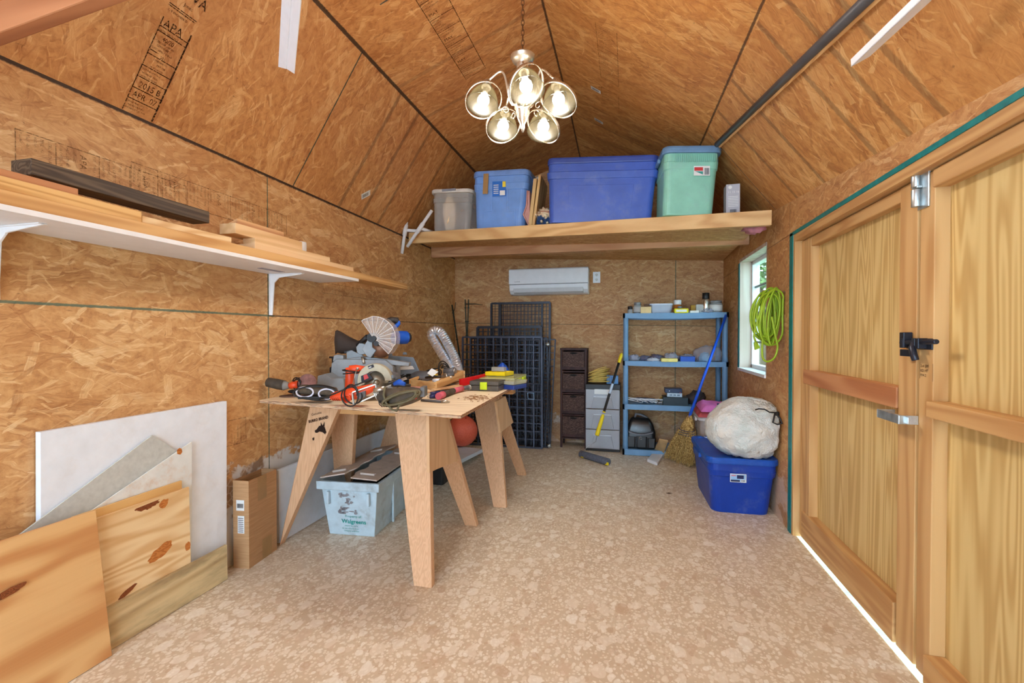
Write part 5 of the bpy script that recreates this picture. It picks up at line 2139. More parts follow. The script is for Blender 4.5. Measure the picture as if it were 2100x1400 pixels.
# --- flat palm sander, grey with white trim
L = Loc(650, 815, 2.06)
t = thing('palm_sander', 'black and white handled palm sander wrapped in its cord at the front of the table', 'sander', T0(652, 816))
mb = MB()
rg = []
A, B = L(614, 800), L(692, 806)
for k, (u, r1, r2) in enumerate(((0, .012, .012), (.06, .026, .024), (.2, .032, .026), (.5, .03, .022), (.8, .032, .026), (.94, .028, .024), (1, .01, .01))):
    c = A.lerp(B, u) + V((0, 0, .006))
    rg.append([c + L.ry * math.cos(2 * PI * j / 16) * r1 * 1.3 + V((0, 0, 1)) * math.sin(2 * PI * j / 16) * r2 for j in range(16)])
mb.rings(rg)
mb.build('body', M['dusty_black'], t)
for cx_, w_ in ((632, 17), (676, 16)):
    mb = MB()
    pts = []
    for j in range(24):
        a = 2 * PI * j / 24
        pts.append(L(cx_ + w_ * math.cos(a), 802 - (10 - (632 - cx_) * .0) * math.sin(a) + (cx_ - 632) * .08, -.038))
    mb.tube(pts, .0045, n=6, closed=True)
    mb.build('trim_ring', plain('trim_white', (222, 220, 236), .4), t)
mb = MB()
mb.box(L(650, 815, 0) + V((0, 0, .004)), (.16, .085, .014), Matrix.Rotation(YAW, 3, 'Z'))
mb.build('sanding_pad', M['tool_black'], t, bevel=.003)
mb = MB()
pts = []
for k in range(70):
    a = 2 * PI * k / 26
    w = 1 + .08 * math.sin(k * .31)
    pts.append(L(656 + 42 * w * math.cos(a), 803 - 14 * w * math.sin(a) + 3 * math.sin(k * .1), -.045 + .03 * math.sin(a * .5)))
mb.tube(pts, .0038, n=6)
mb.build('cord', M['cord_black'], t)

# --- mitre saw
ym = 2.62
L = Loc(750, 795, ym)
t = thing('mitre_saw', 'big grey and blue mitre saw with a clear fan guard and black dust bag', 'mitre saw', (L.o.x, L.o.y, TZ))
Rz = Matrix.Rotation(YAW, 3, 'Z')
mb = MB()
a = L(740, 795)
zb0 = TZ
def slabp(pts, dy0, dy1, mat, name, bevel=.003, lab=None):
    m_ = MB()
    m_.prism([L(x, y, dy0) for x, y in pts], L.ry * (dy1 - dy0))
    o_ = m_.build(name, mat, t, bevel=bevel)
    if lab:
        o_['label'] = lab
    return o_
zpy = 700 + (700 - 700)
bpy_ = L.py + (L.o.z - TZ) / L.s              # photo row of the table top at this depth
slabp([(676, bpy_), (806, bpy_), (806, 752), (790, 738), (690, 736), (680, 745)], .0, .2, M['tool_grey'], 'base')
slabp([(680, 741), (702, 741), (702, 729), (690, 727), (682, 729)], .02, .07, M['tool_grey'], 'end_stop')
slabp([(703, 712), (722, 722), (736, 728), (744, 734), (704, 740)], .06, .075, M['tool_grey'], 'fence', lab='tall grey side fence')
slabp([(704, 736), (744, 731), (800, 738), (838, 744), (836, 752), (790, 748), (746, 744), (704, 745)], .03, .08, M['tool_grey'], 'fence')
slabp([(665, 790), (668, 767), (682, 763), (694, 772), (718, 772), (722, 800), (690, 806)], -.12, .02, M['tool_grey'], 'front_arm', lab='grey front table arm with the mitre lock')
mb = MB()
for p0, p1, r in (((704, 741), (748, 739), .006), ((704, 748), (746, 744), .0045)):
    mb.cyl(L(*p0, .02), L(*p1, .02), r, n=10)
mb.cyl(L(742, 732, .01), L(748, 745, -.01), .009, n=12)
mb.build('rail', M['steel'], t)
mb = MB()
mb.cyl(L(671, 733, .04), L(689, 733, .04), .006, n=10)
mb.cyl(L(678, 734, .04), L(679, 760, .04), .008, n=10)
mb.tube([L(673, 768, .04), L(674, 755, .03), L(679, 750, .03), L(684, 758, .03), L(682, 768, .03)], .005, n=8)
mb.build('clamp', M['tool_black'], t)
# dust bag
mb = MB()
rg = []
for px, pyc, hh, dd in ((676, 703, 25, .012), (680, 700, 24, .05), (690, 704, 23, .065), (706, 708, 17, .06), (722, 710, 12, .045), (736, 706, 7, .025), (752, 698, 5, .016), (764, 691, 3.5, .012)):
    rg.append([L(px, pyc - hh * math.sin(2 * PI * j / 18), .1 + dd * math.cos(2 * PI * j / 18)) for j in range(18)])
mb.rings(rg)
o = mb.build('dust_bag', plain('bag_dark', (62, 50, 44), .8, var=.15), t)
o['label'] = 'dark dusty cloth dust bag'
slabp([(700, 726), (696, 716), (712, 714), (724, 706), (730, 706), (722, 716), (706, 724)], .06, .14, M['tool_black'], 'dust_bag_base')
# hinge arm and motor
slabp([(728, 712), (736, 702), (748, 706), (756, 716), (746, 726), (736, 728), (730, 722)], .02, .1, M['tool_grey'], 'hinge_post')
slabp([(742, 716), (752, 700), (756, 692), (764, 698), (764, 712), (772, 718), (760, 734), (752, 730)], .0, .06, M['tool_grey'], 'swing_arm')
mb = MB()
mb.cyl(L(764, 692, -.02), L(764, 692, .06), .03, n=20)
mb.tube([L(754, 690, .0), L(742, 698, .02), L(728, 708, .05)], [.016, .014, .012], n=10)
mb.cyl(L(775, 704, -.04), L(775, 704, .02), .016, n=14)
mb.build('pivot_plate', M['tool_black'], t)
mb = MB()
mb.lathe([(.001, -.0015), (.062, -.0015), (.062, .0015), (.001, .0015)], L(781, 714, .02), L.rx * .25 - L.ry * .95, 40)
mb.build('blade', plain('blade_rust', (132, 92, 70), .45, metal=.5, var=.12), t)
mb = MB()
mb.cyl(L(800, 692, .1), L(821, 692, .17), .044, n=22)
o = mb.build('motor', M['tool_blue'], t, bevel=.004)
mb = MB()
mb.cyl(L(817, 692, .16), L(825, 692, .19), .04, .032, n=22)
mb.build('motor_cap', M['tool_black'], t)
# clear fan guard: radial ribbed sector
gcl = clear_plastic('guard_clear', (214, 204, 200), .34, rough=.15)
mb = MB()
cx_, cy_ = 770, 694
N = 22
ang0, ang1 = math.radians(124), math.radians(-46)
row0, row1, row2 = [], [], []
for k in range(N + 1):
    a = ang0 + (ang1 - ang0) * k / N
    rib = .010 if k % 2 else 0.0
    rr_ = 45 if 3 < k < N - 3 else 43
    row0.append(L(cx_ + 6 * math.cos(a), cy_ - 6 * math.sin(a), -.03))
    row1.append(L(cx_ + rr_ * .98 * math.cos(a) * 1.02, cy_ - rr_ * math.sin(a), -.035 - rib))
    row2.append(L(cx_ + (rr_ + 1) * math.cos(a) * 1.02, cy_ - (rr_ + 1) * math.sin(a), .05))
mb.rings([row0, row1, row2], close=False, smooth=False)
o = mb.build('blade_guard', gcl, t, normals=False)
so = o.modifiers.new('thick', 'SOLIDIFY')
so.thickness = .002
mb = MB()
for k in range(0, N + 1, 2):
    mb.beam(row0[k] - L.ry * .002, row1[k] - L.ry * .002, .0022, .0022, (0, 1, 0))
for r0, r1 in zip(row1, row1[1:]):
    mb.beam(r0, r1, .003, .003, (0, 1, 0))
mb.build('guard_rib', plain('guard_edge', (232, 226, 220), .3), t)
mb = MB()
mb.tube([L(784, 658, .06), L(796, 655, .07), L(808, 656, .08), L(811, 661, .08), L(803, 668, .08)], [.012, .02, .021, .017, .012], n=12)
mb.build('handle_grip', M['tool_black'], t)
mb = MB()
mb.tube([L(812, 657, .075), L(812, 662, .075), L(806, 669, .075), L(800, 676, .075)], [.01, .014, .014, .011], n=10)
mb.build('handle', M['tool_blue'], t)

# --- grey hinged tool case lying open
yk = 2.98
L = Loc(830, 765, yk)
t = thing('tool_case', 'open grey plastic tool case leaning behind the circular saw', 'case', (L.o.x, L.o.y, TZ))
M['case_grey'] = plain('case_grey', (122, 134, 148), .5, var=.06, dirt=(120, 100, 80), dirt_amt=.3)
mb = MB()
mb.prism([L(x, y, .0) for x, y in ((793, 738), (798, 728), (848, 732), (862, 765), (828, 773), (816, 775))], L.ry * .03 + V((0, 0, -.012)))
mb.build('lid', M['case_grey'], t, bevel=.004)
mb = MB()
mb.prism([L(x, y, -.002) for x, y in ((790, 738), (796, 736), (828, 774), (822, 778), (812, 770))], L.ry * .06)
mb.build('rim', M['tool_dgrey'], t, bevel=.003)
for x_, y_ in ((800, 728), (830, 725)):
    mb = MB()
    mb.prism([L(x_ - 4, y_ + 2), L(x_ + 4, y_ + 2), L(x_ + 3, y_ - 3), L(x_ - 3, y_ - 3)], L.ry * .02)
    mb.build('hinge', M['case_grey'], t, bevel=.001)
mb = MB()
mb.tube([L(818, 748, -.012), L(818, 744, -.014), L(838, 744, -.014), L(840, 747, -.012)], .006, n=8)
mb.build('handle', plain('case_dk', (70, 92, 116), .4), t)
mb = MB()
mb.prism([L(x, y, -.003) for x, y in ((817, 751), (846, 750), (850, 757), (822, 758))], L.ry * .004)
mb.build('sticker', M['label_white'], t)
for k in range(3):
    mb = MB()
    mb.prism([L(x, y, -.003) for x, y in ((804 + k * 14, 735), (814 + k * 14, 735), (816 + k * 14, 740), (806 + k * 14, 740))], L.ry * .004)
    mb.build('rib', M['case_grey'], t)
mb = MB()
mb.prism([L(x, y, .03) for x, y in ((786, bpy_ - 6), (846, bpy_ - 4), (832, 772), (796, 752))], L.ry * .1)
mb.build('tray', M['tool_dgrey'], t, bevel=.003)

# --- circular saw
yc = 2.22
L = Loc(765, 800, yc)
t = thing('circular_saw', 'old beige circular saw with a black and red label, standing behind the jigsaw', 'circular saw', (L.o.x, L.o.y, TZ))
M['saw_beige'] = plain('saw_beige', (176, 166, 142), .5, metal=.2, var=.08, dirt=(120, 96, 70), dirt_amt=.4)
axs = (L.rx * .22 - L.ry * .97).normalized()
mb = MB()
cx_, cy_ = 770, 780
outer, inner = [], []
for k in range(29):
    a = math.radians(200 - 200 * k / 28)
    outer.append((cx_ + 35 * math.cos(a), cy_ - 35 * math.sin(a)))
    inner.append((cx_ + 21 * math.cos(a), cy_ - 20 * math.sin(a)))
mb.prism([L(x, y, -.02) for x, y in outer + inner[::-1]], L.ry * .045)
mb.build('upper_guard', M['saw_beige'], t, bevel=.003)
mb = MB()
mb.lathe([(.001, -.002), (.061, -.002), (.061, .002), (.001, .002)], L(772, 784, .01), axs, 48)
mb.lathe([(.016, -.008), (.016, .008), (.001, .008)], L(772, 784, .0), axs, 18)
mb.build('blade', plain('blade_steel', (150, 140, 122), .35, metal=.7, var=.12), t)
mb = MB()
mb.prism([L(x, y, -.021) for x, y in ((757, 750), (768, 746), (770, 752), (759, 756))], L.ry * -.001)
mb.build('badge', M['label_ink'], t)
mb = MB()
text_mesh(mb, 'SKIL', L(759, 754.4, -.0235), (L(769, 750.4, 0) - L(759, 754.4, 0)), UZ, .0088, bold=.0003)
mb.build('lettering', M['label_white'], t)
mb = MB()
mb.prism([L(x, y, -.021) for x, y in ((743, 770), (758, 764), (768, 776), (752, 784), (744, 782))], L.ry * -.001)
mb.build('label_plate', M['label_ink'], t)
mb = MB()
mb.prism([L(x, y, -.0225) for x, y in ((748, 769), (755, 766), (759, 774), (750, 778))], L.ry * -.001)
mb.build('red_patch', M['label_red'], t)
mb = MB()
mb.prism([L(x, y, .03) for x, y in ((735, bpy_ + 12), (812, 778), (806, 768), (784, 764), (760, 776), (738, 786))], L.ry * .1)
mb.build('motor_housing', M['tool_dgrey'], t, bevel=.006)
mb = MB()
mb.beam(L(738, 812, -.03), L(830, 776, .04), .005, .11, (0, 0, 1))
mb.build('base_plate', M['steel'], t, bevel=.001)
mb = MB()
mb.prism([L(x, y, -.01) for x, y in ((793, 772), (806, 768), (808, 775), (795, 780))], L.ry * .03)
mb.build('guard_lever', plain('lever_blue', (120, 132, 146), .4), t, bevel=.002)

# --- orange drill standing with coiled cord
L = Loc(717, 800, 2.34)
t = thing('power_drill', 'orange power drill handle standing upright with a black cord round it', 'drill', (L.o.x, L.o.y, TZ))
mb = MB()
mb.tube([L(716, 806), L(717, 790), L(718, 772), L(717, 760), L(716, 753)], [.022, .026, .026, .022, .02], n=16)
mb.tube([L(716, 757), L(728, 757, .01), L(745, 760, .03)], [.022, .026, .024], n=14)
mb.build('housing', M['tool_orange'], t)
loops(L(722, 762, -.01), .045, 22, 3.4, .0036, M['cord_black'], 'cord', t, 9, .45, Matrix.Rotation(YAW, 3, 'Z'), .012)
mb = MB()
mb.cyl(L(736, 752, -.03), L(726, 792, -.03), .0028, n=8)
mb.cyl(L(737, 753, -.03), L(737, 757, -.03), .007, n=8)
mb.build('side_rod', M['steel'], t)

# --- orange jigsaw in front
L = Loc(725, 828, 1.98)
t = thing('jigsaw', 'bright orange jigsaw with a steel shoe lying at the front of the table', 'jigsaw', T0(725, 828))
mb = MB()
rg = []
for px, pyc, h_, d_ in ((678, 814, 7, .03), (684, 813, 9, .036), (704, 811, 12, .04), (722, 808, 13, .04), (742, 803, 12, .038), (760, 797, 9, .03), (768, 795, 5, .02)):
    rg.append([L(px, pyc - h_ * math.sin(2 * PI * j / 16), d_ * math.cos(2 * PI * j / 16) + .02) for j in range(16)])
mb.rings(rg)
mb.build('body', M['tool_orange'], t)
mb = MB()
for k in range(4):
    x_ = 684 + k * 4
    mb.tube([L(x_, 806, -.0), L(x_ - 1, 814, -.016), L(x_ + 1, 821, -.008)], .0022, n=6)
mb.build('vent', plain('orange_dk', (170, 50, 22), .5), t)
mb = MB()
mb.lathe([(.02, 0), (.02, .012), (.015, .012), (.015, .002), (.001, .002)], L(714, 816, -.02), (L.rx * .3 - L.ry), 18)
mb.build('nozzle', M['tool_orange'], t)
mb = MB()
q = [L(727, 803, -.03), L(752, 795, -.02), L(790, 782, .02), L(794, 789, .02), L(760, 818, -.02), L(731, 827, -.035)]
A_, B_, C_, D_ = L(728, 802, -.035), L(772, 787, -.01), L(774, 808, -.015), L(731, 827, -.04)
for p0, p1 in ((A_, B_), (D_, C_)):
    mb.beam(p0, p1, .007, .012, (0, 0, 1))
for p0, p1 in ((A_, D_), (B_, C_)):
    mb.beam(p0, p1, .01, .006, (0, 1, 0))
mb.build('shoe', M['steel'], t, bevel=.001)
mb = MB()
mb.prism([L(x, y, -.02) for x, y in ((734, 806), (752, 800), (752, 812), (736, 818))], L.ry * .012)
mb.build('shoe_insert', M['tool_dgrey'], t)
mb = MB()
pts = []
for k in range(46):
    a = 2 * PI * k / 22
    pts.append(L(722 + 18 * math.cos(a) + k * .25, 808 - 20 * math.sin(a) * (1 - .15 * math.sin(k * .2)), -.055 + .02 * math.sin(k * .22)))
mb.tube(pts, .0036, n=6)
mb.tube([L(660, 817, -.03), L(690, 806, -.04), L(720, 793, -.045), L(752, 781, -.02), L(764, 777, .0)], .0036, n=6)
mb.build('cord', M['cord_black'], t)

# --- dark tool wrapped in a grey-green cord
L = Loc(820, 838, 1.93)
t = thing('power_tool', 'dark dusty power tool wrapped in its thick grey-green cord near the front edge', 'power tool', T0(825, 836))
mb = MB()
rg = []
for px, pyc, h_, d_ in ((776, 812, 8, .03), (786, 814, 18, .045), (806, 816, 20, .05), (826, 813, 20, .05), (846, 810, 17, .045), (862, 808, 12, .036), (868, 808, 6, .02)):
    rg.append([L(px, pyc - h_ * math.sin(2 * PI * j / 18), d_ * math.cos(2 * PI * j / 18)) for j in range(18)])
mb.rings(rg)
mb.build('housing', M['dusty_black'], t)
mb = MB()
for k in range(9):
    mb.tube([L(782 + k * 4, 818, -.045), L(784 + k * 4, 826, -.045), L(788 + k * 4, 832, -.03)], .0022, n=6)
mb.build('vent', M['tool_black'], t)
mb = MB()
mb.box(L(869, 802, .0), (.022, .07, .045), Rz)
mb.build('end_block', M['tool_dgrey'], t, bevel=.003)
mb = MB()
mb.cyl(L(856, 812, -.05), L(858, 812, -.056), .006, n=10)
mb.build('switch', M['label_red'], t)
M['cord_green'] = plain('cord_green', (98, 88, 62), .6, var=.08)
mb = MB()
pts = []
for k in range(120):
    a = 2 * PI * k / 30
    pts.append(L(828 + 34 * math.cos(a) + 4 * math.sin(k * .13), 812 - 13 * math.sin(a + .45) - 9 * math.cos(a) * .5 + 2 * math.sin(k * .21), -.06 - .012 * math.sin(a * 1.3)))
mb.tube(pts, .0052, n=8)
mb.tube([L(796, 790, -.05), L(794, 806, -.06), L(800, 822, -.065), L(812, 836, -.062), L(820, 838, -.06), L(826, 826, -.065), L(846, 816, -.065), L(862, 800, -.06)], .0052, n=8)
mb.build('cord', M['cord_green'], t)
mb = MB()
rq = random.Random(2)
for k in range(5):
    mb.tube([L(772 + k * 3, 794 + k * 2, -.01), L(770 + k * 4, 806, -.02), L(778 + k * 2, 820, -.02)], .005, n=6)
mb.cyl(L(770, 800, -.02), L(792, 795, -.02), .012, n=12)
mb.build('front_knob', M['steel'], t)

# --- shallow wooden tray full of small tools
P0, P1, P2 = at(842, 786, z=TZ + .022), at(893, 793, z=TZ + .022), at(951, 768, z=TZ + .07)
t = thing('wooden_tray', 'shallow pine tray holding pliers and cables, tipped up at its right end', 'tray', T0(895, 796))
d1, d2 = (P1 - P0), (P2 - P1)
hz_ = V((0, 0, .05))
w1 = V((d1.y, -d1.x, 0)).normalized() * -.012
mb = MB()
mb.prism([P0 - hz_ * .45, P1 - hz_ * .45, P1 + hz_ * .55, P0 + hz_ * .55], w1)
mb.build('side', M['pine_x'], t, bevel=.001)
w2 = V((d2.y, -d2.x, 0)).normalized() * -.012
mb = MB()
mb.prism([P1 - hz_ * .45, P2 - hz_ * .45, P2 + hz_ * .55, P1 + hz_ * .55], w2)
mb.build('side', M['pine_y'], t, bevel=.001)
P3 = P2 + (P0 - P1)
mb = MB()
mb.prism([P0 - hz_ * .4, P1 - hz_ * .4, P2 - hz_ * .4, P3 - hz_ * .4], (0, 0, .006))
mb.build('bottom', M['pine_y'], t)
mb = MB()
mb.prism([P2 - hz_ * .45, P3 - hz_ * .45, P3 + hz_ * .55, P2 + hz_ * .55], w1)
mb.build('side', M['pine_x'], t, bevel=.001)
mb = MB()
mb.prism([P3 - hz_ * .45, P0 - hz_ * .45, P0 + hz_ * .55, P3 + hz_ * .55], w2)
mb.build('side', M['pine_y'], t, bevel=.001)


def tubeitem(name, label, cat, parts, group=None):
    """thing made from a few swept parts: (part name, points, radii, material)"""
    base = min((p for _, pts, _, _ in parts for p in pts), key=lambda q: q.z)
    tt = thing(name, label, cat, base, group)
    for nm, pts, r, mt_ in parts:
        m_ = MB()
        m_.tube(pts, r, n=10)
        m_.build(nm, mt_, tt)
    return tt


def tray_pt(u, v, h=.02):
    return P0 + d1 * u + (P2 - P1) * v + V((0, 0, h))


L = Loc(890, 770, 2.75)
tubeitem('pliers', 'yellow and black gripped pliers lying in the pine tray', 'pliers', [('grip', [tray_pt(.25, .3), tray_pt(.5, .34, .03), tray_pt(.75, .42, .026)], [.008, .011, .008], M['tool_black']),
         ('jaw', [tray_pt(.75, .42, .026), tray_pt(.95, .5, .022), tray_pt(1.05, .52, .02)], [.009, .01, .004], M['steel']), ('inlay', [tray_pt(.36, .32, .033), tray_pt(.52, .35, .038), tray_pt(.64, .39, .034)], [.004, .007, .004], M['yellow'])])
tubeitem('socket_adapter', 'grey round socket adapter with a red dot in the pine tray', 'adapter', [('barrel', [tray_pt(.9, .45, .03), tray_pt(.96, .62, .032)], [.02, .018], M['tool_dgrey']), ('collar', [tray_pt(.88, .42, .03), tray_pt(.9, .45, .03)], [.022, .022], M['steel'])])
tubeitem('work_light', 'small dark work lamp lying at the back of the pine tray', 'lamp', [('housing', [tray_pt(.5, .75, .03), tray_pt(.8, .85, .034)], [.024, .026], M['tool_dgrey']), ('lens', [tray_pt(.8, .85, .034), tray_pt(.83, .86, .034)], [.025, .02], M['steel'])])
tubeitem('glue_bottle', 'small white bottle lying in the front of the pine tray', 'bottle', [('body', [tray_pt(.72, .16, .02), tray_pt(.9, .22, .02)], [.013, .013], M['white_plastic']), ('cap', [tray_pt(.9, .22, .02), tray_pt(.98, .25, .02)], [.008, .005], M['tool_grey'])])
mb = MB()
c = L(888, 762, -.02)
mb.prism([L(876, 765, 0), L(885, 755, 0), L(899, 762, .0), L(887, 772, 0)], L.ry * .003)
o = mb.build('price_tag', M['label_white'])
tag(o, 'white paper tag standing up among the black cables', 'tag')
# tangled black cables behind the tray
for k, (px, py, y, r, tn, lab) in enumerate(((842, 768, 2.95, .075, 4.4, 'tangled black cable lying by the grey case'), (880, 752, 3.12, .105, 3.6, 'larger tangle of black cable behind the pine tray'), (913, 750, 3.2, .085, 4.2, 'black cable looped upright beside the silver duct'))):
    p = T0(px, py) if False else at(px, py, y=y)
    p.z = TZ + (.045 if k < 2 else .06)
    t = thing('cable', lab, 'cable', (p.x, p.y, TZ), 'black cables on the table')
    loops(p, r, 20, tn, .0042, M['cord_black'], 'loop', t, 11 + k, .7 if k != 2 else .5, Matrix.Rotation(.5 + .5 * (k == 2), 3, 'X') @ Matrix.Rotation(k, 3, 'Z'), .02)
    mb = MB()
    mb.box(p + V((r * .6, -.02, -.03)), (.045, .03, .028), Matrix.Rotation(.4 * k, 3, 'Z'))
    mb.build('plug', M['tool_black'], t, bevel=.004)
p = at(865, 762, y=3.0)
mb = MB()
mb.ball((p.x, p.y, TZ + .05), .06, 18, 1.5, 1, .8)
mb.build('tmp', M['tool_dgrey'])
o = bpy.data.objects['tmp']
o.name = 'drill_body'
tag(o, 'rounded dark grey tool body half hidden by the black cables', 'power tool')
# pink abrasive sheets
for k in range(3):
    p = T0(838, 784 - k * 1)
    mb = MB()
    q = at(838, 780, y=2.5)
    cz = TZ + .012 + .007 * k
    pts = [at(809 + k * 3, 783, y=2.42), at(862, 784 + k, y=2.44), at(872 - k * 4, 775, y=2.62), at(822 + k * 5, 773, y=2.62)]
    for v in pts:
        v.z = cz
    mb.prism(pts, (0, 0, .004))
    tag(mb.build('abrasive_sheet', plain('sheet_pink', (206, 142, 128), .85, var=.1, scale=30)), ('lowest', 'middle', 'topmost')[k] + ' of the pink abrasive sheets stacked in front of the pine tray', 'sandpaper', 'pink abrasive sheets')
# blue handled clamp by the tray
tubeitem('blue_clamp', 'dark clamp with a rounded blue grip in front of the pink sheets', 'clamp', [('grip', [at(808, 787, y=2.15), at(819, 783, y=2.15), at(831, 788, y=2.15)], [.01, .016, .009], M['tool_blue']),
         ('bar', [at(803, 790, y=2.15), at(842, 790, y=2.17)], [.008, .008], M['tool_black'])])
# red spirit level
A_, B_ = at(944, 776, y=2.9), at(996, 768, y=3.12)
for v in (A_, B_):
    v.z = TZ + .03 if v is A_ else TZ + .05
t = thing('level', 'bright red bar-shaped level resting behind the black parts case', 'level', T0(955, 783))
mb = MB()
mb.beam(A_, B_, .048, .026)
mb.build('bar', plain('level_red', (206, 22, 30), .35), t, bevel=.003)
mb = MB()
d_ = (B_ - A_).normalized()
mb.beam(B_, B_ + d_ * .006, .052, .03)
mb.build('end_cap', M['steel'], t)
# shims, spatula, screwdrivers, hammer
for k, (p0, p1, w, lab) in enumerate((((896, 798), (972, 786), .05, 'long thin pale wooden shim lying beside the pine tray'), ((886, 803), (944, 795), .045, 'thin wooden shim nearest the hammer'), ((930, 790), (990, 779), .04, 'thin wooden shim running under the red level'), ((876, 806), (916, 806), .05, 'short pale wood scrap beside the blue screwdrivers'))):
    a, b = T0(*p0), T0(*p1)
    mb = MB()
    h0 = .004 + .007 * k if k < 3 else .005
    mb.beam(a + V((0, 0, h0)), b + V((0, 0, h0 + .004)), .006, w)
    tag(mb.build('wood_shim', wood_mat('shim_%d' % k, (222, 182, 136), (176, 126, 86), 'X', rings=6)), lab, 'shim', 'wood shims on the table')
for k, (p0, p1, p2, lab) in enumerate((((876, 812), (900, 809), (914, 807), 'blue and black screwdriver, the farther of the pair'), ((876, 818), (893, 817), (906, 815), 'blue and black screwdriver, the nearer of the pair'))):
    a, b, c = T0(*p0), T0(*p1), T0(*p2)
    for v in (a, b, c):
        v.z += .012
    tubeitem('screwdriver', lab, 'screwdriver', [('shaft', [a, a.lerp(b, .4)], [.004, .004], M['steel']), ('sleeve', [a.lerp(b, .3), b], [.010, .011], plain('driver_blue', (40, 44, 92), .4)), ('handle', [b, b.lerp(c, .5), c], [.012, .013, .011], M['tool_black'])], 'screwdrivers on the table')
a, b, c, d_ = T0(899, 820), T0(930, 808), T0(948, 803), T0(966, 800)
for v in (a, b, c, d_):
    v.z += .02
tubeitem('hammer', 'hammer with pink and black rubber grip lying on the table', 'hammer', [('pommel', [a, a.lerp(b, .28)], [.019, .02], plain('grip_pink', (206, 92, 110), .5)), ('grip', [a.lerp(b, .28), b], [.018, .016], M['dusty_black']), ('band', [b, c], [.016, .016], plain('grip_pink', (206, 92, 110), .5)),
         ('neck', [c, d_], [.014, .012], M['tool_dgrey']), ('head', [d_ + V((-.005, -.035, 0)), d_ + V((.005, .045, .0))], [.017, .015], M['steel'])])
a, b = T0(864, 823), T0(905, 826)
tubeitem('pry_bar', 'thin dark steel bar with a bright bent tip at the table front', 'bar', [('bar', [a + V((0, 0, .007)), b + V((0, 0, .007))], [.007, .006], M['tool_dgrey']), ('tip', [b + V((0, 0, .007)), b + V((.02, .0, .01)), b + V((.04, .015, .004))], [.006, .008, .003], M['steel'])])
# flat disc left on the table corner
mb = MB()
p = T0(612, 812)
mb.lathe([(.001, 0), (.075, 0), (.075, .003), (.001, .003)], p + V((-.03, 0, .0)), n=32)
tag(mb.build('felt_disc', plain('felt_dark', (112, 84, 70), .9)), 'thin dark round disc lying flat under the orbital sander', 'disc')

# --- parts cases at the far right corner
def case(name, label, p0, p1, depth, h, mat, cat='case', lid=None):
    a, b = T0(*p0), T0(*p1)
    u = (b - a).normalized()
    w = (b - a).length
    v = V((-u.y, u.x, 0))
    tt = thing(name, label, cat, a + u * w / 2 + v * depth / 2)
    rot = Matrix.Rotation(math.atan2(u.y, u.x), 3, 'Z')
    c = a + u * w / 2 + v * depth / 2
    m_ = MB()
    m_.box(c + V((0, 0, h * .27)), (w, depth, h * .54), rot)
    m_.build('base', mat, tt, bevel=.004)
    m_ = MB()
    m_.box(c + V((0, 0, h * .79)), (w * 1.01, depth * 1.01, h * .42), rot)
    m_.build('lid', lid or mat, tt, bevel=.004)
    return tt, a, u, v, w, c, rot
M['lime'] = plain('lime', (196, 220, 30), .4)
M['smoke'] = plain('smoke_case', (74, 70, 66), .35, var=.1, dirt=(130, 116, 96), dirt_amt=.35)
t, a, u, v, w, c, rot = case('parts_case', 'black parts case with a lime green latch on the table', (963, 801), (1022, 803), .15, .062, M['smoke'])
mb = MB()
mb.box(a + u * w * .5 - v * .006 + V((0, 0, .033)), (w * .24, .012, .046), rot)
o = mb.build('latch', M['lime'], t, bevel=.003)
o['label'] = 'lime green latch'
M['clear_case'] = clear_plastic('clear_case', (190, 186, 170), .5)
t, a, u, v, w, c, rot = case('organiser_box', 'clear lidded organiser box with blue bottom beside the black parts case', (1027, 798), (1054, 800), .16, .055, plain('box_navy', (40, 60, 130), .4), lid=M['clear_case'])
t, a, u, v, w, c, rot = case('parts_case', 'lime green and clear parts case at the far right corner of the table', (1055, 795), (1079, 783), .24, .06, plain('case_olive', (176, 190, 80), .4), lid=clear_plastic('clear_lime', (200, 204, 150), .7))
for k in (.28, .72):
    mb = MB()
    mb.box(a + u * w * k - v * .006 + V((0, 0, .03)), (w * .26, .012, .04), rot)
    mb.build('latch', M['lime'], t, bevel=.003)
zc_ = TZ + .0635
A_, B_ = at(1015, 776, z=zc_), at(1060, 778, z=zc_)
u = (B_ - A_).normalized()
v = V((-u.y, u.x, 0))
w = (B_ - A_).length * 1.0
rot = Matrix.Rotation(math.atan2(u.y, u.x), 3, 'Z')
A_ = c - u * w * .72 - v * .07
t = thing('yellow_tray', 'yellow divided plastic tray on top of the lime green parts case', 'tray', A_ + u * w / 2 + v * .07)
t.location.z = zc_
mb = MB()
cc = A_ + u * w / 2 + v * .07
cc.z = zc_
mb.box(cc + V((0, 0, .003)), (w, .14, .006), rot)
for sgn in (-1, 1):
    mb.box(cc + rot @ V((0, sgn * .067, .014)), (w, .006, .026), rot)
    mb.box(cc + rot @ V((sgn * (w / 2 - .003), 0, .014)), (.006, .14, .026), rot)
for k in (-.2, .15):
    mb.box(cc + rot @ V((k * w, 0, .014)), (.005, .13, .022), rot)
mb.build('tray', M['yellow'], t, bevel=.001)
mb = MB()
mb.cyl(cc + rot @ V((-.05, -.03, .012)), cc + rot @ V((-.045, .03, .012)), .011, n=12)
tag(mb.build('plastic_plug', M['tool_black']), 'small dark cylinder lying in the yellow tray', 'plug')
mb = MB()
mb.box(cc + rot @ V((-.02, .03, .04)), (.1, .05, .032), rot)
tag(mb.build('clear_box', M['clear_case'], bevel=.006), 'small clear plastic box tilted on the yellow tray', 'box')
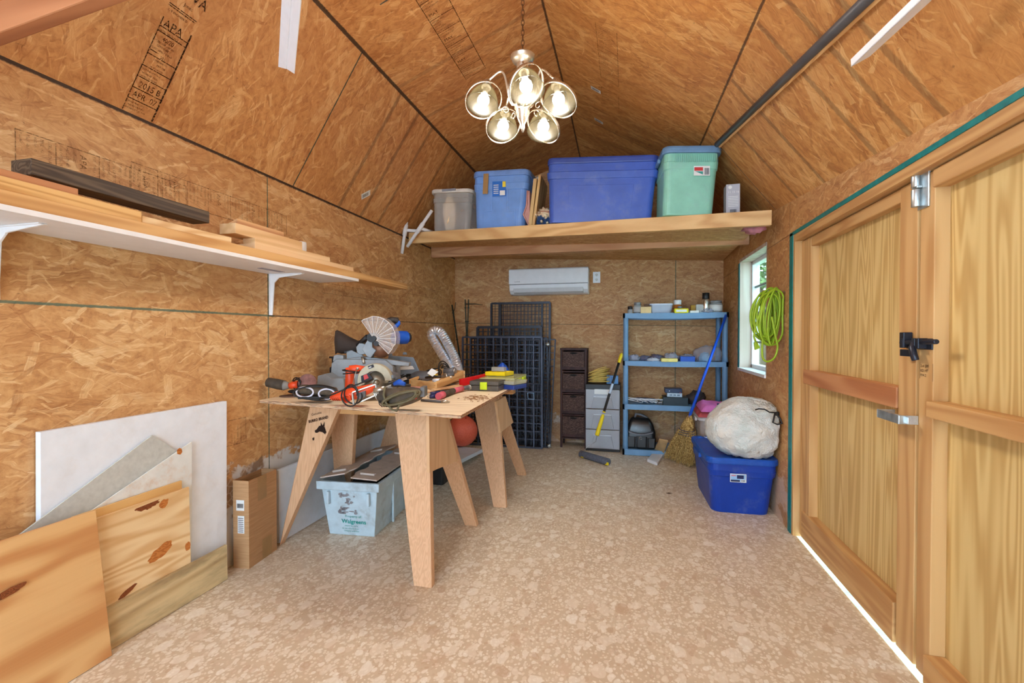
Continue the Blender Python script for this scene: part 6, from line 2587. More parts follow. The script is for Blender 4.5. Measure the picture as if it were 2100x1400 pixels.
# blue plastic bag
p = T0(1030, 772)
p = at(1030, 766, y=3.42)
mb = MB()
rg = []
z00 = TZ + .002
for k, (h, r) in enumerate(((0, .058), (.02, .066), (.05, .06), (.085, .045), (.11, .03), (.128, .013), (.135, .004))):
    rg.append([V((p.x + r * math.cos(2 * PI * j / 22) * (1 + .22 * math.sin(j * 2.9 + k)), p.y + .75 * r * math.sin(2 * PI * j / 22) * (1 + .2 * math.cos(j * 1.7 + k)), z00 + h)) for j in range(22)])
mb.rings(rg)
bgm = clear_plastic('bag_blue', (40, 96, 210), .75, rough=.25)
tag(mb.build('plastic_bag', bgm), 'pointed blue plastic bag standing behind the yellow tray', 'bag')
# shavings
mb = MB()
rq = random.Random(12)
for k in range(90):
    q = T0(rq.gauss(975, 14), rq.gauss(816, 3.2))
    a = rq.uniform(0, 3.1)
    d = V((math.cos(a), math.sin(a), 0)) * rq.uniform(.004, .012)
    mb.beam(q - d + V((0, 0, .0015)), q + d + V((0, 0, .0015)), .002, .003)
o = mb.build('wood_shavings', plain('shavings', (150, 108, 70), .8))
tag(o, 'scattered wood shavings on the bare front right of the table', 'shavings')
o['kind'] = 'stuff'

# --- silver flexible duct standing in the back left corner
mt, tt_, b = new_mat('foil', .3, metal=.8)
n = tt_.noise(tt_.coord('Object'), 60, 4, .7)
tt_.put(b.inputs['Base Color'], tt_.ramp(n, [(.3, (186, 202, 224)), (.6, (240, 244, 250))]))
bump(tt_, b, n, .5, .004)
yk = 3.42
L = Loc(905, 720, yk)
path = [(930, 772, .0), (921, 752, .01), (908, 730, .02), (893, 706, .03), (884, 690, .04), (884, 681, .045), (891, 677, .045), (901, 680, .04), (911, 694, .03), (923, 716, .02), (934, 738, .01), (941, 760, .0)]
pts = [L(x, y, d) for x, y, d in path]
pts = [pts[0] + V((.025, -.01, -.1))] + pts + [pts[-1] + V((.012, -.01, -.1))]
for q in (pts[0], pts[-1]):
    q.z = TZ + .034
sm = []
for i in range(len(pts) - 1):
    p0, p1, p2, p3 = pts[max(i - 1, 0)], pts[i], pts[i + 1], pts[min(i + 2, len(pts) - 1)]
    ns = max(3, int((p2 - p1).length / .008))
    for k in range(ns):
        u = k / ns
        sm.append(.5 * ((2 * p1) + (p2 - p0) * u + (2 * p0 - 5 * p1 + 4 * p2 - p3) * u * u + (3 * p1 - p0 - 3 * p2 + p3) * u ** 3))
rs = [.035 + (.003 if k % 2 else -.001) for k in range(len(sm))]
mb = MB()
mb.tube(sm, rs, n=16, smooth=False)
t = tag(mb.build('foil_duct', mt), 'silver foil flexible duct bent into a hairpin in the back left corner', 'duct')
# ------------------------------------------------------------------ blue-grey shelf unit
M['shelf_blue'] = plain('shelf_blue', (112, 152, 190), .42, var=.05, scale=6, dirt=(150, 160, 170), dirt_amt=.2)
ys0, ys1 = 4.76, 5.15
xs0, xs1 = at(1277, 800, y=ys0).x, at(1494, 800, y=ys0).x
xs1 = min(xs1, XR - .012)
def sz(py, px=1385): return at(px, py, y=ys0).z
levels = [(sz(641), .048), (sz(741), .046), (sz(832), .052), (.062, .058)]
su = thing('shelf_unit', 'blue-grey plastic four-tier shelf unit in the back right corner', 'shelf', ((xs0 + xs1) / 2, (ys0 + ys1) / 2, 0))
for i, (zt__, th_) in enumerate(levels):
    mb = MB()
    mb.box2((xs0 + .01, ys0 + .006, zt__ - .012), (xs1 - .01, ys1 - .006, zt__ - .004))
    nseg = 14
    sag = .012 if i == 0 else (.008 if i == 1 else 0)
    for y0, y1 in ((ys0, ys0 + .02), (ys1 - .02, ys1)):
        for k in range(nseg):
            x0 = xs0 + (xs1 - xs0) * k / nseg
            x1 = xs0 + (xs1 - xs0) * (k + 1) / nseg
            s0 = sag * math.sin(PI * k / nseg)
            s1 = sag * math.sin(PI * (k + 1) / nseg)
            mb.hexa([(x0, y0, zt__ - th_ - s0), (x1, y0, zt__ - th_ - s1), (x1, y1, zt__ - th_ - s1), (x0, y1, zt__ - th_ - s0), (x0, y0, zt__), (x1, y0, zt__), (x1, y1, zt__), (x0, y1, zt__)])
    for x0 in (xs0, xs1 - .02):
        mb.box2((x0, ys0, zt__ - th_), (x0 + .02, ys1, zt__))
    if i == 1:
        for k in range(20):
            x = xs0 + .05 + (xs1 - xs0 - .1) * k / 19
            mb.box2((x - .006, ys0 - .005, zt__ - th_ + .004), (x + .008, ys0 + .002, zt__ - .006))
    bmesh.ops.remove_doubles(mb.bm, verts=mb.bm.verts[:], dist=1e-5)
    mb.build('shelf', M['shelf_blue'], su, normals=False)
for x, y in ((xs0 + .028, ys0 + .028), (xs1 - .028, ys0 + .028), (xs0 + .028, ys1 - .028), (xs1 - .028, ys1 - .028)):
    mb = MB()
    for (zt__, th_), (zb__, _) in zip(levels[:-1], levels[1:]):
        mb.tube([(x, y, zb__ - .004), (x, y, zb__ + .05), (x, y, zt__ - th_ - .01), (x, y, zt__ - .006)], [.029, .026, .026, .029], n=12)
    mb.build('post', M['shelf_blue'], su)
LZ = [z for z, _ in levels]


def onshelf(px, lev, y=None):
    q = at(px, 700, y=ys0 + .06 if y is None else y)
    return V((q.x, q.y, LZ[lev] - .004))


def pxw(w, y):
    return w / F * (at(1385, 700, y=y) - CAM).dot(FWD)


def jar(name, label, cat, px, wpx, hpx, lev, mat, capmat=None, caph=.25, y=None, group=None, sq=False, label_mat=None):
    y = ys0 + .07 if y is None else y
    c = onshelf(px, lev, y)
    r = pxw(wpx, y) / 2
    h = pxw(hpx, y)
    t_ = thing(name, label, cat, c, group)
    mb_ = MB()
    if sq:
        mb_.box(c + V((0, 0, h / 2)), (2 * r, 2 * r * .8, h))
        mb_.build('body', mat, t_, bevel=.004)
    else:
        mb_.lathe([(r * .92, 0), (r, .006), (r, h * (1 - caph) - .01), (r * .85, h * (1 - caph))], c, n=20)
        mb_.build('body', mat, t_)
        mb_ = MB()
        mb_.lathe([(r * .86, h * (1 - caph)), (r * .9, h * (1 - caph) + .003), (r * .9, h - .003), (r * .8, h)], c, n=20)
        mb_.build('cap', capmat or mat, t_)
    if label_mat:
        mb_ = MB()
        if sq:
            mb_.box(c + V((0, -r * .8 - .0008, h * .5)), (r * 1.5, .001, h * .5))
        else:
            mb_.lathe([(r + .0012, h * .15), (r + .0012, h * (.85 - caph))], c, n=20)
        mb_.build('sticker', label_mat, t_)
    return t_


glassj = clear_plastic('jar_glass', (190, 196, 200), .55, rough=.12)
amber = clear_plastic('amber', (200, 110, 40), .7)
# top shelf
jar('glass_jar', 'low dark-lidded jar at the left end of the top shelf', 'jar', 1292, 11, 16, 0, glassj, M['tool_black'], .4)
jar('glass_jar', 'tall clear square jar second from the left on the top shelf', 'jar', 1307, 16, 24, 0, glassj, M['tool_grey'], .25, label_mat=plain('jar_pale', (206, 206, 204), .5))
jar('glass_jar', 'clear jar with a rusty lid just behind the cream box on the top shelf', 'jar', 1327, 14, 21, 0, glassj, plain('lid_rust', (140, 110, 90), .5), .3, y=ys0 + .16)
jar('small_box', 'cream box with orange ends on the top shelf', 'box', 1324, 21, 14, 0, plain('box_cream', (236, 206, 150), .6), sq=True, y=ys0 + .04)
c0 = onshelf(1355, 0, ys0 + .1)
w, h = pxw(45, ys0 + .1), pxw(20, ys0 + .1)
t = thing('clear_tub', 'wide clear plastic tub with a rim in the middle of the top shelf', 'tub', c0)
tubm = clear_plastic('tub_clear', (206, 214, 232), .5)
mb = MB()
mb.rings([rrect(c0, w * .86, .12, .02, 0), rrect(c0, w * .97, .14, .025, h - .008), rrect(c0, w * .94, .132, .023, h - .008), rrect(c0, w * .82, .11, .02, .006)], smooth=False)
mb.build('body', tubm, t)
mb = MB()
mb.rings([rrect(c0, w, .15, .03, h - .012), rrect(c0, w, .15, .03, h), rrect(c0, w * .93, .13, .024, h)], smooth=False)
mb.build('rim', plain('rim_pale', (214, 220, 236), .35), t)
mb = MB()
mb.ball(c0 + V((0, 0, .03)), .05, 14, 1.5, .8, .45, .4, 4, 3)
tag(mb.build('hardware_pile', plain('hardware_blue', (96, 104, 130), .5)), 'small bluish hardware heap inside the clear tub', 'hardware')
jar('pill_bottle', 'amber plastic bottle with white cap against the wall seam', 'bottle', 1389, 17, 28, 0, amber, M['white_plastic'], .34, y=ys0 + .14)
jar('pill_bottle', 'small dark amber bottle right of the white-capped amber bottle', 'bottle', 1394, 9, 15, 0, plain('dark_amber', (96, 62, 40), .4), M['tool_grey'], .3, y=ys0 + .08)
jar('small_box', 'bright yellow box with white label on the front of the top shelf', 'box', 1396, 27, 9, 0, plain('box_yellow', (238, 226, 30), .5), sq=True, y=ys0 + .03, label_mat=M['label_white'])
jar('small_box', 'flat white box at the front of the top shelf', 'box', 1423, 17, 5, 0, M['label_white'], sq=True, y=ys0 + .03)
jar('small_box', 'yellow box with dark top behind the white carton on the top shelf', 'box', 1422, 11, 17, 0, plain('box_gold', (206, 160, 40), .5), sq=True, y=ys0 + .16)
jar('small_box', 'plain pale grey carton left of the spray can', 'box', 1434, 14, 18, 0, plain('carton_pale', (196, 192, 186), .6), sq=True, y=ys0 + .1)
t = jar('spray_can', 'silver spray can with black cap on the top shelf', 'spray can', 1447, 15, 41, 0, M['nickel'], M['black_plastic'], .3, y=ys0 + .1, label_mat=None)
jar('glass_jar', 'white-labelled clear jar at the right end of the top shelf', 'jar', 1468, 24, 25, 0, glassj, M['tool_grey'], .2, y=ys0 + .08, label_mat=M['label_white'])
jar('glass_jar', 'low round jar with brown lid behind the labelled jar', 'jar', 1459, 20, 22, 0, glassj, plain('lid_brown', (130, 92, 70), .5), .2, y=ys0 + .17)


def crumple(name, label, cat, px, wpx, hpx, lev, mat, y=None, seed=1, group=None, amp=.45):
    y = ys0 + .07 if y is None else y
    c = onshelf(px, lev, y)
    w_, h_ = pxw(wpx, y) / 2, pxw(hpx, y)
    mb_ = MB()
    mb_.ball(c + V((0, 0, h_ * .42)), 1.0, 26, w_, min(w_, .1), h_ * .58, amp, 3.4, seed, flat_bottom=-h_ * .42)
    o_ = mb_.build(name, mat)
    return tag(o_, label, cat, group)


bagm = clear_plastic('bag_clear', (206, 212, 236), .38, rough=.2)
bagm2 = clear_plastic('bag_clear_dark', (110, 116, 150), .6, rough=.25)
crumple('plastic_bag', 'small crumpled clear bag beside the spray can on the top shelf', 'bag', 1452, 20, 9, 0, bagm, ys0 + .035, 3)
# second shelf
crumple('plastic_bag', 'clear bag with pinkish parts at the left end of the second shelf', 'bag', 1300, 24, 13, 1, bagm, ys0 + .1, 4, 'plastic bags of parts')
crumple('plastic_bag', 'dusky bag of dark parts second from the left on the second shelf', 'bag', 1322, 24, 11, 1, bagm2, ys0 + .12, 5, 'plastic bags of parts')
crumple('plastic_bag', 'flat white bag in the front left of the second shelf', 'bag', 1339, 26, 7, 1, plain('bag_white', (214, 218, 230), .5), ys0 + .045, 6, 'plastic bags of parts')
crumple('plastic_bag', 'dark bag of screws behind the cream box on the second shelf', 'bag', 1346, 28, 13, 1, bagm2, ys0 + .16, 7, 'plastic bags of parts')
crumple('plastic_bag', 'shiny upright clear bag behind the pale yellow box', 'bag', 1376, 28, 17, 1, bagm, ys0 + .13, 8, 'plastic bags of parts')
crumple('plastic_bag', 'long low clear bag lying behind the blue tray', 'bag', 1408, 36, 14, 1, bagm, ys0 + .18, 9, 'plastic bags of parts')
jar('small_box', 'pale yellow box on the front of the second shelf', 'box', 1372, 32, 7, 1, plain('box_butter', (240, 222, 130), .6), sq=True, y=ys0 + .035)
t = jar('blue_tray', 'royal blue small plastic tray on the second shelf', 'tray', 1409, 28, 11, 1, M['tool_blue'], sq=True, y=ys0 + .07)
crumple('plastic_bag', 'large airy clear bag at the right end of the second shelf', 'bag', 1454, 58, 33, 1, clear_plastic('bag_big', (206, 214, 236), .26, rough=.2), ys0 + .13, 12, 'plastic bags of parts', .3)
crumple('plastic_bag', 'light blue bundle inside the large clear bag', 'bag', 1446, 22, 18, 1, plain('bundle_blue', (150, 190, 220), .6), ys0 + .13, 13)
# third shelf
t = thing('white_cable', 'thin white cable in loose loops on the third shelf', 'cable', onshelf(1320, 2))
mb = MB()
pts = []
rq = random.Random(8)
for k in range(110):
    u = k / 110
    q = at(1292 + 66 * u + 16 * math.cos(k * .36), 700, y=ys0 + .07 + .05 * math.sin(k * .36 + .4))
    q.z = LZ[2] + .006 + .05 * abs(math.sin(k * .17 + .3))
    pts.append(q)
mb.tube(pts, .004, n=6)
mb.build('strand', M['white_plastic'], t)
t = thing('blue_cables', 'flat dark blue cable bundle under the white cable', 'cable', onshelf(1318, 2, ys0 + .18))
mb = MB()
pts = []
for k in range(70):
    q = at(1322 + 22 * math.cos(k * .42), 700, y=ys0 + .2 + .05 * math.sin(k * .42))
    q.z = LZ[2] + .008 + .0004 * k
    pts.append(q)
mb.tube(pts, .006, n=6)
mb.build('strand', plain('cable_navy', (40, 62, 96), .5), t)
t = thing('yellow_cables', 'bundle of thin yellow and black wires beside the dark electronics', 'cable', onshelf(1350, 2, ys0 + .12))
for k in range(5):
    mb = MB()
    a = at(1336 + 2 * k, 700, y=ys0 + .12 + .01 * k)
    a.z = LZ[2] + .008
    b = at(1362 + k, 700, y=ys0 + .14 + .01 * k)
    b.z = LZ[2] + .075
    mb.tube([a, a.lerp(b, .4) + V((0, 0, -.012)), a.lerp(b, .8) + V((0, 0, .004)), b], .004, n=6)
    mb.build('wire', plain('wire_yellow', (196, 150, 50), .5) if k % 2 == 0 else M['cord_black'], t)
jar('black_case', 'dark slate box under the small stacked devices on the third shelf', 'case', 1384, 48, 17, 2, plain('slate', (40, 54, 62), .5), sq=True, y=ys0 + .12)
z_ = LZ[2] - .004 + pxw(17, ys0 + .12)
c = at(1383, 700, y=ys0 + .11)
t = thing('router_box', 'small white-fronted device stacked on the dark slate box', 'device', (c.x, c.y, z_ + .001))
wq, hq = pxw(29, ys0 + .1), pxw(8, ys0 + .1)
mb = MB()
mb.box((c.x, c.y, z_ + .001 + hq / 2), (wq, .11, hq))
mb.build('body', plain('device_white', (190, 206, 220), .4), t, bevel=.003)
mb = MB()
for k in range(3):
    mb2 = MB()
    mb2.box((c.x - wq * .25 + wq * .25 * k, c.y - .056, z_ + hq * .5), (wq * .18, .002, hq * .4))
    mb2.build('port', plain('port', (120, 140, 160), .4), t)
mb.bm.free()
t = thing('router_box', 'dark blue device on top of the small white-fronted device', 'device', (c.x, c.y, z_ + hq + .002))
h2 = pxw(9, ys0 + .1)
mb = MB()
mb.box((c.x - .012, c.y, z_ + hq + .002 + h2 / 2), (wq * 1.15, .13, h2))
mb.build('body', plain('device_navy', (24, 42, 78), .35), t, bevel=.004)
mb = MB()
mb.box((c.x + .05, c.y - .066, z_ + hq + .006), (.012, .002, .006))
mb.build('lamp', M['label_red'], t)
mb = MB()
mb.cyl((c.x - .05, c.y - .066, z_ + hq + h2 * .5), (c.x - .05, c.y - .067, z_ + hq + h2 * .5), .004, n=10)
mb.build('button', M['label_white'], t)
crumple('dark_bag', 'dark crumpled bag at the right end of the third shelf', 'bag', 1428, 34, 26, 2, plain('bag_brown', (76, 66, 66), .6, var=.2), ys0 + .2, 15)
# bottom shelf: black tool bag
c = onshelf(1314, 3, ys0 + .14)
t = thing('tool_bag', 'black leather-look tool bag with front pockets on the bottom shelf', 'bag', c)
s_ = pxw(1, ys0 + .05)
mb = MB()
mb.rings([rrect(c, 58 * s_, .17, .03, z * s_) for z in (0, 4)] + [rrect(c, 60 * s_, .18, .04, 36 * s_), rrect(c, 52 * s_, .16, .04, 50 * s_), rrect(c, 40 * s_, .12, .03, 60 * s_), rrect(c, 30 * s_, .07, .02, 64 * s_)], smooth=True)
mb.build('body', plain('leather_black', (26, 26, 28), .3, var=.15, spec=.6), t)
for sx_, w_, h_ in ((-19, 18, 22), (2, 22, 23), (22, 16, 20)):
    mb = MB()
    cc = c + V((sx_ * s_, -.092, 4 * s_ + h_ * s_ / 2))
    mb.rbox(cc, (w_ * s_, .03, h_ * s_), .012, .92)
    mb.build('pocket', plain('leather_black', (26, 26, 28), .3), t, bevel=.003)
mb = MB()
pts = [c + V((x * s_, -.098 - .01 * math.cos(x / 20), (38 - 6 * math.cos(x / 18)) * s_)) for x in range(-26, 27, 3)]
mb.tube(pts, .012, n=8, flat=.5)
mb.build('flap_edge', plain('leather_shine', (84, 84, 92), .25, spec=.7), t)
mb = MB()
mb.tube([c + V((-.06, -.02, 60 * s_)), c + V((-.045, -.02, 71 * s_)), c + V((.0, -.02, 70 * s_)), c + V((.05, -.02, 66 * s_)), c + V((.085, -.02, 58 * s_))], [.012, .014, .013, .012, .012], n=8)
mb.build('handle', plain('handle_grey', (110, 112, 120), .4), t)
mb = MB()
mb.tube([c + V((.0 + .012 * math.cos(a), -.112, 24 * s_ + .014 * math.sin(a))) for a in [k * .5 for k in range(13)]], .0022, n=6)
mb.build('ring', M['steel'], t)

# ------------------------------------------------------------------ corn broom and floor scrubber
B0, B1 = at(1368, 938, z=.004), at(1420, 957, z=.004)
neck = at(1415, 851, y=4.38)
topb = at(1489, 646, y=4.735)
t = thing('corn_broom', 'straw broom with a long blue handle leaning on the shelf unit', 'broom', (B0 + B1) / 2)
hd = (topb - neck).normalized()
mb = MB()
mb.cyl(neck - hd * .02, topb, .0125, n=12)
o = mb.build('handle', plain('handle_blue', (30, 92, 220), .35), t)
o['label'] = 'blue metal handle'
mt, tt_, b = new_mat('straw', .8)
n = tt_.noise(tt_.coord('Object'), 70, 3, .7)
tt_.put(b.inputs['Base Color'], tt_.ramp(n, [(.34, (110, 76, 36)), (.5, (190, 150, 84)), (.64, (236, 204, 136))]))
M['straw'] = mt
ax = ((B0 + B1) / 2 - neck)
wd = (B1 - B0)
mb = MB()
rg = []
for u, w_, d_ in ((0, .018, .018), (.04, .026, .024), (.1, .05, .03), (.22, .075, .035), (.36, .085, .032)):
    c = neck + ax * u
    e = wd.normalized()
    e2 = e.cross(ax).normalized()
    rg.append([c + e * w_ * math.cos(2 * PI * j / 20) + e2 * d_ * math.sin(2 * PI * j / 20) for j in range(20)])
mb.rings(rg)
mb.build('shoulder', M['straw'], t)
mb = MB()
rq = random.Random(21)
for k in range(420):
    s = rq.uniform(-1, 1)
    r = rq.uniform(-1, 1)
    a = neck + ax * .3 + wd.normalized() * (.08 * s) + e2 * .028 * r
    b_ = neck + ax * rq.uniform(.93, 1.0) + wd * .52 * s + e2 * .055 * r + V((rq.uniform(-.008, .008), rq.uniform(-.008, .008), 0))
    b_.z = max(b_.z, .003)
    m_ = a.lerp(b_, .5) + wd.normalized() * .01 * s
    mb.tube([a, m_, b_], [.0026, .0024, .0018], n=4, smooth=False)
o = mb.build('bristles', M['straw'], t, normals=False)
o['kind'] = 'stuff'
mb = MB()
for u in (.3, .345, .39):
    c = neck + ax * u
    k_ = .088 + (u - .3) * .25
    mb.tube([c + wd.normalized() * k_ * math.cos(2 * PI * j / 24) + e2 * .036 * math.sin(2 * PI * j / 24) for j in range(24)], .0026, n=5, closed=True)
mb.build('binding', plain('binding_blue', (46, 60, 110), .5), t)
# pad scrubber
S0, S1, S2, S3 = at(1327, 941, z=.03), at(1348, 949, z=.03), at(1361, 931, z=.03), at(1341, 925, z=.03)
t = thing('floor_pad', 'white padded end of a tan scrubber board leaning by the broom', 'scrubber', at(1345, 945, z=0))
cS = (S0 + S1 + S2 + S3) / 4
mb = MB()
mb.prism([q + V((0, 0, -.028)) for q in (S0, S1, S2, S3)], (0, 0, .03))
mb.build('pad', M['white_plastic'], t, bevel=.006)
T1_, T2_ = at(1370, 905, y=4.62), at(1352, 902, y=4.64)
mb = MB()
mb.prism([S3 + V((0, 0, .0)), S2, T1_, T2_], (0, .012, .012))
mb.build('board', plain('tan_board', (196, 160, 112), .7), t, bevel=.002)
A_ = S3.lerp(T2_, .45)
Bq = S2.lerp(T1_, .45)
Cq = S2.lerp(T1_, .8)
Dq = S3.lerp(T2_, .8)
nn = (Bq - A_).cross(Dq - A_).normalized()
nn = nn if nn.y < 0 else -nn
mb = MB()
mb.prism([A_.lerp(Bq, .2) + nn * .001, A_.lerp(Bq, .85) + nn * .001, Dq.lerp(Cq, .85) + nn * .001, Dq.lerp(Cq, .2) + nn * .001], nn * .001)
mb.build('sticker', M['label_ink'], t)

# ------------------------------------------------------------------ clear tote with pink cloth
c = V((.775, 4.42, 0))
t, Mr, c = tote('storage_tote', 'tall clear plastic tote by the right wall under the pink cloth', 'tote', c, .33, .40, .50, clear_plastic('tote_clear2', (216, 204, 200), .6), plain('lid_pale', (214, 208, 210), .4), .0, taper=.86, rad=.05, lidh=.02)
mb = MB()
mb.ball(c + V((0, 0, .24)), .125, 20, 1, 1, 1.4, .25, 3, 2)
tag(mb.build('cloth_bundle', plain('bundle_brown', (150, 116, 100), .9)), 'brownish bundle seen inside the tall clear tote', 'cloth')


def cloth(name, label, pts, z0, thick, mat, amp, seed, parent=None):
    """folded cloth: rounded slab over a plan polygon with a rumpled top"""
    N = 22
    P = [V(p) for p in pts]
    bm_ = MB()
    g = []
    for i in range(N + 1):
        row = []
        for j in range(N + 1):
            u, v = i / N, j / N
            a = P[0].lerp(P[1], u).lerp(P[3].lerp(P[2], u), v)
            e = min(u, 1 - u, v, 1 - v)
            h = thick * min(1, (e * 9)) ** .5
            h *= 1 + amp * noise.noise(V((u * 4 + seed, v * 4, seed)))
            row.append(bm_.bm.verts.new(V((a.x, a.y, z0 + max(h, .002) + amp * .015 * noise.noise(V((u * 9, v * 9, seed)))))))
        g.append(row)
    for i in range(N):
        for j in range(N):
            bm_.face([g[i][j], g[i + 1][j], g[i + 1][j + 1], g[i][j + 1]], True)
    rim = [g[i][0] for i in range(N + 1)] + [g[N][j] for j in range(1, N + 1)] + [g[i][N] for i in range(N - 1, -1, -1)] + [g[0][j] for j in range(N - 1, 0, -1)]
    bot = [bm_.bm.verts.new(V((v.co.x, v.co.y, z0))) for v in rim]
    for k in range(len(rim)):
        bm_.face([rim[k], bot[k], bot[(k + 1) % len(rim)], rim[(k + 1) % len(rim)]])
    bm_.face(list(reversed(bot)))
    o_ = bm_.build(name, mat, parent)
    return o_


o = cloth('folded_cloth', '', [(.59, 4.20, 0), (.95, 4.20, 0), (.95, 4.62, 0), (.60, 4.62, 0)], .503, .045, plain('cloth_coral', (196, 88, 92), .85, var=.12), .5, 3)
tag(o, 'coral red folded cloth, under the pink one on the clear tote', 'cloth')
t = thing('folded_cloth', 'pink folded cloth with a small navy mark on the clear tote', 'cloth', (.73, 4.4, .552))
cloth('cloth', '', [(.61, 4.19, 0), (.955, 4.2, 0), (.955, 4.62, 0), (.62, 4.6, 0)], .552, .05, plain('cloth_pink', (226, 122, 196), .85, var=.06), .5, 7, t)
q = at(1474, 833, y=4.25)
mb = MB()
q.z = .615
mb.box(q, (.028, .02, .006), Matrix.Rotation(.3, 3, 'X'))
mb.build('mark', plain('mark_navy', (40, 40, 110), .6), t)

# ------------------------------------------------------------------ deep blue tote in front
zl = .372
FL, FR, BL_ = at(1433, 934, z=zl), at(1592, 942, z=zl), at(1407, 882, z=zl)
ang = math.atan2((FR - FL).y, (FR - FL).x) * .8
Wt = min((FR - FL).length, .42)
c = V(((FL.x + FR.x) / 2 + .012, (FL.y + FR.y) / 2 + .265, 0))
t, Mr, c = tote('storage_tote', 'deep blue storage tote on the floor by the door under the white bag', 'tote', c, Wt + .005, .68, .385, M['tote_deep'], plain('tote_deep_lid', (26, 82, 178), .38, dirt=(110, 140, 190), dirt_amt=.2), ang, taper=.84, rad=.06, over=.014, lidh=.03)
mb = MB()
hb = .35
p = facing(t, Mr, c, -.03, .255, .68, .84, hb) + V((0, -.014, 0))
u = Mr @ UX
quad_flat(mb, p, u, UZ, -.05, -.028, .05, .028)
mb.mi = 1
quad_flat(mb, p, u, UZ, -.046, -.024, .046, .024, .0008)
mb.mi = 2
quad_flat(mb, p, u, UZ, -.008, -.004, .034, .02, .0016)
quad_flat(mb, p, u, UZ, -.046, -.024, .01, -.012, .0016)
mb.mi = 3
quad_flat(mb, p, u, UZ, -.043, .012, -.014, .02, .0016)
mb.mi = 0
quad_flat(mb, p, u, UZ, .014, -.023, .044, -.008, .0016)
mb.mi = 2
bars(mb, p + u.cross(UZ) * .0022, u, UZ, .017, -.021, .024, .01)
mb.build('sticker', [M['label_white'], plain('label_sky', (150, 190, 230), .5), plain('label_navy', (24, 34, 84), .5), plain('label_rose', (206, 130, 150), .5)], t, normals=False)

mb = MB()
q = at(1446, 897, z=.388)
mb.tube([q + V((-.02, .02, .004)), q + V((-.012, .0, .012)), q + V((0, -.012, .004)), q + V((.02, -.014, .003)), q + V((.035, -.01, .004))], .004, n=6)
tag(mb.build('metal_clip', M['zinc']), 'small bent metal clip lying on the lid of the deep blue tote', 'clip')
mb = MB()
q = at(1366, 1011, z=.002)
mb.prism([q, q + V((.02, .006, .004)), q + V((.045, .0, .002)), q + V((.02, -.008, .0))], (0, 0, .0015))
tag(mb.build('dry_leaf', plain('leaf_dry', (96, 72, 52), .8)), 'small dry leaf on the floor before the deep blue tote', 'leaf')
mb = MB()
q = at(1552, 466, y=RT.y + .12)
mb.ball((q.x, q.y + .06, q.z + .0), .05, 14, 1.4, 1, .6, .5, 4, 2)
tag(mb.build('insulation_tuft', plain('insulation_pink', (196, 130, 140), .95, var=.15)), 'pink insulation tuft showing at the right end under the loft', 'insulation')

# white drawstring bag
bc = at(1529, 876, y=3.44)
bcz = .385
mb = MB()
rg = []
nb = 84
Rb = pxw(73, 3.8) * .80
Rb = 73 / F * (bc - CAM).dot(FWD)
hB = 122 / F * (bc - CAM).dot(FWD)
for i in range(1, 44):
    th = PI * i / 44
    ring = []
    for k in range(nb):
        ph = 2 * PI * k / nb
        d = V((math.sin(th) * math.cos(ph), math.sin(th) * math.sin(ph), -math.cos(th)))
        gath = max(0, d.dot(V((.8, -.25, .55)).normalized()))
        wr = .10 * noise.noise(d * 2.2 + V((5, 1, 2))) + .07 * (.5 - abs(noise.noise(d * 4.5 + V((1, 7, 3))))) + .035 * (.4 - abs(noise.noise(d * 10)))
        wr += .05 * gath ** 3 * math.sin(14 * math.atan2(d.y + .25, d.z - .55))
        rr_ = 1 + wr + .10 * gath ** 5
        q = V((d.x * Rb * rr_, d.y * .22 * rr_, d.z * hB / 2 * rr_))
        q.z = max(q.z, -hB / 2 * .86 + .008 * math.sin(k * .8))
        q = V((bc.x, 3.46, bcz + hB / 2 * .87)) + q
        q.x = min(q.x, XR - .015)
        ring.append(q)
    rg.append(ring)
mb.rings(rg)
mt, tt_, b = new_mat('bag_film', .35, spec=.45)
oc = tt_.coord('Object')
n = tt_.noise(oc, 5, 4, .6)
tt_.put(b.inputs['Base Color'], tt_.ramp(n, [(.3, (192, 206, 200)), (.48, (226, 228, 224)), (.62, (240, 234, 224)), (.75, (226, 212, 194))]))
bump(tt_, b, tt_.noise(oc, 26, 5, .65), .8, .03)
t = thing('drawstring_bag', 'bulging white plastic bag with a black drawstring on the deep blue tote', 'bag', (bc.x, 3.46, bcz))
mb.build('sack', mt, t)
k1 = at(1588, 845, y=3.3)
mb = MB()
mb.tube([at(1549, 840, y=3.24), at(1556, 838, y=3.23), at(1568, 839, y=3.23), at(1578, 845, y=3.23), at(1590, 846, y=3.23)], .0045, n=7)
mb.tube([at(1590, 845, y=3.23), at(1585, 866, y=3.22), at(1594, 870, y=3.22), at(1604, 868, y=3.22), at(1600, 858, y=3.22), at(1590, 846, y=3.23)], .0055, n=7)
mb.ball(k1 + V((0, -.06, .0)), .014, 12, 1, 1, 1, .3)
o = mb.build('drawstring', M['cord_black'], t)
o['label'] = 'black knotted drawstring'

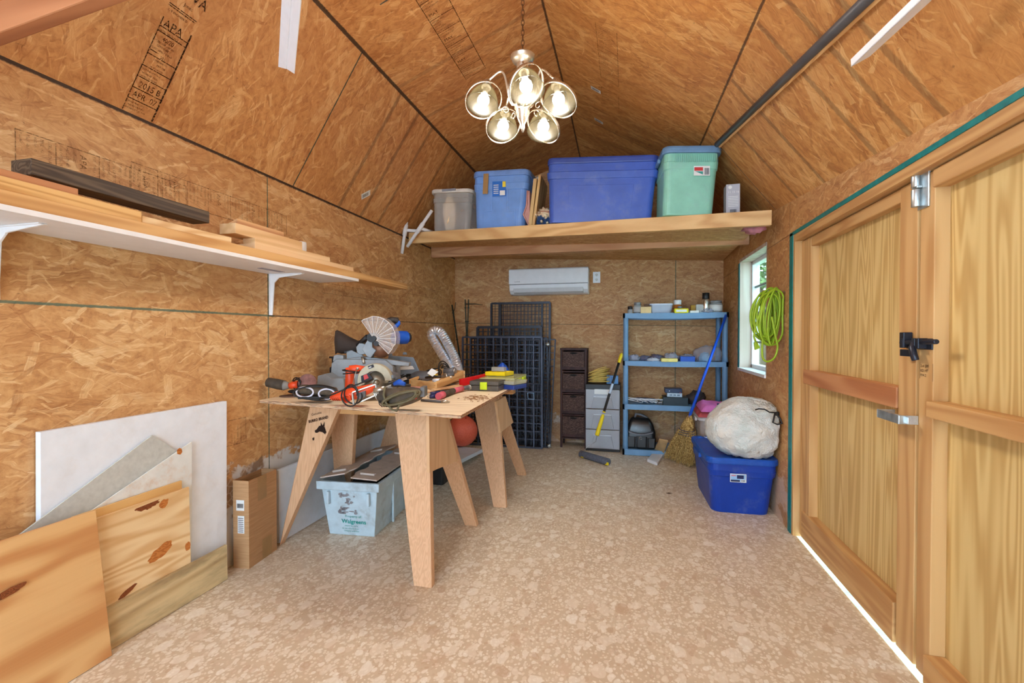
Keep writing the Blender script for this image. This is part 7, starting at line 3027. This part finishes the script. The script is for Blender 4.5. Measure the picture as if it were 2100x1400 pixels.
# ------------------------------------------------------------------ green cord coil by the window
cc = at(1573, 648, y=3.26)
cc.x = min(cc.x, XR - .1)
M['cord_lime'] = plain('cord_lime', (156, 186, 44), .45, var=.06)
t = thing('extension_cord', 'lime green extension cord coiled on a nail beside the window', 'cord', V((XR - .05, cc.y, cc.z)))
Lc = Loc(1573, 648, cc.y)
u = V((-.72, -.69, 0)).normalized()
rq = random.Random(14)
mb = MB()
pts = []
nt = 15
for k in range(nt * 28):
    a = 2 * PI * k / 28
    w = k / (28 * nt)
    ra = (21 + 11 * math.sin(w * 17) * .9 + 2 * math.sin(a * 2 + w * 9))
    rb_ = 50 + 7 * math.sin(w * 11 + 1)
    skew = math.cos(a) * .16 + .02 * math.sin(w * 30)
    x = 1573 + ra * math.sin(a) + 6 * math.sin(w * 13) + math.cos(a) * 4
    y = 648 - rb_ * math.cos(a) + 4 * math.sin(w * 21)
    pts.append(Lc(x, y, -.012 - .035 * math.sin(w * 23) + .02 * math.sin(a)))
for q in pts:
    q.x = min(q.x, XR - .012)
mb.tube(pts, .0062, n=7)
tail = [Lc(1556, 612, -.06), Lc(1549, 640, -.06), Lc(1541, 670, -.05), Lc(1538, 690, -.05), Lc(1543, 704, -.05)]
mb.tube(tail, .0062, n=7)
tail2 = [Lc(1570, 650, -.07), Lc(1578, 690, -.07), Lc(1584, 712, -.06), Lc(1578, 732, -.06), Lc(1565, 740, -.06), Lc(1555, 734, -.06), Lc(1553, 715, -.06), Lc(1556, 690, -.05)]
sm2 = []
for i in range(len(tail2) - 1):
    p0, p1, p2, p3 = tail2[max(i - 1, 0)], tail2[i], tail2[i + 1], tail2[min(i + 2, len(tail2) - 1)]
    for k in range(6):
        w = k / 6
        sm2.append(.5 * ((2 * p1) + (p2 - p0) * w + (2 * p0 - 5 * p1 + 4 * p2 - p3) * w * w + (3 * p1 - p0 - 3 * p2 + p3) * w ** 3))
mb.tube(sm2, .0062, n=7)
mb.build('coil', M['cord_lime'], t)
mb = MB()
mb.prism([Lc(1539, 702, -.055), Lc(1544, 700, -.055), Lc(1551, 713, -.055), Lc(1541, 717, -.055)], Lc.ry * .018)
mb.build('plug', M['cord_lime'], t, bevel=.003)
mb = MB()
nz_ = at(1574, 596, y=cc.y)
mb.cyl((XR + .01, cc.y, nz_.z - .012), (cc.x - .03, cc.y, nz_.z + .004), .004, n=8)
mb.build('nail', M['steel'], t)

# ------------------------------------------------------------------ overhead: pipe, white angles, beam
NR_ = V((0, 1, .055)).cross(V((-.435, 0, .56))).normalized()
if NR_.z > 0:
    NR_ = -NR_
P0_ = (XR, 3.5, zr(3.5))
off = NR_ * .035
a, b = onp(1480, 288, P0_, NR_) + off, onp(1780, 0, P0_, NR_) + off
d = b - a
t = thing('metal_pipe', 'long grey pipe on a thin board along the right roof slope', 'pipe', a)
mb = MB()
mb.cyl(a, a + d * 1.5, .0185, n=16)
mb.build('tube', M['grey_pipe'], t)
mb = MB()
q = NR_ * -.012
s_ = d.cross(NR_).normalized()
sgn = 1 if s_.x > 0 else -1
mb.hexa([a + s_ * sgn * .0 + q * 2.4, a + s_ * sgn * .03 + q * 2.4, a + d * 1.5 + s_ * sgn * .03 + q * 2.4, a + d * 1.5 + q * 2.4,
         a + s_ * sgn * .0 + NR_ * .004, a + s_ * sgn * .03 + NR_ * .004, a + d * 1.5 + s_ * sgn * .03 + NR_ * .004, a + d * 1.5 + NR_ * .004])
mb.build('backing_strip', M['pine_y'], t)

a = at(588, 147, y=1.72)
b = at(603, -60, y=1.42)
d = (b - a)
e = a + d * 2.2
t = thing('metal_angle', 'white angle strip with a notched end hanging above the white wall shelf', 'angle strip', a, 'white angle strips overhead')
w1, w2 = at(572, 137, y=1.74) - a, at(603, 151, y=1.70) - a
mb = MB()
for ww, th_ in ((w1, .003), (w2, .003)):
    nrm_ = d.cross(ww).normalized() * th_
    mb.prism([a + V((0, 0, .012)), a + ww, e + ww * 1.1, e], nrm_)
mb.build('flange', M['white_paint'], t)
a = at(1746, 137, y=1.62)
b = at(1900, -10, y=1.33)
d = b - a
e = a + d * 1.6
ww = at(1783, 118, y=1.60) - a
t = thing('metal_angle', 'white angle strip with a slanted end hanging near the right roof slope', 'angle strip', a, 'white angle strips overhead')
mb = MB()
nrm_ = d.cross(ww).normalized()
mb.prism([a, a + ww * .9 + d * .03, e + ww * 1.25, e], nrm_ * .003)
mb.build('flange', M['white_paint'], t)
mb = MB()
mb.prism([a, a + nrm_ * .02 + d * .02, e + nrm_ * .02, e], ww.normalized() * .003)
mb.build('lip', M['white_paint'], t)

a, b = at(-60, 72, y=.92), at(300, -64, y=.92)
d = b - a
e0, e1 = a - d * .55, a + d * 2.1
t = thing('roof_tie', 'thick reddish timber beam crossing overhead in the near left corner', 'beam', e0)
mb = MB()
mb.beam(e0, e1, .085, .04, (0, 0, 1))
mb.build('timber', wood_mat('tie_wood', (190, 126, 86), (160, 98, 64), 'X', rings=6), t, bevel=.004)

# ------------------------------------------------------------------ printing on the boards
def printed(parent, org, ux, uy, rows, w, frame=True, amt=1.0, th=.003, name='printed_stamp', mat=None):
    """rows = (text, size, y); frame box from y of first row down"""
    mb_ = MB()
    for s, size, x, y in rows:
        if s == '-':
            quad_flat(mb_, org, ux, uy, x, y, x + w * size, y + th)
        elif s == '|':
            quad_flat(mb_, org, ux, uy, x, y, x + th, y + size)
        else:
            text_mesh(mb_, s, V(org) + V(ux).normalized() * x + V(uy).normalized() * y, ux, uy, size, sx=.86)
    return mb_.build(name, mat or M['ink'], parent, normals=False)


mt, tt_, b = new_mat('worn_ink', .8, spec=.1)
b.inputs['Base Color'].default_value = lin((44, 28, 22))
n = tt_.noise(tt_.coord('Object'), 130, 3, .7)
tr = tt_.n('ShaderNodeBsdfTransparent')
mx = tt_.n('ShaderNodeMixShader')
tt_.put(mx.inputs[0], tt_.math('MULTIPLY', tt_.smooth(n, .36, .5), .92))
tt_.link(tr.outputs[0], mx.inputs[1])
tt_.link(b.outputs[0], mx.inputs[2])
tt_.link(mx.outputs[0], mt.node_tree.nodes['Material Output'].inputs['Surface'])
M['worn_ink'] = mt
mt, tt_, b = new_mat('faint_ink', .8, spec=.1)
b.inputs['Base Color'].default_value = lin((92, 62, 38))
n = tt_.noise(tt_.coord('Object'), 90, 3, .7)
tr = tt_.n('ShaderNodeBsdfTransparent')
mx = tt_.n('ShaderNodeMixShader')
tt_.put(mx.inputs[0], tt_.math('MULTIPLY', tt_.smooth(n, .38, .55), .6))
tt_.link(tr.outputs[0], mx.inputs[1])
tt_.link(b.outputs[0], mx.inputs[2])
tt_.link(mx.outputs[0], mt.node_tree.nodes['Material Output'].inputs['Surface'])
M['faint_ink'] = mt

SU = V((.485, 0, .746)).normalized()
PLn = V((.746, 0, -.485)).normalized()
PLp = V((XL, 0, ZL)) + PLn * .0015
o = onp(250, 222, PLp, PLn)
Ws = .118
rows = [('SAVE ABOUT YOU TYPE', .009, .002, .012), ('HIGHLY OR ZONE', .009, .012, .025), ('GROUP PRINT UP/T', .009, .004, .038), ('-', 1, 0, .052), ('APR  07', .034, .012, .064), ('-', 1, 0, .098), ('2015 B', .036, .02, .108), ('-', 1, 0, .146),
        ('CAN MILLS STANDARD', .008, .006, .152), ('BALANCED PANEL', .009, .012, .165), ('NOTE END USE MARK', .009, .004, .18), ('-', 1, 0, .194), ('2R 2F CSA 0325', .009, .03, .2), ('PRP-108', .012, .05, .215),
        ('CONFORMS TO', .009, .03, .232), ('-', 1, 0, .245), ('501', .016, .05, .25), ('-', .35, 0, .262), ('THICKNESS 0.578 IN', .011, .004, .272), ('EXPOSURE 1', .012, .02, .287), ('SIZED FOR SPACING', .01, .01, .302),
        ('40/20', .024, .03, .316), ('-', 1, 0, .342), ('RATED SHEATHING', .01, .006, .346), ('APA', .05, .01, .364), ('-', 1, 0, .362), ('THE ENGINEERED', .012, .004, .43), ('-', 1, 0, .448), ('-', 1, 0, .456), ('Jones', .02, .05, .48), ('& VA', .06, .02, .51)]
rows += [('|', .40, 0, .0), ('|', .40, Ws, .0), ('|', .40, Ws + .003, .0)]
printed(ceiling, o, (0, 1, 0), SU, rows, Ws, mat=M['worn_ink'], th=.0035)
# upper left slope: long narrow stamp
UA = V((1.005, 0, .404)).normalized()
UN = V((.404, 0, -1.005)).normalized()
PUp = V((-.51, 0, 3.27)) + UN * .0015
o = onp(955, 163, PUp, UN)
rq = random.Random(31)
words_ = ['RATED SHEATHING', 'EXPOSURE 1', 'SIZED FOR SPACING', 'STRENGTH AXIS', 'THIS DIRECTION', 'CSA 0325', '2R24 2F16', 'HUD UM-40', 'PS 2-04', 'PRP-108', 'TYPE 1 SQUARE EDGE', 'INSTALL WITH', '7/16 CATEGORY', 'MILL 467']


def long_stamp(org, ux, uy, w, length, mat, seed, big='MAY'):
    rq_ = random.Random(seed)
    rw = [('|', length, 0, 0), ('|', length, w, 0), ('-', 1, 0, 0), ('-', 1, 0, length)]
    y = .012
    k = 0
    while y < length - .03:
        if k % 6 == 5:
            rw.append(('-', 1, 0, y))
            y += .012
        elif k % 11 == 9:
            rw.append((big, .034, w * .1, y))
            y += .045
        else:
            s_ = rq_.choice((.013, .011, .015))
            rw.append((rq_.choice(words_)[:int(w / (s_ * .56))], s_, .008, y))
            y += s_ + .007
        k += 1
    return rw


w_ = .158
printed(ceiling, o, UA, (0, -1, 0), long_stamp(o, UA, (0, -1, 0), w_, .98, M['worn_ink'], 3), w_, mat=M['worn_ink'], th=.004)
VA = V((1.04, 0, -.71)).normalized()
VN = V((-.71, 0, -1.04)).normalized()
PVp = V((-.51, 0, 3.27)) + VN * .0015
o = onp(1232, 158, PVp, VN)
printed(ceiling, o, VA, (0, -1, 0), long_stamp(o, VA, (0, -1, 0), .15, .95, M['faint_ink'], 5, '2015'), .15, mat=M['faint_ink'], th=.004)
o = onp(1236, 205, PVp, VN)
printed(ceiling, o, VA, (0, -1, 0), long_stamp(o, VA, (0, -1, 0), .15, .2, M['faint_ink'], 7, '467'), .15, mat=M['faint_ink'], th=.003)
# stamps on the left wall: text turned on its side
for (px, py, w_, ln, sd, mt_, bg_) in ((30, 262, .17, .62, 11, M['faint_ink'], 'APA'), (268, 330, .12, .9, 13, M['faint_ink'], 'ANR')):
    o = at(px, py, x=XL + .0015)
    printed(wall_left, o, (0, 0, -1), (0, 1, 0), long_stamp(o, None, None, w_, ln, mt_, sd, bg_), w_, mat=mt_, th=.003)
for (px, py, w_, ln, sd) in ((660, 578, .07, 1.35, 17), (826, 580, .085, .9, 19)):
    o = at(px, py, x=XL + .0015)
    printed(wall_left, o, (0, 0, -1), (0, 1, 0), long_stamp(o, None, None, w_, ln, M['faint_ink'], sd, 'CSI'), w_, mat=M['faint_ink'], th=.003)
o = at(505, 905, x=XL + .0015)
printed(wall_left, o, (0, 0, 1), (0, -1, 0), long_stamp(o, None, None, .13, .14, M['faint_ink'], 23, '07'), .13, mat=M['faint_ink'], th=.003)
# small white barcode stickers on the boards
for px, py, P_, N_, ux_, uy_, rot_ in ((750, 399, PLp, PLn, V((0, 1, 0)), SU, .75), (1222, 184, PVp, VN, VA, V((0, -1, 0)), .0), (1228, 248, PVp, VN, VA, V((0, -1, 0)), .0)):
    o = onp(px, py, P_, N_) + N_ * .001
    a_, b_ = ux_ * math.cos(rot_) + uy_ * math.sin(rot_), uy_ * math.cos(rot_) - ux_ * math.sin(rot_)
    mb = MB()
    quad_flat(mb, o, a_, b_, -.045, -.024, .045, .024)
    mb.mi = 1
    bars(mb, o + a_.cross(b_) * .0008, a_, b_, -.035, -.014, .06, .026, seed=3)
    mb.build('barcode_label', [M['label_white'], plain('bar_grey', (110, 108, 110), .6)], ceiling, normals=False)
# ------------------------------------------------------------------ settle things on the surfaces that carry them
def settle(root, z):
    for o_ in [root] + [c for c in root.children] + [g for c in root.children for g in c.children]:
        if o_.type != 'MESH':
            continue
        w0 = world_loc(o_).z
        for v_ in o_.data.vertices:
            if v_.co.z + w0 < z:
                v_.co.z = z - w0


for o_ in list(SC.objects):
    if o_.parent is None and 'category' in o_ and o_.name not in ('table_board',):
        wl = world_loc(o_)
        if o_['category'] not in ('sawhorse', 'bin', 'table', 'shelf', 'tree') and XL < wl.x < -.55 and 1.75 < wl.y < 3.7 and .8 < wl.z < 1.3:
            settle(o_, TZ + .0008)
